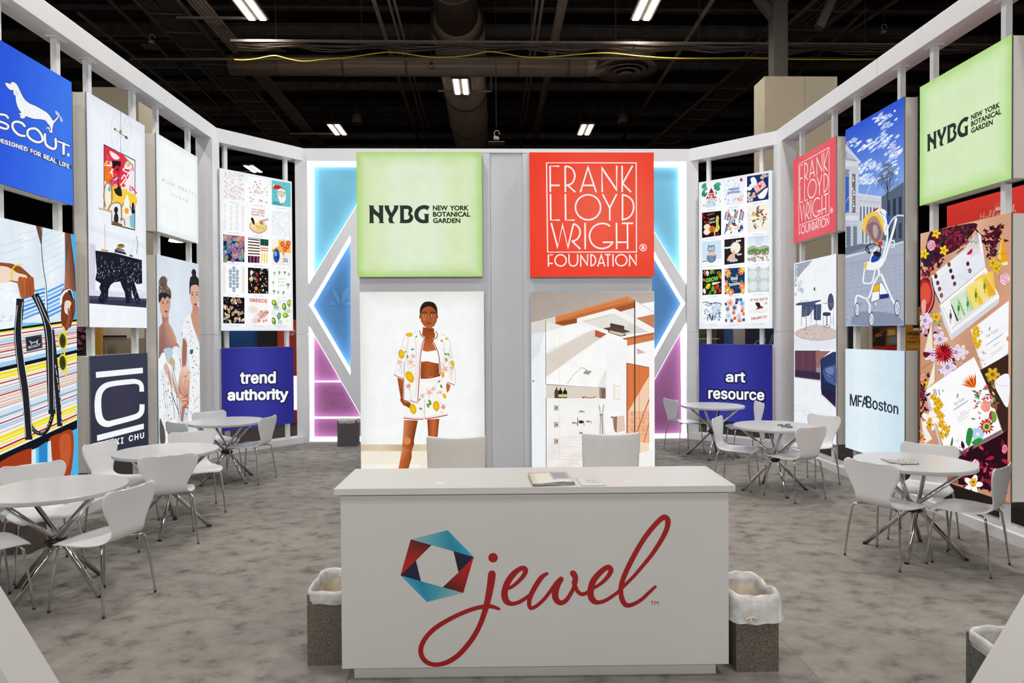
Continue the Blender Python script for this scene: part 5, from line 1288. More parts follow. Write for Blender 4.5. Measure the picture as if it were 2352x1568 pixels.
def g_vase(A):
    A.rect(0,0,100,100,'#f7efe0'); A.poly([(0,20),(100,40),(100,48),(0,48)], '#f2b03c'); A.rect(36,0,100,42,'#f2c05a'); A.poly([(0,4),(30,4),(30,26),(0,40)], '#fbf3ea')
    for x, y in ((56,16),(82,24),(70,34),(88,10)): A.petals(x, y, 12, 6, '#d83c2c', '#e85a3c', '#f2d05a')
    A.ell(25,62,17,28,'#2456a8'); A.ell(20,55,7,10,'#8fb4e4'); A.ell(32,70,6,8,'#16407c'); A.poly([(56,44),(68,44),(66,60),(58,60)], '#e0a070'); A.ell(72,80,26,18,'#e8d4b8'); A.ell(72,80,23,15,'#fbf7ef')
    for k in range(3): A.stroke([(60,74+k*6),(72,71+k*6),(84,76+k*5)], 3, '#2c62b4', sm=True)
def g_daisy(A):
    A.rect(0,0,100,100,'#fafbfc'); A.rect(2,0,5,100,'#f0c884'); A.rect(8,0,9.5,100,'#b9c6d6'); A.rect(95,0,98,100,'#f0c884'); A.rect(91,0,92.5,100,'#b9c6d6')
    for x, y in ((50,8),(34,20),(66,20),(50,34),(34,44),(66,44),(50,58),(34,68),(66,68),(50,84)):
        A.petals(x, y, 9, 9, '#9fb2c8', '#b9c8da', '#7c90aa'); A.line([(x,y+6),(x,y+14)], 1.6, '#5c7480'); A.leaf(x,y+13,8,-.6,'#5c7480',.5); A.leaf(x,y+13,8,-2.5,'#5c7480',.5)
def g_darkflora(A):
    A.rect(0,0,100,100,'#18161a')
    scat(A, rg, 26, ['#3a5a4a','#2c4438','#57705a'], 8, 14, kind='leaf')
    for x, y, r, cs in ((18,18,15,['#f4efea','#d9d0c8']),(44,28,15,['#a8282c','#7c1c24']),(42,46,13,['#8c1c28','#b83c3c']),(16,44,17,['#f2b04a','#f7d48a']),(40,80,15,['#e8762c','#f2a040']),(70,70,8,['#f2eee8','#d8d0c8']),(74,86,8,['#f2eee8','#e0d6cc']),(62,16,7,['#c85a5a','#8c2c34']),(86,40,6,['#e8e0d8','#c8b8a8'])): A.rose(x, y, r*.55, cs, rg)
    scat(A, rg, 50, ['#efe8e0','#c83c44','#f0b860','#d8d0c8'], 1, 4)
def g_plant(A):
    A.rect(0,0,100,100,'#fafbfa')
    for x, y, s in ((14,14,1),(40,10,.9),(68,10,1),(90,14,.8),(12,86,1),(34,88,.8),(62,90,.9),(86,60,1.3),(8,50,.8)):
        for a in (-2.3,-1.9,-1.57,-1.2,-.8): A.leaf(x, y+4, 12*s, a, rg.choice(['#5c8c54','#84ac70','#6fa070','#a8c498']), .35)
        A.poly([(x-4*s,y+4),(x+4*s,y+4),(x+3*s,y+11*s),(x-3*s,y+11*s)], rg.choice(['#e0b8a8','#d8a898','#c8d0d4','#e8d0c8']))
    for i, t in enumerate(('CRAZY','PLANT','LADY')): A.textq(t, [(34,32+i*13),(74,32+i*13),(74,39+i*13),(34,39+i*13)], '#9ab4a4', off=.01, space=1.3)
def g_mushroom(A):
    A.rect(0,0,100,100,'#16131a')
    for _ in range(34):
        x, y, s, a = rg.uniform(5,95), rg.uniform(5,95), rg.uniform(7,12), rg.uniform(0,6.3)
        A.ell(x, y, s, s*.55, rg.choice(['#e8d8b8','#d8b890','#c9a078','#f2e6cc','#8c6a52']), rot=a, n=10); A.ell(x, y, s*.6, s*.25, rg.choice(['#8c6a52','#f6ecd8','#a07a5a','#4a3a38']), rot=a+.4, n=8)
    scat(A, rg, 22, ['#7c8ca0','#b8a088','#e8dcc0'], 1, 3); scat(A, rg, 12, ['#5c6a5c','#a89070'], 5, 9, kind='leaf')
def g_greece(A):
    A.rect(0,0,100,100,'#f8f8fa'); A.textq('GREECE', [(7,2),(94,4),(94,18),(7,16)], '#dc5a3c', off=.035)
    A.poly([(0,38),(30,34),(32,38),(2,42)], '#cfe0ee'); A.ell(28,46,24,14,'#f4e2dc'); A.poly([(30,75),(60,50),(98,45),(98,62),(60,95),(20,98)], '#f6dcd6', True); A.poly([(50,62),(98,48),(99,60),(70,78)], '#e8b4ac', True)
    for x, y in ((60,50),(72,88),(84,84),(50,88),(92,54)): A.poly([(x,y),(x+8,y-3),(x+10,y+5),(x+1,y+7)], rg.choice(['#e0764a','#d84c3c','#a8505a']))
    for k in range(12): A.line([(44+k*4,88-k*3.5),(47+k*4,92-k*3.5)], 2.2, rg.choice(['#4a3a42','#8c4a4a','#2c2c3a']))
    scat(A, rg, 10, ['#6a5a60','#c88a7a','#3a3440'], 1, 3, 8, 80, 60, 96)
def g_pickle(A):
    A.rect(0,0,100,100,'#fafbf6')
    for x, y, a in ((12,16,-.3),(66,30,.5),(72,64,-.7),(10,88,.3),(38,68,.9),(92,14,.8)):
        c = rg.choice(['#4a8c3c','#6fa848','#3c7a44','#2a5a9c' if x > 30 and x < 50 else '#5a9040']); A.ell(x, y, 15, 11, c, rot=a+.8, n=14); A.ell(x-2, y-2, 9, 6, '#c8dc4c' if x != 38 else '#6fb0e0', rot=a+.8, n=10); A.stroke([(x+10*math.cos(a+.8),y+10*math.sin(a+.8)),(x+20*math.cos(a+.8),y+20*math.sin(a+.8))], 3, '#a86a4a')
    for x, y in ((40,10),(68,8),(10,56),(40,40)):
        for i in range(4):
            for j in range(4): A.ell(x-9+i*6, y-9+j*6, 1.3, 1.3, '#3c64a8', n=6)
    for x, y in ((26,36),(46,92),(92,46),(22,30)):
        for k in range(4): A.line([(x-10+k*6,y-8),(x-12+k*6,y+8)], 2.4, '#5c9450')
    for x, y in ((20,6),(50,56),(22,70),(84,86)): A.ell(x, y, 4, 4, '#d8e44c', n=9)
def draw_grid(A, tiles, colx, rowf, caps):
    for i, fn in enumerate(tiles):
        r, c = divmod(i, 3); q = rowf(r, c); pat(A, q, fn); pat(A, q, lambda A_: caption(A_, caps[i]))

# ---- left poster grid (crop 480,360 x3.733)
o, A = ang_box(-1, 1.86, 4.27, 'lightbox', 'white lightbox with a grid of fifteen small posters, left rear corner')
full(A, lambda u, v: edgefade('#fbfdff', '#e9eef4', u, v, .03))
A.px(480,360,3.733)
LX = [(122,304),(334,509),(538,700)]
LY = [[(126,354,152,386),(162,388,182,412),(200,418,222,432)],[(394,625,420,640),(428,652,442,668),(452,676,464,688)],[(664,888,682,902),(686,910,702,918),(710,926,720,936)],[(930,1162,940,1166),(948,1172,960,1176),(966,1184,972,1186)],[(1196,1428,1208,1432),(1204,1428,1212,1430),(1216,1432,1222,1434)]]
LY = [[(126,358,150,384),(164,388,188,410),(200,412,226,432)],[(394,624,414,640),(428,650,446,668),(456,676,468,690)],[(664,892,682,902),(686,910,706,918),(710,928,720,936)],[(930,1162,944,1166),(948,1170,960,1174),(966,1184,974,1186)],[(1198,1426,1208,1430),(1206,1428,1214,1432),(1216,1432,1224,1436)]]
def lq(r, c): x0, x1 = LX[c]; a, b, a2, b2 = LY[r][c]; return [(x0,a),(x1,a2),(x1,b2),(x0,b)]
draw_grid(A, [g_ptn1,g_jelly,g_santa,g_goat,g_ramen,g_toile,g_bold,g_block,g_vase,g_daisy,g_darkflora,g_plant,g_mushroom,g_greece,g_pickle], None, lq,
 ['FOLKED PETALS','CANDY LOVE TYPOGRAPHY','RETRO CHRISTMAS','RIBBON MEADOWS','FOOD HUMOR','COZY GARDENS','OVERSIZED BOTANICALS','COLOR BLOCKING','BOHO COASTAL','RETRO FLORAL','DARK ROMANCE','PLANT HUMOR','NATURAL WONDERS','TRAVEL & ADVENTURE','SPORTS'])
A.build(label='fifteen small posters in three columns on white')

# ---- right poster grid
def h_cabin(A):
    A.rect(0,0,100,100,'#f4f8fa'); scat(A, rg, 14, ['#3c9a7c','#2c8468','#5cb494'], 7, 12, 2, 5, 30, 55); scat(A, rg, 14, ['#3c9a7c','#2c8468','#5cb494'], 7, 12, 70, 5, 98, 55)
    A.poly([(50,8),(86,66),(14,66)], '#f4f6f6'); A.poly([(50,20),(78,64),(22,64)], '#b83444'); A.poly([(50,24),(62,44),(38,44)], '#7c2434'); A.line([(36,44),(64,44)], 3, '#f2e8e0'); A.rect(45,50,55,64,'#e8c8b8')
    for x in (32,62): A.rect(x,48,x+8,58,'#f2e2d0')
    A.poly([(34,66),(64,66),(72,100),(22,100)], '#cfe2f2', True); scat(A, rg, 16, ['#e8a060','#8fb4d8','#f0c8a0','#7ca0c8'], 2, 5, 2, 66, 98, 96)
def h_birthday(A):
    A.rect(0,0,100,100,'#f0f6fa'); scat(A, rg, 80, ['#9cbce8','#e8b0a0','#b83c4a','#f0cfc0','#6c94d8','#c8dcee'], 1, 3.5)
    A.textq('happy', [(24,34),(78,32),(78,46),(24,48)], '#5a84d8', off=.04); A.textq('birthday', [(18,48),(82,46),(82,58),(18,60)], '#4a74cc', off=.04)
    scat(A, rg, 6, ['#e8a08c','#f2cfc0','#e8b8c0'], 6, 8, 55, 66, 95, 90, 'fl'); A.petals(86,8,8,6,'#c03848','#a02838')
def h_valentine(A):
    A.rect(0,0,100,100,'#1f3468'); A.poly([(16,12),(30,6),(40,14),(46,30),(36,46),(20,44),(10,34),(20,30)], '#fafafa', True); A.poly([(58,92),(50,78),(66,70),(80,60),(97,56),(92,76),(80,92)], '#fafafa', True); A.poly([(0,42),(18,40),(22,52),(4,54)], '#fafafa', True)
    A.poly([(28,42),(74,22),(90,48),(44,70)], '#f0c0bc'); A.line([(28,42),(62,50),(74,22)], 1.2, '#d88c8c'); A.poly([(56,46),(50,40),(56,38),(60,42),(66,38),(68,44),(60,54)], '#d83c44', True)
    scat(A, rg, 12, ['#f2c8a8','#e8a0a0','#f4e0c0','#88a4d8'], 5, 8, 4, 66, 44, 96, 'fl'); scat(A, rg, 8, ['#f2c8a8','#e8a0a0','#7ca0d0'], 4, 7, 62, 4, 96, 20, 'fl'); scat(A, rg, 10, ['#e0b468','#7ca07c'], 5, 9, 5, 60, 95, 96, 'leaf')
def h_thanks(A):
    A.rect(0,0,100,100,'#241418'); scat(A, rg, 16, ['#c83c24','#e06c2c','#a83028'], 8, 14, 0, 4, 36, 60, 'leaf'); scat(A, rg, 12, ['#d8482c','#8c2420'], 6, 10, 10, 80, 96, 98, 'leaf')
    A.poly([(78,18),(88,26),(86,50),(92,70),(80,84),(64,80),(74,60),(72,36)], '#dcd86a', True); A.line([(80,30),(80,78)], 2, '#7c9c3c'); A.ell(26,58,17,11,'#f2e6c8'); A.ell(26,78,18,12,'#f6ecd8'); A.ell(52,70,17,13,'#e8782c'); A.ell(52,70,6,13,'#c85c1c')
    A.textq('HAPPY', [(32,6),(66,4),(66,12),(32,14)], '#8c7c3c', off=.02); A.textq('autumn', [(40,26),(66,23),(66,31),(40,34)], '#f2ece0', off=.01); A.textq('leaves', [(38,38),(68,36),(68,45),(38,47)], '#f2ece0', off=.01); A.line([(64,84),(68,98)], 5, '#f0e8d0')
def h_tropic(A):
    A.rect(0,0,100,100,'#fafafa')
    for x, y, a, c in ((18,12,1.8,'#2c5a8c'),(90,20,1.7,'#24507c'),(40,30,2,'#2c7c9c'),(14,60,.8,'#1f6c94'),(60,14,1,'#2c6490')):
        for k in range(6): A.leaf(x-k*1.5, y+k*5, 14, a-1.3, c, .3); A.leaf(x-k*1.5, y+k*5, 14, a+1.3, c, .3)
    scat(A, rg, 34, ['#e89c5c','#e8b8a0','#d8484c','#f2cf8c','#1f4c84','#2c86a8','#f4d8c8'], 3, 8); scat(A, rg, 10, ['#1f4c84','#e8c8a8'], 8, 14, 5,50,95,95,'leaf'); A.ell(56,66,7,4,'#d83c3c'); A.poly([(80,70),(92,70),(94,84),(78,84)], '#2c5a9c', True)
def h_floral(A):
    A.rect(0,0,100,100,'#f8f3ea'); scat(A, rg, 26, ['#6c7c3c','#8c5c4c','#a8943c','#5c4c54'], 12, 18, 22, 20, 80, 80, 'leaf')
    for x, y, r, cs in ((30,32,16,['#f4c05c','#f0a04c']),(64,50,20,['#f2cfc0','#f8e4d8']),(88,38,9,['#e8784c','#f09c6c']),(38,72,9,['#e87c4c','#f2a884']),(70,74,9,['#f0c83c','#e8b42c'])): A.rose(x, y, r*.55, cs, rg)
    for k in range(6): A.ell(52-(k%2)*6, 6+k*5, 4, 4, '#7c3c4c', n=8)
    scat(A, rg, 14, ['#6c3a48','#a8c0d8','#8c4c3c','#3c4454'], 1.5, 3.5)
def h_cat(A):
    A.rect(0,0,100,100,'#cfe6f4'); scat(A, rg, 26, ['#f4fafd'], .8, 1.6); A.rect(0,80,100,100,'#f6fafc'); A.ell(48,72,25,24,'#7c8cac'); A.ell(47,34,20,16,'#8494b4'); A.poly([(30,26),(31,14),(42,22)], '#7484a4'); A.poly([(64,26),(64,14),(54,22)], '#7484a4')
    for x in (40,55): A.ell(x,34,6,6,'#f6f8fa'); A.ell(x,34,2.4,2.4,'#2c2c38')
    A.poly([(28,46),(66,44),(70,56),(62,66),(30,62)], '#f2e8d8'); [A.line([(30,48+k*5),(67,46+k*5)], 2.4, ['#e0645c','#5cb4c4','#e8c04c'][k%3]) for k in range(4)]
    for y in (70,78,86): A.stroke([(28,y),(38,y+2)], 2.2, '#4c5c7c'); A.stroke([(58,y+1),(70,y-1)], 2.2, '#4c5c7c')
    A.stroke([(2,88),(12,86),(24,86)], 4, '#5c6c8c', sm=True)
def h_moon(A):
    A.rect(0,0,100,100,'#2c2424'); A.ell(55,38,25,24,'#f4f0e4'); A.ell(66,36,10,18,'#e8dca8'); A.ell(58,38,18,19,'#f4f0e4'); scat(A, rg, 10, ['#e8d090','#f4ecd8'], 1, 2, 4, 4, 96, 60)
    A.poly([(44,50),(50,46),(54,58),(52,72),(56,84),(34,86),(14,86),(18,72),(30,62),(40,58)], '#e8b8a4', True); A.poly([(44,42),(48,50),(40,54)], '#e8b8a4')
    for x, y, s in ((70,12,1),(16,34,1.2),(74,66,1),(46,88,1.6)): [A.ell(x+d, y-abs(d)*.1, 7*s*.7, 3.4*s, '#f6f8f8' if y < 80 else '#a8d4ec', n=10) for d in (-8*s,0,8*s)]
def h_faith(A):
    A.rect(0,0,100,100,'#e8f0f8'); A.quad_grid([(0,0),(100,0),(100,45),(0,45)], 1, 3, lambda u, v: lerp((214,228,244),(240,246,250),v)); A.poly([(0,46),(25,36),(50,44),(75,38),(100,44),(100,60),(0,60)], '#a8bc9c', True); A.poly([(0,56),(30,48),(60,54),(100,48),(100,70),(0,70)], '#6c8c54', True)
    scat(A, rg, 90, ['#f4f2ee','#e8a8a0','#d8685c','#5c8c4c','#f4e0d8','#88a878'], 2, 5, 0, 62, 100, 98)
    for k in range(5): A.stroke([(30+k*2,6+k*7),(46,5+k*7),(60,7+k*7),(74-k*2,5+k*7)], 1.4, '#94a8cc', sm=True)
def h_grow(A):
    A.rect(0,0,100,100,'#1c1a16')
    for x, y, c, s in ((12,10,'#d83030',9),(26,14,'#f2f0ea',11),(48,8,'#5cac3c',12),(86,16,'#3c8c34',12),(94,30,'#e87830',10),(10,84,'#f0ece0',11),(30,66,'#e8dc2c',14),(54,76,'#5cac3c',12),(76,70,'#d83030',12),(90,84,'#c82828',10),(66,90,'#6cb444',9),(40,92,'#3c8c34',9),(8,40,'#e86c2c',8)): A.ell(x, y, s, s*.7, c, rot=rg.uniform(0,3), n=14)
    scat(A, rg, 22, ['#4c9c34','#7cc04c','#d83830'], 6, 12, 2, 2, 98, 24, 'leaf'); scat(A, rg, 18, ['#4c9c34','#7cc04c','#d83830'], 6, 11, 2, 60, 98, 96, 'leaf'); A.textq('GROW', [(16,34),(84,26),(84,44),(16,52)], '#7cc84c', off=.05); A.poly([(52,52),(96,52),(56,62)], '#e8e4c8', True)
def h_soul(A):
    A.rect(0,0,100,100,'#1f3d66')
    for x, y, c in ((16,20,'#f0b83c'),(6,8,'#f2905c'),(82,14,'#f2785c'),(92,6,'#f0c040'),(14,84,'#f0c040'),(30,94,'#e8885c'),(86,72,'#f2785c'),(94,90,'#f0b03c'),(4,60,'#f2885c')): A.petals(x, y, 16, 7, c, None, '#f8e8c0')
    scat(A, rg, 20, ['#4c8c94','#e8a84c','#2c6c84'], 8, 12, kind='leaf'); A.rect(26,34,76,66,'#1f3d66'); A.textq('Soul', [(30,34),(66,32),(66,46),(30,48)], '#f4f0e4', off=.04); A.textq('full of', [(38,50),(62,49),(62,54),(38,55)], '#f4f0e4', off=.02); A.textq('Sunshine', [(22,58),(78,54),(78,66),(22,70)], '#f4f0e4', off=.03)
def h_damask(A):
    A.rect(0,0,100,100,'#c0cccc')
    for x, y in ((24,30),(76,30),(24,76),(76,76),(24,-6),(76,-6)):
        if y < 0:
            A.poly([(x-20,0),(x+20,0),(x+12,9),(x-12,9)], '#eef2f2', True); continue
        A.ell(x,y,23,20,'#eef2f2',n=22); A.ell(x,y,20,17.5,'#c4d0d0',n=22); A.ell(x,y,16,14,'#eef2f2',n=18)
        for k in range(8): A.stroke([(x+4*math.cos(k*.8),y+4*math.sin(k*.8)),(x+12*math.cos(k*.8+.3),y+10*math.sin(k*.8+.3))], 1.4, '#a8b8ba')
    for x, y in ((50,52),(0,52),(100,52)): scat(A, rg, 5, ['#a8b6b6','#e4eaea'], 2, 3, max(1,x-6), y-8, min(99,x+6), y+8)
def h_snow(A):
    A.rect(0,0,100,100,'#f4f8fb'); A.stroke([(0,12),(20,10),(45,18),(70,14),(100,24)], 3, '#2c3c54', sm=True); A.poly([(50,30),(70,24),(92,34),(90,60),(52,62)], '#cfe0f0', True)
    for _ in range(26): x, y, h = rg.uniform(8,92), rg.uniform(62,92), rg.uniform(5,16); A.poly([(x,y-h),(x+3,y),(x-3,y)], rg.choice(['#1f3c64','#2c5c8c','#16283c','#4c84b4']))
    for _ in range(46): x, y = rg.uniform(2,90), rg.uniform(14,92); A.stroke([(x,y),(x+6,y-2),(x+10,y+1)], 2, rg.choice(['#2c4c74','#6c9cc4','#1c2c44']), sm=True)
    for x in (50,53): A.poly([(x,56),(x+2,82),(x-2,82)], '#142438')
def h_abstract(A):
    A.rect(0,0,100,100,'#f8f6f4')
    for x, y, r, c in ((26,20,17,'#e8784c'),(62,8,12,'#1f3c74'),(86,24,13,'#5ca0dc'),(14,44,11,'#6c7884'),(48,40,13,'#2c4474'),(18,72,16,'#9cd0f0'),(44,60,9,'#e85c44'),(70,74,14,'#a8c4e4'),(90,44,10,'#f0a084'),(72,94,13,'#e8643c'),(34,92,10,'#2c5c9c'),(94,66,9,'#e86c5c')):
        for k in range(9): a = k*2*PI/9; A.line([(x,y),(max(1,min(99,x+r*math.cos(a))),max(1,min(99,y+r*math.sin(a))))], 3, c)
    for x, y, c in ((58,20,'#1c4c9c'),(80,8,'#2c6cb4'),(4,24,'#1f4c94'),(86,54,'#e86044'),(50,82,'#d84838'),(6,90,'#c83c34'),(94,90,'#2c5ca4')): A.rect(max(0,x-7),max(0,y-6),min(100,x+6),min(100,y+6),c)
def h_haunt(A):
    A.rect(0,0,100,100,'#f8f8f9'); A.textq('IF YOU GOT IT', [(12,6),(92,4),(92,14),(12,16)], '#c0303c', off=.03); A.textq('HAUNT IT', [(16,80),(88,76),(88,86),(16,92)], '#c0303c', off=.03); A.stroke([(10,60),(30,54),(60,62),(90,54)], 3, '#dcdce0', sm=True); A.stroke([(8,52),(30,64),(70,50)], 3, '#e6e6ea', sm=True)
    A.poly([(34,24),(52,22),(60,36),(74,42),(52,46),(34,52),(44,42)], '#2c2c30', True); A.ell(50,46,5,4,'#d02c34'); A.ell(62,44,5,4,'#d02c34'); A.ell(84,26,7,6,'#c8c8cc')
o, A = ang_box(1, 1.85, 4.27, 'lightbox', 'white lightbox with a grid of fifteen small posters, right rear corner')
full(A, lambda u, v: edgefade('#fbfdff', '#e9eef4', u, v, .03))
A.px(1590,360,3.733)
RX_ = [(82,246),(272,444),(470,654)]
RY = [[(228,440,216,425),(196,420,176,402),(168,394,140,364)],[(480,696,462,672),(452,674,434,652),(428,648,402,634)],[(728,924,714,910),(710,926,690,906),(684,906,670,894)],[(970,1186,962,1176),(958,1178,946,1166),(942,1164,932,1154)],[(1226,1420,1218,1424),(1212,1424,1206,1418),(1206,1418,1198,1412)]]
def rq(r, c):
    x0, x1 = RX_[c]; a, b, a2, b2 = RY[r][c]; return [(x0+r*2,a),(x1+r*2,a2),(x1+r*2,b2),(x0+r*2,b)]
draw_grid(A, [h_cabin,h_birthday,h_valentine,h_thanks,h_tropic,h_floral,h_cat,h_moon,h_faith,h_grow,h_soul,h_damask,h_snow,h_abstract,h_haunt], None, rq,
 ['CHRISTMAS','BIRTHDAY','VALENTINES','SEASONAL','TROPICAL','FLORALS','ANIMALS','KIDS','FAITH','FOOD','TYPOGRAPHY','PATTERNS','LANDSCAPES','ABSTRACT','HALLOWEEN'])
A.build(label='fifteen small seasonal posters in three columns on white')

# ---- trend / art signs
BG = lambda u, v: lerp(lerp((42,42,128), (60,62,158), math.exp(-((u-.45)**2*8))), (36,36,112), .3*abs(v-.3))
o, A = ang_box(-1, .36, 1.60, 'lightbox', 'dark blue lightbox lettered trend authority, left rear corner')
full(A, BG); A.px(190,740,4.704); OC = '#22264a'
def bold2(body, q, grow=11):
    x0 = min(p[0] for p in q); 
    for k in range(12):
        a = k*PI/6; A.textq(body, [(p[0]+(grow+3)*math.cos(a), p[1]+(grow+3)*math.sin(a)) for p in q], OC)
    A.textq(body, q, '#f6f8fb', off=.03)
bold2('trend', [(1698,532),(2086,528),(2086,660),(1698,668)], 13); bold2('authority', [(1562,720),(2222,712),(2222,864),(1562,878)], 13)
A.build(label='white lettering on dark blue')
o, A = ang_box(1, .36, 1.60, 'lightbox', 'dark blue lightbox lettered art resource, right rear corner')
full(A, BG); A.px(1552,480,2.529)
bold2('art', [(290,948),(405,948),(405,1008),(290,1004)], 7); bold2('resource', [(190,1050),(515,1062),(515,1112),(190,1102)], 7)
A.build(label='white lettering on dark blue')

# ---- the two fabric logos, each used on a front and on a side box
def nybg(A):
    A.tf = None; A.unit((822-840)*9.046, (348-450)*9.046, (1109-840)*9.046, (635-450)*9.046)
    K = '#2f3833'
    A.poly([(82,190),(195,190),(185,220),(195,252),(235,300),(298,352),(300,220),(282,190),(395,190),(382,225),(382,530),(404,558),(286,558),(302,540),(302,480),(270,430),(182,362),(182,530),(198,558),(84,558),(100,535),(100,220)], K)
    A.poly([(410,190),(512,190),(502,225),(520,280),(556,348),(596,270),(612,225),(596,190),(700,190),(696,235),(670,300),(610,390),(580,440),(574,490),(592,535),(634,560),(520,560),(498,530),(488,485),(495,445),(508,420),(470,360),(425,280),(412,225)], K)
    A.poly([(714,190),(820,190),(812,220),(812,530),(820,558),(714,558),(732,530),(732,220)], K)
    A.stroke([(770,228),(880,228),(930,245),(950,285),(935,335),(900,365)], [76,76,78,80,60,30], K, sm=True, cap=False); A.stroke([(900,365),(945,395),(965,435),(945,490),(890,520),(770,522)], [30,60,80,84,78,74], K, sm=True, cap=False)
    A.poly([(812,352),(870,362),(985,355),(985,380),(870,376),(812,380)], '#dfe8cf') if False else None
    A.stroke([(1322,255),(1270,228),(1210,225),(1140,250),(1085,310),(1068,380),(1085,450),(1140,505),(1210,525),(1290,520)], [96,84,78,80,86,86,86,82,74,76], K, sm=True, cap=False)
    A.poly([(1218,366),(1340,366),(1322,395),(1322,556),(1240,556),(1240,395)], K)
    for i, (t, x1, y) in enumerate((('NEW', 1722, 298), ('BOTANICAL', 2190, 428), ('GARDEN', 1980, 560))): A.textq(t, [(1412,y-106),(x1,y-106),(x1,y),(1412,y)], '#26291c', off=.035, font='default')
    A.textq('YORK', [(1762,192),(2158,192),(2158,298),(1762,298)], '#26291c', off=.035, font='default')
def flw(A):
    A.unit(-128, -58, 1527.5, 1597.5); Wc = '#f8f4f2'; w = 21
    A.stroke([(100,81),(1292,81),(1292,1268),(108,1268)], 14, Wc, closed=True); A.stroke([(100,81),(108,1268)], 14, Wc)
    def L(*p, w=w): A.stroke(list(p), w, Wc, cap=False)
    def Cv(*p, w=w): A.stroke(list(p), w, Wc, sm=True, cap=False)
    L((148,470),(146,126),(268,126)); L((150,380),(272,380))
    L((348,470),(346,126)); Cv((346,127),(400,136),(450,175),(474,245),(462,310),(425,360),(350,382)); L((378,378),(480,470))
    L((548,470),(650,140),(757,470)); L((580,380),(724,380))
    L((838,470),(834,150),(1030,440),(1032,118)); L((1104,118),(1104,470)); L((1244,118),(1110,355)); L((1110,355),(1222,470))
    L((150,495),(152,842),(272,842)); L((347,495),(350,842),(470,842)); A.stroke([(648+167*math.cos(a),672+167*math.sin(a)) for a in (2*PI*k/28 for k in range(28))], w, Wc, closed=True, sm=True)
    L((842,497),(937,680),(1030,497)); L((937,670),(937,848)); L((1108,495),(1106,848)); Cv((1108,505),(1180,528),(1238,585),(1256,670),(1235,755),(1180,815),(1106,838))
    L((158,880),(242,1205),(308,905),(378,1205),(452,895)); Cv((452,890),(500,915),(535,965),(540,1020),(515,1080),(470,1115),(430,1122)); L((432,1120),(542,1228))
    L((608,878),(608,1230)); Cv((942,925),(895,897),(835,887),(760,905),(700,955),(668,1030),(672,1100),(705,1165),(765,1208),(835,1221),(905,1205),(950,1172),(975,1138)); L((842,1138),(985,1138))
    L((1026,878),(1028,1230)); L((1028,1138),(1174,1138)); L((1098,886),(1248,886)); L((1172,890),(1174,1230))
    v = 17
    def l(*p): A.stroke(list(p), v, Wc, cap=False)
    l((118,1462),(118,1304),(176,1304)); l((120,1418),(176,1418)); A.stroke([(280+75*math.cos(a),1378+75*math.sin(a)) for a in (2*PI*k/22 for k in range(22))], v, Wc, closed=True, sm=True)
    A.stroke([(392,1296),(392,1395),(410,1440),(447,1453),(485,1440),(506,1395),(506,1296)], v, Wc, cap=False, sm=True)
    l((548,1460),(548,1312),(636,1440),(640,1296)); l((684,1296),(684,1460)); A.stroke([(684,1304),(725,1322),(748,1378),(725,1434),(684,1452)], v, Wc, cap=False, sm=True)
    l((774,1460),(822,1306),(868,1460)); l((790,1415),(852,1415)); l((872,1303),(946,1303)); l((910,1303),(910,1460)); l((978,1296),(978,1460))
    A.stroke([(1088+75*math.cos(a),1378+75*math.sin(a)) for a in (2*PI*k/22 for k in range(22))], v, Wc, closed=True, sm=True); l((1198,1460),(1200,1312),(1286,1440),(1288,1296))
    A.stroke([(1380+44*math.cos(a),1210+44*math.sin(a)) for a in (2*PI*k/20 for k in range(20))], 10, Wc, closed=True, sm=True); A.textq('R', [(1362,1185),(1402,1185),(1402,1236),(1362,1236)], Wc, off=.04)
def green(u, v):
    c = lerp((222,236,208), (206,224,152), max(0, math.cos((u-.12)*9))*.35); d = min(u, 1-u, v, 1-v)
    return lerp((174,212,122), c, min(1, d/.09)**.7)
o, A = front_box(822, 1109, 2.552, 4.178, 'lightbox', 'pale green square lightbox with black botanical lettering on the central wall')
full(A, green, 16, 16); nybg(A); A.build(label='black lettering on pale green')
o, A = front_box(1218, 1503, 2.552, 4.170, 'lightbox', 'red square lightbox with thin white framed lettering on the central wall')
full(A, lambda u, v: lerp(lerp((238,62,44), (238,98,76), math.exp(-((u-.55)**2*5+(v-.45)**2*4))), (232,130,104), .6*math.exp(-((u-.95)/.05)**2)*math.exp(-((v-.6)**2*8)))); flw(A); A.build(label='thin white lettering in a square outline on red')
o, A = side_box(1, 2112, 2322, 3.074, 4.28, 'lightbox', 'pale green lightbox with black botanical lettering, upper right corner')
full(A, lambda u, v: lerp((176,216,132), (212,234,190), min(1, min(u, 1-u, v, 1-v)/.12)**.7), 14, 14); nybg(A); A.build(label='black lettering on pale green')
o, A = side_box(1, 1823, 1920, 3.074, 4.28, 'lightbox', 'pinkish red lightbox with thin white framed lettering on the right wall')
full(A, lambda u, v: lerp((232,84,96), (226,104,112), math.exp(-((u-.5)**2*5)))); flw(A); A.build(label='thin white lettering in a square outline on pinkish red')

# ---- woman in lemon print jacket
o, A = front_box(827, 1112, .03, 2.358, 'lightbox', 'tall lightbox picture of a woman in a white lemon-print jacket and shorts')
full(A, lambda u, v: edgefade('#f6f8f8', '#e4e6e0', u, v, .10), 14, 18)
A.px(820,660,3.733)
A.quad_grid([(28,1345),(1092,1345),(1092,1402),(28,1402)], 6, 2, lambda u, v: lerp((196,176,140), (226,212,184), .5+.5*math.sin(u*14)))
A.poly([(28,1402),(1092,1402),(1092,1700),(28,1700)], '#f2ead8'); A.poly([(28,1510),(540,1510),(540,1640),(28,1640)], '#f7f2e6'); A.line([(28,1512),(545,1508)], 2, '#dccfb2')
s1, s2, s3, s4 = '#9c4a22', '#c4683a', '#7c3818', '#d88a58'
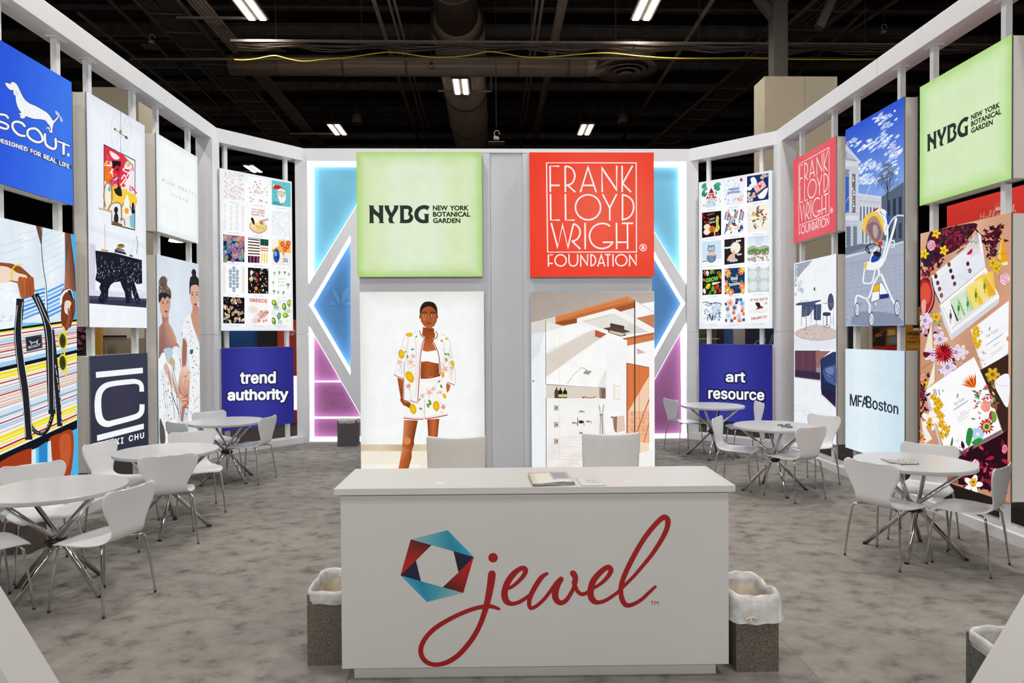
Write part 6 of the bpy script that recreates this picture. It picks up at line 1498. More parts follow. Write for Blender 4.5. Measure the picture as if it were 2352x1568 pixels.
# legs
A.quad_grid([(402,1135),(522,1140),(488,1310),(392,1300)], 4, 3, lambda u, v: lerp(rgb(s4), rgb(s3), u)); A.poly([(392,1295),(488,1305),(490,1340),(470,1400),(468,1460),(440,1560),(420,1700),(345,1700),(358,1540),(385,1390),(390,1340)], [s2,s3,s3,s1,s3,s1,s1,s2,s2,s4,s2]); A.poly([(400,1290),(440,1285),(462,1310),(440,1345),(402,1335)], s4, True)
A.quad_grid([(602,1130),(706,1125),(690,1295),(612,1290)], 4, 3, lambda u, v: lerp(rgb(s3), rgb(s2), math.sin(u*3))); A.poly([(612,1285),(692,1285),(690,1500),(660,1700),(610,1700),(620,1500)], s1)
# arms
A.poly([(345,770),(400,780),(412,870),(432,930),(450,990),(462,1030),(440,1040),(405,1010),(378,965),(362,880)], [s1,s2,s3,s1,s2,s1,s3,s1,s3,s1]); A.poly([(370,960),(400,935),(440,960),(465,1010),(460,1042),(432,1030),(420,1035),(395,1005)], s1, True)
for k in range(3): A.stroke([(420+k*12,990),(428+k*12,1020),(444+k*8,1040)], 6, s3, sm=True)
A.poly([(770,815),(800,830),(795,870),(775,900),(762,880)], s2, True)
# torso + neck + head
A.quad_grid([(545,600),(715,600),(715,780),(545,780)], 6, 4, lambda u, v: lerp(rgb('#b8622f'), rgb(s3), abs(u-.45)*1.7)); A.line([(640,660),(636,740)], 3, '#8c4420'); A.ell(632,742,5,8,'#7c3818')
A.poly([(565,340),(660,350),(662,385),(690,430),(700,540),(600,560),(555,540),(548,430),(560,390)], [s1,s3,s1,s2,s2,s4,s2,s2,s1]); A.stroke([(560,400),(590,428),(620,438)], 4, s3, sm=True)
A.poly([(541,240),(543,190),(560,150),(615,128),(670,150),(688,190),(688,245),(684,290),(662,330),(632,352),(605,350),(570,325),(548,290)], ['#a8582c','#a8582c','#b8683a','#c07040','#b8683a','#9c4c24','#8c4420','#a8542c','#a04c26','#b8653a','#b8653a','#a8582c','#a8582c'])
A.poly([(541,240),(538,200),(548,160),(575,128),(615,120),(660,132),(685,170),(690,215),(688,240),(672,195),(640,168),(600,165),(565,185),(548,215)], '#2e1f1c', True)
A.ell(540,250,7,18,s1); A.ell(689,250,6,18,s1)
A.stroke([(556,218),(575,210),(598,216)], 7, '#2a1812', sm=True); A.stroke([(630,218),(650,211),(672,220)], 7, '#2a1812', sm=True)
for x in (578, 650): A.ell(x,239,14,7,'#efe0d4'); A.ell(x,239,6.5,6.5,'#241410'); A.stroke([(x-15,237),(x,230),(x+15,237)], 3.5, '#1c100c', sm=True)
A.poly([(606,235),(600,270),(598,285),(612,291),(626,286),(622,270),(618,235)], '#b06034', True); A.stroke([(600,284),(612,290),(625,284)], 3, '#7c3818', sm=True)
A.poly([(588,303),(604,298),(614,301),(626,298),(642,304),(628,317),(606,318)], '#9c4440', True); A.line([(590,305),(641,306)], 2.4, '#5c2420'); A.ell(575,270,12,14,'#c87a4c'); A.ell(656,272,9,12,'#b8683c')
A.poly([(556,545),(595,550),(640,545),(680,542),(705,600),(702,648),(640,640),(600,632),(550,630)], '#fafafa', True)
# jacket
J = '#f6f6f4'
A.poly([(540,372),(500,380),(430,400),(400,440),(380,520),(350,620),(325,740),(385,780),(402,775),(400,960),(470,985),(520,992),(528,880),(545,720),(555,560),(575,450),(556,420)], J)
A.poly([(672,375),(720,395),(780,430),(800,490),(820,620),(845,740),(835,850),(790,830),(765,815),(740,850),(735,820),(718,760),(708,640),(690,540),(655,460),(668,430)], J)
Rd = '#a83038'
for q in ([(540,372),(500,380),(430,400),(400,440),(380,520),(350,620),(325,740)],[(720,395),(780,430),(800,490),(820,620),(845,740),(835,850)],[(402,775),(400,960),(470,985),(520,992)],[(404,500),(412,640),(404,780)],[(800,500),(790,640),(798,780)]): A.stroke(q, 4, '#cfc6bf', sm=True, cap=False)
for q in ([(440,430),(428,560),(436,700)],[(470,700),(452,840),(470,960)],[(740,470),(748,600),(742,740)],[(500,440),(508,620),(500,800)],[(360,640),(380,700),(384,760)],[(820,640),(810,720),(816,800)]): A.stroke(q, [10,18,8], '#e9e5e1', sm=True)
for p, w_ in (([(537,368),(550,410),(582,436)], 9),([(672,376),(690,400),(682,430),(655,446)], 9),([(570,450),(552,540),(540,640),(536,740),(528,860),(520,988)], 9),([(655,468),(690,540),(706,620),(714,740)], 9),([(452,962),(485,980),(520,988)], 7),([(316,746),(352,765),(396,780)], 8),([(772,810),(800,822),(838,835)], 8)):
    A.stroke(p, w_+8, '#f8f4f2', sm=True, cap=False); A.stroke(p, w_*.75, Rd, sm=True, cap=False)
A.stroke([(555,470),(532,600),(520,760),(500,940)], 9, '#f2dccb', sm=True, cap=False); A.stroke([(405,640),(404,780),(402,960)], 3, '#8a4a30', sm=True); A.stroke([(718,640),(730,760),(745,830)], 3, '#9c6a4a', sm=True)
# shorts
A.poly([(545,782),(715,755),(740,800),(765,860),(775,930),(778,1090),(700,1108),(600,1125),(582,1130),(520,1130),(400,1118),(405,1010),(460,1040),(470,990),(522,992),(535,880)], J)
A.stroke([(545,778),(620,776),(712,756)], 9, Rd, sm=True, cap=False); A.stroke([(400,1118),(480,1128),(570,1128)], 8, Rd, sm=True, cap=False); A.stroke([(582,1126),(680,1112),(778,1092)], 8, Rd, sm=True, cap=False); A.stroke([(400,1104),(480,1114),(575,1114),(680,1096),(776,1076)], 4, '#f0c8b0', sm=True, cap=False)
A.line([(580,960),(578,1128)], 4, '#b8a89c'); A.line([(545,800),(640,805),(715,785)], 3, '#f0d8c4')
def lemon(x, y, a, s=1):
    A.ell(x, y, 46*s, 30*s, '#f2cf18', rot=a, n=18, c2='#e0a814'); A.ell(x+44*s*math.cos(a), y+44*s*math.sin(a), 8*s, 7*s, '#e0a814', n=8)
for x, y, a, s in ((448,405,0,.6),(380,570,1.4,.85),(452,765,1.1,1.1),(480,1040,1.3,.95),(680,1015,1.5,.95),(750,930,1.2,.5),(818,650,1.2,.55),(735,745,1.4,.5),(768,440,.5,.3)): lemon(x, y, a, s)
rr = random.Random(31)
for x, y, l, a in ((460,530,34,0),(430,575,40,1.4),(750,560,34,.8),(765,600,44,1.5),(690,815,36,-.6),(715,830,40,1.2),(610,960,50,.9),(640,990,46,2.6),(530,1030,40,.5),(545,950,30,2.2),(425,545,26,2.5),(775,560,30,1),(500,430,26,-.8),(715,450,30,.6),(600,990,50,1.2)): A.leaf(x, y, l, a, rr.choice(['#5c8c2c','#7ca03c','#3f7424','#8c9c48']), .45)
for x, y in ((480,590),(490,670),(365,640),(440,845),(655,870),(690,900),(735,665),(815,690),(715,900),(560,930),(740,1025),(460,640),(755,700),(620,900)):
    A.petals(x, y, rr.uniform(18,30), 5, rr.choice(['#fbf6f4','#f2d8d4','#e8a8a4','#fbefe8']), rr.choice(['#f4e0dc','#e08484','#d85c5c']), '#e8b83c', a0=rr.random())
for k in range(46): x, y = rr.choice([(rr.uniform(415,525),rr.uniform(420,940)), (rr.uniform(725,825),rr.uniform(440,790)), (rr.uniform(560,765),rr.uniform(820,1060)), (rr.uniform(345,395),rr.uniform(560,730))]); A.stroke([(x,y),(x+rr.uniform(-14,14),y+rr.uniform(-16,16))], 3, rr.choice(['#c83c48','#7c8c3c','#e0b03c','#8c5a4c','#d8888c','#5c7c3c']))
A.build(label='woman in a lemon-print jacket and shorts on white')

# ---- bathroom picture
o, A = front_box(1220, 1503, .03, 2.358, 'lightbox', 'tall lightbox picture of a bright bathroom with wooden skylight beams and shower')
full(A, lambda u, v: lerp((240,240,240), (250,249,247), u), 8, 8)
A.px(1210,660,3.733)
A.quad_grid([(36,36),(1092,36),(1092,120),(36,300)], 8, 3, lambda u, v: lerp((168,156,148), (196,184,174), u*.6+v*.3)); A.poly([(36,300),(245,250),(245,318),(165,290),(165,380),(36,400)], '#dcd6d0')
A.quad_grid([(165,290),(680,430),(680,860),(165,830)], 8, 8, lambda u, v: lerp((226,218,208), (240,236,230), .5+.5*math.sin(u*9+v*13)))
A.poly([(36,400),(165,380),(165,1540),(36,1540)], '#eef2f6'); A.poly([(36,400),(145,385),(110,560),(36,640)], '#e0e6ea')
A.poly([(165,380),(430,300),(560,355),(165,560)], '#f8f8f6'); A.poly([(165,770),(600,450),(720,420),(810,430),(600,860),(165,830)], '#fafaf8'); A.poly([(165,580),(570,360),(640,430),(165,760)], '#dfd5ca')
for k in range(22): y = 470+k*13; A.stroke([(170+k*4,y+60),(300+k*2,y+20),(430,y-30+k*4)], 1.6, '#cfc0b2', sm=True) if k < 14 else None
A.poly([(245,250),(860,74),(925,110),(925,140),(430,265),(300,328),(245,312)], '#c8703c'); A.poly([(245,250),(860,74),(925,110),(430,235),(270,290),(245,298)], '#dc8a54'); A.poly([(300,328),(430,262),(430,305)], '#8c4424'); A.poly([(245,300),(430,262),(428,305),(310,328)], '#98502c')
for k in range(8): A.line([(255,262+k*5),(870,90+k*6)], 1.4, '#b8622f')
A.poly([(745,178),(925,130),(985,160),(805,208)], '#a85630'); A.poly([(925,110),(1092,210),(1092,240),(925,270)], '#f6f6f4'); A.poly([(810,205),(920,175),(922,265),(860,240)], '#eceae4')
A.poly([(430,265),(745,180),(1092,350),(1092,385),(810,430),(600,360),(430,300)], '#f6f5f1'); A.poly([(470,290),(740,222),(1040,380),(810,410)], '#dcd8d0'); A.poly([(500,298),(740,232),(900,310),(760,380)], '#e6e2da')
A.poly([(935,262),(1092,228),(1092,350)], '#c8825c'); A.poly([(585,362),(685,400),(630,432),(585,420)], '#b86038'); A.poly([(825,435),(1092,385),(1092,450),(825,508)], '#d0804e'); A.poly([(825,435),(1092,385),(1092,400),(850,448)], '#b5653a'); A.poly([(945,520),(1020,560),(945,570)], '#c9bdb0')
A.poly([(715,305),(835,330),(835,365),(715,340)], '#4c3c3a'); A.poly([(652,350),(760,332),(892,380),(780,398)], '#5a4440'); A.poly([(698,362),(850,395),(850,412),(805,420),(698,385)], '#6a3c34'); A.poly([(712,368),(850,398),(812,414),(705,382)], '#d8c8ac')
A.line([(163,280),(163,830)], 4, '#5c4c44'); A.line([(165,830),(420,848),(680,862)], 5, '#6a5850'); A.line([(165,950),(165,1540)], 5, '#4a3c38'); A.line([(280,400),(280,830)], 2, '#d8cec2')
A.poly([(165,834),(620,858),(620,950),(165,950)], '#ddd2c6'); A.poly([(622,862),(676,866),(676,952),(622,950)], '#7c6456'); A.poly([(620,862),(640,862),(640,950),(622,950)], '#a08878')
A.quad_grid([(168,952),(680,952),(680,1540),(168,1540)], 10, 12, lambda u, v: lerp((244,243,241), (228,214,206), max(0, v-.3)*(.6+.4*math.sin(u*11+v*17))))
A.line([(278,952),(278,1540)], 2, '#d4cac2'); A.line([(612,952),(612,1250)], 2, '#dcd4cc')
for k in range(30): rr2 = rr.uniform; x, y = rr2(175,600), rr2(1250,1520); A.stroke([(x,y),(x+50,y-6),(x+100,y+4)], 2, rr.choice(['#dcc0b4','#e6d2c8','#d0b0a4']), sm=True)
A.stroke([(455,690),(490,692),(515,712)], 5, '#a09488', sm=True); A.line([(345,830),(400,750),(458,700)], 4, '#b0a498'); A.poly([(505,708),(558,718),(530,748),(480,738)], '#a89c90')
for x, h, c in ((255,80,'#5a4238'),(288,75,'#241c18'),(328,72,'#2a201c')): A.poly([(x-18,948-h*.75),(x-6,948-h),(x+6,948-h),(x+18,948-h*.75),(x+18,948),(x-18,948)], c); A.poly([(x-4,948-h-14),(x+4,948-h-14),(x+4,948-h),(x-4,948-h)], '#1c1614')
for x in (288,328): A.poly([(x-17,915),(x+17,915),(x+17,940),(x-17,940)], '#c9c98c')
A.stroke([(500,938),(530,946),(565,944),(592,934)], 9, '#c87c44', sm=True); A.ell(485,942,14,6,'#7c4c34')
for y in (1032,1176,1318): A.poly([(235,y-22),(270,y-20),(270,y+20),(235,y+22)], '#8c7c70'); A.poly([(242,y-16),(268,y-15),(268,y+15),(242,y+16)], '#dcd4cc'); A.ell(256,y,9,10,'#6a5c54')
for x, y in ((470,1062),(408,1160),(530,1148),(470,1246)): A.line([(x-20,y),(x+20,y+2)], 6, '#7c6c62'); A.line([(x-16,y-10),(x-14,y+12)], 5, '#6a5a50'); A.line([(x+20,y-2),(x+20,y+18)], 4, '#6a5a50'); A.ell(x,y,8,9,'#8c7c70')
A.line([(436,1115),(436,1190)], 6, '#4a3e3a'); A.ell(465,1152,22,14,'#3c302c'); A.line([(488,1145),(490,1182)], 5, '#4a3e3a')
A.line([(620,1008),(632,1090),(628,1262)], 5, '#6a5a50'); A.line([(660,1004),(645,1100),(650,1262)], 5, '#6a5a50'); A.line([(640,1095),(646,1262)], 3, '#7c6c62'); A.line([(652,1100),(662,1262)], 3, '#7c6c62'); A.line([(622,1092),(655,1090)], 7, '#5c4c44')
A.poly([(680,430),(860,450),(855,1260),(680,1260)], '#f6f6f6'); A.poly([(742,830),(802,845),(798,965),(742,958)], '#e0d6c8'); A.poly([(752,842),(798,852),(796,955),(752,950)], '#f4f0ea')
A.line([(722,1112),(738,1112)], 12, '#5c4c48'); A.poly([(735,1108),(775,1104),(772,1245),(752,1230),(745,1205)], '#a87c68'); A.poly([(775,1102),(835,1098),(842,1225),(775,1245)], '#e4c8b8'); A.line([(765,1110),(762,1240)], 5, '#7c5444')
A.poly([(856,646),(1050,686),(1048,1400),(856,1440)], '#dc7c48'); A.line([(856,648),(1050,687)], 6, '#8c4424'); A.line([(858,646),(858,1260)], 8, '#9c4c28')
for k in range(14): A.line([(870,680+k*26),(1040,700+k*24)], 1.6, '#c8683a')
A.poly([(1048,760),(1048,1060),(940,1240),(870,1060)], '#f4d0b0'); A.poly([(866,1060),(1045,1060),(1045,1400),(866,1430)], '#efb890'); A.line([(965,680),(965,1380)], 3, '#b8603a')
A.line([(1048,960),(940,1250)], 9, '#c8683a'); A.line([(1048,1160),(1000,1340)], 7, '#c8683a')
for y in (1080,1150,1220): A.line([(868,y+45),(1045,y+38)], 2, '#a8542f'); [A.poly([(x-10,y-10),(x+10,y-12),(x+10,y+8),(x-10,y+10)], '#8c6a5a') for x in (908,1002)]; [A.poly([(x-6,y-6),(x+10,y-8),(x+10,y+4),(x-6,y+4)], '#e8d0c0') for x in (908,1002)]
A.line([(925,108),(925,1260)], 9, '#3c2c28'); A.line([(925,110),(1092,212)], 5, '#c8c0b8'); A.poly([(970,1325),(1048,1335),(1048,1400),(975,1420)], '#f2dcc8')
A.poly([(968,1420),(1048,1400),(1090,1410),(1090,1540),(970,1540)], '#f6f4f2'); A.line([(50,800),(62,804)], 12, '#5c4c48')
A.build(label='bright bathroom with wooden skylight beams, shower and cupboard')

# ---- dressing table / armchair picture on the right wall
o, A = side_box(1, 1824, 1921, .35, 2.785, 'lightbox', 'tall lightbox picture of a blue dressing table above a dark velvet armchair')
full(A, lambda u, v: (238,242,247))
A.px(1815,590,3.484)
A.poly([(38,60),(180,25),(110,110),(60,170),(38,215)], '#a3a6b6'); A.poly([(180,30),(372,-10),(372,740),(36,745),(36,560),(50,400),(40,215),(80,140)], '#f2f5f8')
for k in range(36):
    x, y = rr.uniform(50,360), rr.uniform(60,380); A.stroke([(x,y),(x+rr.uniform(-8,30),y+rr.uniform(-16,20)),(x+rr.uniform(10,40),y+rr.uniform(0,30))], rr.uniform(1,3), rr.choice(['#dfe6ee','#d4dce6','#e6e2e0','#c8d2de']), sm=True)
for k in range(10): A.ell(rr.uniform(42,110), rr.uniform(200,340), rr.uniform(6,16), rr.uniform(12,26), rr.choice(['#c4d2e2','#d6e0ea','#b0c2d6']), n=9)
for y in (75,160,172): A.line([(40,y),(66,y+2)], 5, '#f2f4f6')
A.line([(50,70),(52,180)], 4, '#e8ecf0')
A.poly([(40,600),(100,570),(200,540),(300,560),(372,590),(370,640),(300,662),(200,668),(110,655),(45,625)], '#cdbfb8', True)
for k in range(50): x, y = rr.uniform(60,360), rr.uniform(570,655); A.ell(x, y, rr.uniform(4,14), rr.uniform(2,6), rr.choice(['#d8b8ac','#b8a8a4','#e8dcd6','#a8989a','#dcc8be']), rot=rr.uniform(-.5,.5), n=7)
A.stroke([(45,625),(110,655),(200,668),(300,662),(370,640)], 3, '#9a8a86', sm=True); A.poly([(36,625),(110,662),(200,674),(300,668),(370,645),(370,742),(36,745)], '#e2e7f0', False)
N1 = '#4a5474'
A.ell(195,256,7,15,'#5a5c66'); A.poly([(48,378),(70,366),(150,358),(235,344),(244,352),(170,375),(60,388)], N1, True); A.poly([(93,385),(205,368),(203,395),(150,470),(93,480)], N1); A.poly([(205,380),(250,376),(246,504),(204,508)], N1); A.line([(212,392),(212,500)], 3, '#7a86a4'); A.poly([(190,384),(206,384),(206,505),(190,500)], '#3a4464')
for p in ([(92,425),(92,555)],[(127,480),(128,578)],[(168,400),(168,530)],[(210,505),(210,552)],[(128,395),(130,575)]): A.line(p, 4, '#8c8a90')
for y in (425,440,458,475): A.line([(93,y),(126,y+6)], 3, '#8c8a90'); A.line([(168,y-20),(190,y-18)], 3, '#8c8a90')
for x in (90,125,140): A.ell(x,352,12,5,'#c8ccd6'); 
A.ell(325,360,23,68,N1,n=24); A.stroke([(325+23*math.cos(a),360+68*math.sin(a)) for a in (2*PI*k/20 for k in range(20))], 2.5, '#333a55', closed=True, sm=True)
A.line([(265,372),(355,374)], 5, '#7a7c88'); A.ell(328,385,8,12,'#6a6c7a'); A.poly([(262,452),(275,442),(318,444),(325,458),(315,470),(268,470)], '#39415f', True); A.line([(294,470),(294,552)], 8, '#6a6878')
for p in ([(264,470),(264,555)],[(324,465),(322,562)],[(348,380),(347,560)]): A.line(p, 3, '#8a8a94')
for y in (485,500,515,530): A.line([(322,y),(347,y)], 2.5, '#9a9aa2')
A.stroke([(270,555),(295,545),(320,562),(295,566)], 4, '#55576a', sm=True, closed=True)
A.rect(36,742,372,752,'#f6f8fb')
A.poly([(38,748),(242,748),(242,985),(38,960)], '#4f3a4e'); A.quad_grid([(42,752),(205,752),(205,905),(42,905)], 8, 4, lambda u, v: lerp((110,70,84),(92,60,78), abs(math.sin(u*9)))); A.poly([(205,752),(325,752),(245,820),(240,905),(208,905)], '#9a6a66'); A.poly([(208,885),(242,885),(242,925),(208,925)], '#9a9098'); A.poly([(42,905),(242,925),(242,980),(42,955)], '#3c2c48')
A.poly([(36,958),(242,988),(250,1105),(366,1208),(366,1490),(32,1490)], '#ecf1f5'); A.line([(38,962),(242,990)], 6, '#c9b4b8')
for k in range(14): y = 1030+k*28; A.line([(45,y),(250,y+24)], 2, '#dfe5ea')
for cx, cy, r in ((55,1205,22),(135,1240,30),(130,1245,20),(60,1210,30)): A.stroke([(cx+r*math.cos(a),cy+r*.9*math.sin(a)) for a in (2*PI*k/14 for k in range(14))], 3, '#d4dce4', closed=True, sm=True)
A.poly([(345,758),(250,812),(243,822),(246,1040),(252,1095),(366,1205),(368,758)], '#242c4a'); A.poly([(345,760),(368,758),(368,860),(300,880),(262,915),(250,815)], '#2e3a60')
A.poly([(262,905),(290,880),(330,870),(368,872),(368,1015),(325,1012),(285,985),(268,940)], '#4a5c90', True); A.poly([(285,900),(320,882),(350,890),(340,940),(300,950)], '#6c80b0', True); A.stroke([(268,905),(300,935),(340,955),(362,1000)], 5, '#20284a', sm=True)
for k in range(26): x, y = rr.uniform(275,360), rr.uniform(880,1000); A.stroke([(x,y),(x+6,y+5)], 2, rr.choice(['#8496c0','#34426c','#5a6ca0']))
A.quad_grid([(250,1060),(366,1080),(366,1200),(255,1100)], 4, 3, lambda u, v: lerp((36,34,66),(60,34,72), v)); A.stroke([(245,1090),(255,1110),(300,1150),(366,1212)], 4, '#b9c4d4', sm=False)
A.build(label='blue dressing table by a round mirror above a velvet armchair')

# ---- stroller picture
o, A = side_box(1, 1942, 2076, 1.86, 4.28, 'lightbox', 'tall lightbox picture of a white pushchair before a stone museum and blue sky')
full(A, lambda u, v: lerp((52,88,206), (150,184,232), min(1, v*2.1)), 6, 16)
A.px(1935,220,2.904)
for cx, cy, n, sx, sy in ((250,140,34,110,50),(300,60,20,80,30),(290,200,16,50,28),(160,330,26,90,40),(290,300,36,90,60),(350,390,34,60,60),(180,470,40,80,50),(160,560,40,70,40),(70,300,8,20,14),(330,500,20,70,60)):
    for k in range(n):
        x, y = rr.gauss(cx, sx*.5), rr.gauss(cy, sy*.5)
        if not (30 < x < 398) or y < 235-(x-20)*.56+18: continue
        if k % 3: A.stroke([(x-rr.uniform(6,16), y+rr.uniform(4,12)),(x+rr.uniform(-3,3),y+rr.uniform(-5,5)),(x+rr.uniform(6,18),y-rr.uniform(4,14))], [rr.uniform(2,5),rr.uniform(7,14),rr.uniform(2,4)], rr.choice(['#dce7f9','#e9f0fb','#c9d9f6','#f4f8fd']), sm=True); continue
        A.ell(x, y, rr.uniform(12,34), rr.uniform(6,13), rr.choice(['#dfe9f8','#d3e0f6','#f2f6fb','#e9f0fa']), rot=-.7, n=12, c2=lerp((66,104,214),(160,190,236),min(1,y/600)))
# building left
A.poly([(18,325),(36,335),(118,435),(105,450),(104,1000),(20,1010)], '#c3c8d4'); A.poly([(18,365),(100,440),(18,425)], '#9aa0b0'); A.poly([(30,375),(80,425),(30,415)], '#b8bcc8'); A.stroke([(18,345),(118,438)], 7, '#dde1ea'); A.poly([(30,305),(42,310),(42,335),(28,335)], '#a0a6b4', True); A.rect(18,440,108,470,'#d3d7e0'); A.rect(18,490,48,780,'#7c8ea8')
A.poly([(20,540),(42,540),(44,760),(20,785)], '#3c62c0'); A.rect(62,520,88,780,'#6c7484')
for k in range(12): A.ell(rr.uniform(66,86), 545+k*19, rr.uniform(5,9), rr.uniform(6,10), rr.choice(['#c88a74','#e8d8c8','#8c5c54','#d8c070','#f2ece4']), n=7)
for x in (56,99): A.rect(x-9,525,x+9,770,'#d5d9e2'); A.ell(x-7,512,7,10,'#c8ccd6'); A.ell(x+7,512,7,10,'#c8ccd6'); [A.line([(x-5+k*4,530),(x-5+k*4,765)], 1.2, '#aab0be') for k in range(4)]
A.rect(18,800,130,830,'#d9dce4'); A.rect(26,870,56,1005,'#66768a'); A.rect(72,870,98,1000,'#707c8e'); [A.line([(20,840+k*22),(130,838+k*22)], 1.6, '#a0a6b4') for k in range(8)]
# middle building
A.poly([(104,650),(262,672),(262,900),(235,980),(130,1000),(105,990)], '#c9ccd6'); A.line([(104,655),(262,678)], 6, '#e2e5ec'); A.line([(104,700),(262,712)], 3, '#9aa0ae')
for k in range(7): x = 118+k*22; A.poly([(x,735+k*2),(x+11,737+k*2),(x+11,835),(x,833)], '#6a7688'); A.poly([(x+14,722+k*2),(x+19,723+k*2),(x+19,850),(x+14,850)], '#e0e3ea')
for k in range(5): A.poly([(132+k*24,890),(143+k*24,890),(143+k*24,980),(132+k*24,985)], '#7a8698')
# right building
A.poly([(262,668),(410,568),(410,975),(350,985),(262,960)], '#59667c'); A.line([(262,672),(410,572)], 6, '#8e98aa')
for k in range(3): x = 300+k*38; A.poly([(x,700-k*12),(x+20,694-k*12),(x+20,800),(x,800)], '#2f3a4c'); A.poly([(x,850),(x+20,848),(x+20,950),(x,950)], '#37424f')
# flagpole and tree
A.line([(105,770),(188,598)], 3, '#e4e8f0'); A.line([(20,712),(48,668)], 3, '#e4e8f0')
A.line([(303,800),(303,560)], 6, '#3a3c48')
def branch(x, y, a, l, w_, n):
    x2, y2 = x+math.cos(a)*l*.62, y+math.sin(a)*l
    if not 205 < x2 < 400: return
    A.line([(x,y),(x2,y2)], w_, ['#4a4d5c','#444856','#3e404c','#3a3c48','#363844'][min(4,n)])
    if n > 0:
        for da in ((-.55,.5,-.1) if n > 1 else (-.6,.55,0)): branch(x2, y2, a+da+rr.uniform(-.22,.22), l*rr.uniform(.62,.8), max(.8, w_*.66), n-1)
for y0, a0 in ((690,-1.57),(640,-1.9),(620,-1.2),(600,-1.6),(660,-1.1),(670,-2.1)): branch(303, y0, a0, 56, 3.4, 4)
# ground
A.poly([(130,1000),(235,975),(350,985),(410,965),(410,1520),(22,1535),(22,1080)], '#a9b2c4'); A.poly([(22,1058),(160,1012),(235,985),(235,1000),(22,1085)], '#8892a6'); A.poly([(22,1065),(170,1032),(410,968),(410,978),(160,1045),(22,1082)], '#d5dae4'); A.poly([(22,1010),(130,985),(200,995),(22,1062)], '#6c7688')
for k in range(16): y = 1080+k*k*1.7; A.line([(22,y+40),(410,y-30)], 1.8, '#8e98ac')
for k in range(12): x = 40+k*34; A.line([(x,1090),(x-60+k*10,1530)], 1.6, '#929cb0')
for k in range(90): x, y = rr.uniform(26,405), rr.uniform(1380,1510); A.ell(x, y, rr.uniform(2,8), rr.uniform(1,3), rr.choice(['#8892a8','#c4ccd8','#727c92','#b4bccc']), n=6)
A.poly([(60,1500),(120,1440),(330,1450),(400,1500),(380,1525),(100,1530)], '#8791a8', True)
WS = '#f0f3f7'
def st(p, w_, c=WS): A.stroke(p, w_+3, '#9aa4b6', sm=True); A.stroke(p, w_, c, sm=True)
st([(410,800),(370,798),(335,825),(308,870),(300,910)], 9, '#d9dee6'); st([(360,820),(340,900),(310,1000),(280,1100)], 14); st([(300,860),(300,960),(270,1080)], 12); st([(318,975),(345,965),(345,1005),(325,1010)], 7)
st([(225,1010),(200,1060),(182,1120),(160,1150)], 12); st([(220,1150),(200,1240),(170,1250),(140,1240),(148,1160)], 10); st([(240,1150),(245,1190),(215,1240),(185,1330),(160,1350),(110,1332),(92,1345),(88,1400)], 13); st([(262,1190),(290,1260),(330,1350),(360,1400)], 15); st([(160,1350),(185,1400),(182,1440),(200,1470)], 12); st([(262,1195),(240,1200),(215,1250)], 10)
A.poly([(160,1110),(270,1080),(270,1130),(215,1160),(150,1155),(148,1125)], WS, True); A.poly([(148,1125),(168,1112),(160,1150),(150,1155)], '#e8c83c', True)
A.poly([(215,1260),(268,1245),(300,1300),(322,1345),(250,1355),(190,1378),(200,1310)], WS); A.poly([(215,1260),(248,1250),(248,1300),(202,1308)], '#e8b81c'); A.poly([(250,1325),(308,1318),(315,1345),(250,1355)], '#26357c'); A.line([(248,1250),(248,1356)], 3, '#2a2a34'); A.line([(202,1308),(250,1300)], 3, '#2a2a34'); A.stroke([(215,1260),(268,1245),(322,1345),(250,1355),(190,1378),(200,1310)], 2.5, '#2a2a34', closed=True)
A.poly([(200,1070),(235,1045),(255,1050),(245,1095),(195,1110)], '#2448a0', True); A.poly([(205,1050),(230,1035),(262,1055),(240,1075)], '#22242e', True)
A.stroke([(162,1005),(160,1030),(185,1050),(168,1000),(200,988),(240,995),(258,1020),(252,1050)], 8, '#2e323e', sm=True)
# canopy
A.poly([(205,790),(212,765),(240,748),(285,762),(310,800),(318,850),(300,910),(285,930),(270,870),(240,800)], WS, True); A.poly([(205,770),(225,750),(242,750),(215,772)], '#c8282c', True); A.poly([(292,780),(312,800),(318,840),(305,860)], '#2c56b8', True)
A.stroke([(225,775),(265,782),(300,830),(290,900)], 2.5, '#2a2c36', sm=True); A.stroke([(250,755),(262,790),(285,850)], 2.5, '#2a2c36', sm=True)
A.poly([(145,870),(152,830),(175,800),(215,782),(245,800),(270,850),(278,900),(262,960),(240,985),(215,985),(180,940),(155,915)], '#b08c84', True); A.poly([(165,880),(185,850),(215,840),(250,870),(262,920),(240,970),(205,960)], '#8c6a70', True); A.poly([(205,870),(225,860),(240,900),(228,950),(208,930)], '#b8a4a4', True); A.poly([(225,975),(245,975),(268,968),(262,1000),(240,990)], '#d83024', True); A.poly([(225,975),(242,985),(235,1000)], '#f0c820')
A.stroke([(148,905),(147,862),(165,815),(205,788),(240,800),(266,850),(276,900)], [14,26,30,26,26,22,8], '#f2ca4c', sm=True)
for x, y, rx, ry in ((100,1425,18,48),(195,1490,20,48),(367,1415,21,54),(222,1388,14,16)):
    A.ell(x, y, rx, ry, '#59647c', n=22); A.ell(x+1, y, rx*.78, ry*.82, '#dfe4ec', n=20); A.ell(x+1, y, rx*.55, ry*.62, '#a3adbe', n=16); A.line([(x,y-ry*.6),(x,y+ry*.6)], 4, '#e6eaf0'); A.line([(x-rx*.5,y+ry*.3),(x+rx*.5,y-ry*.3)], 4, '#e6eaf0')
A.build(label='white pushchair with coloured panels before a stone building')

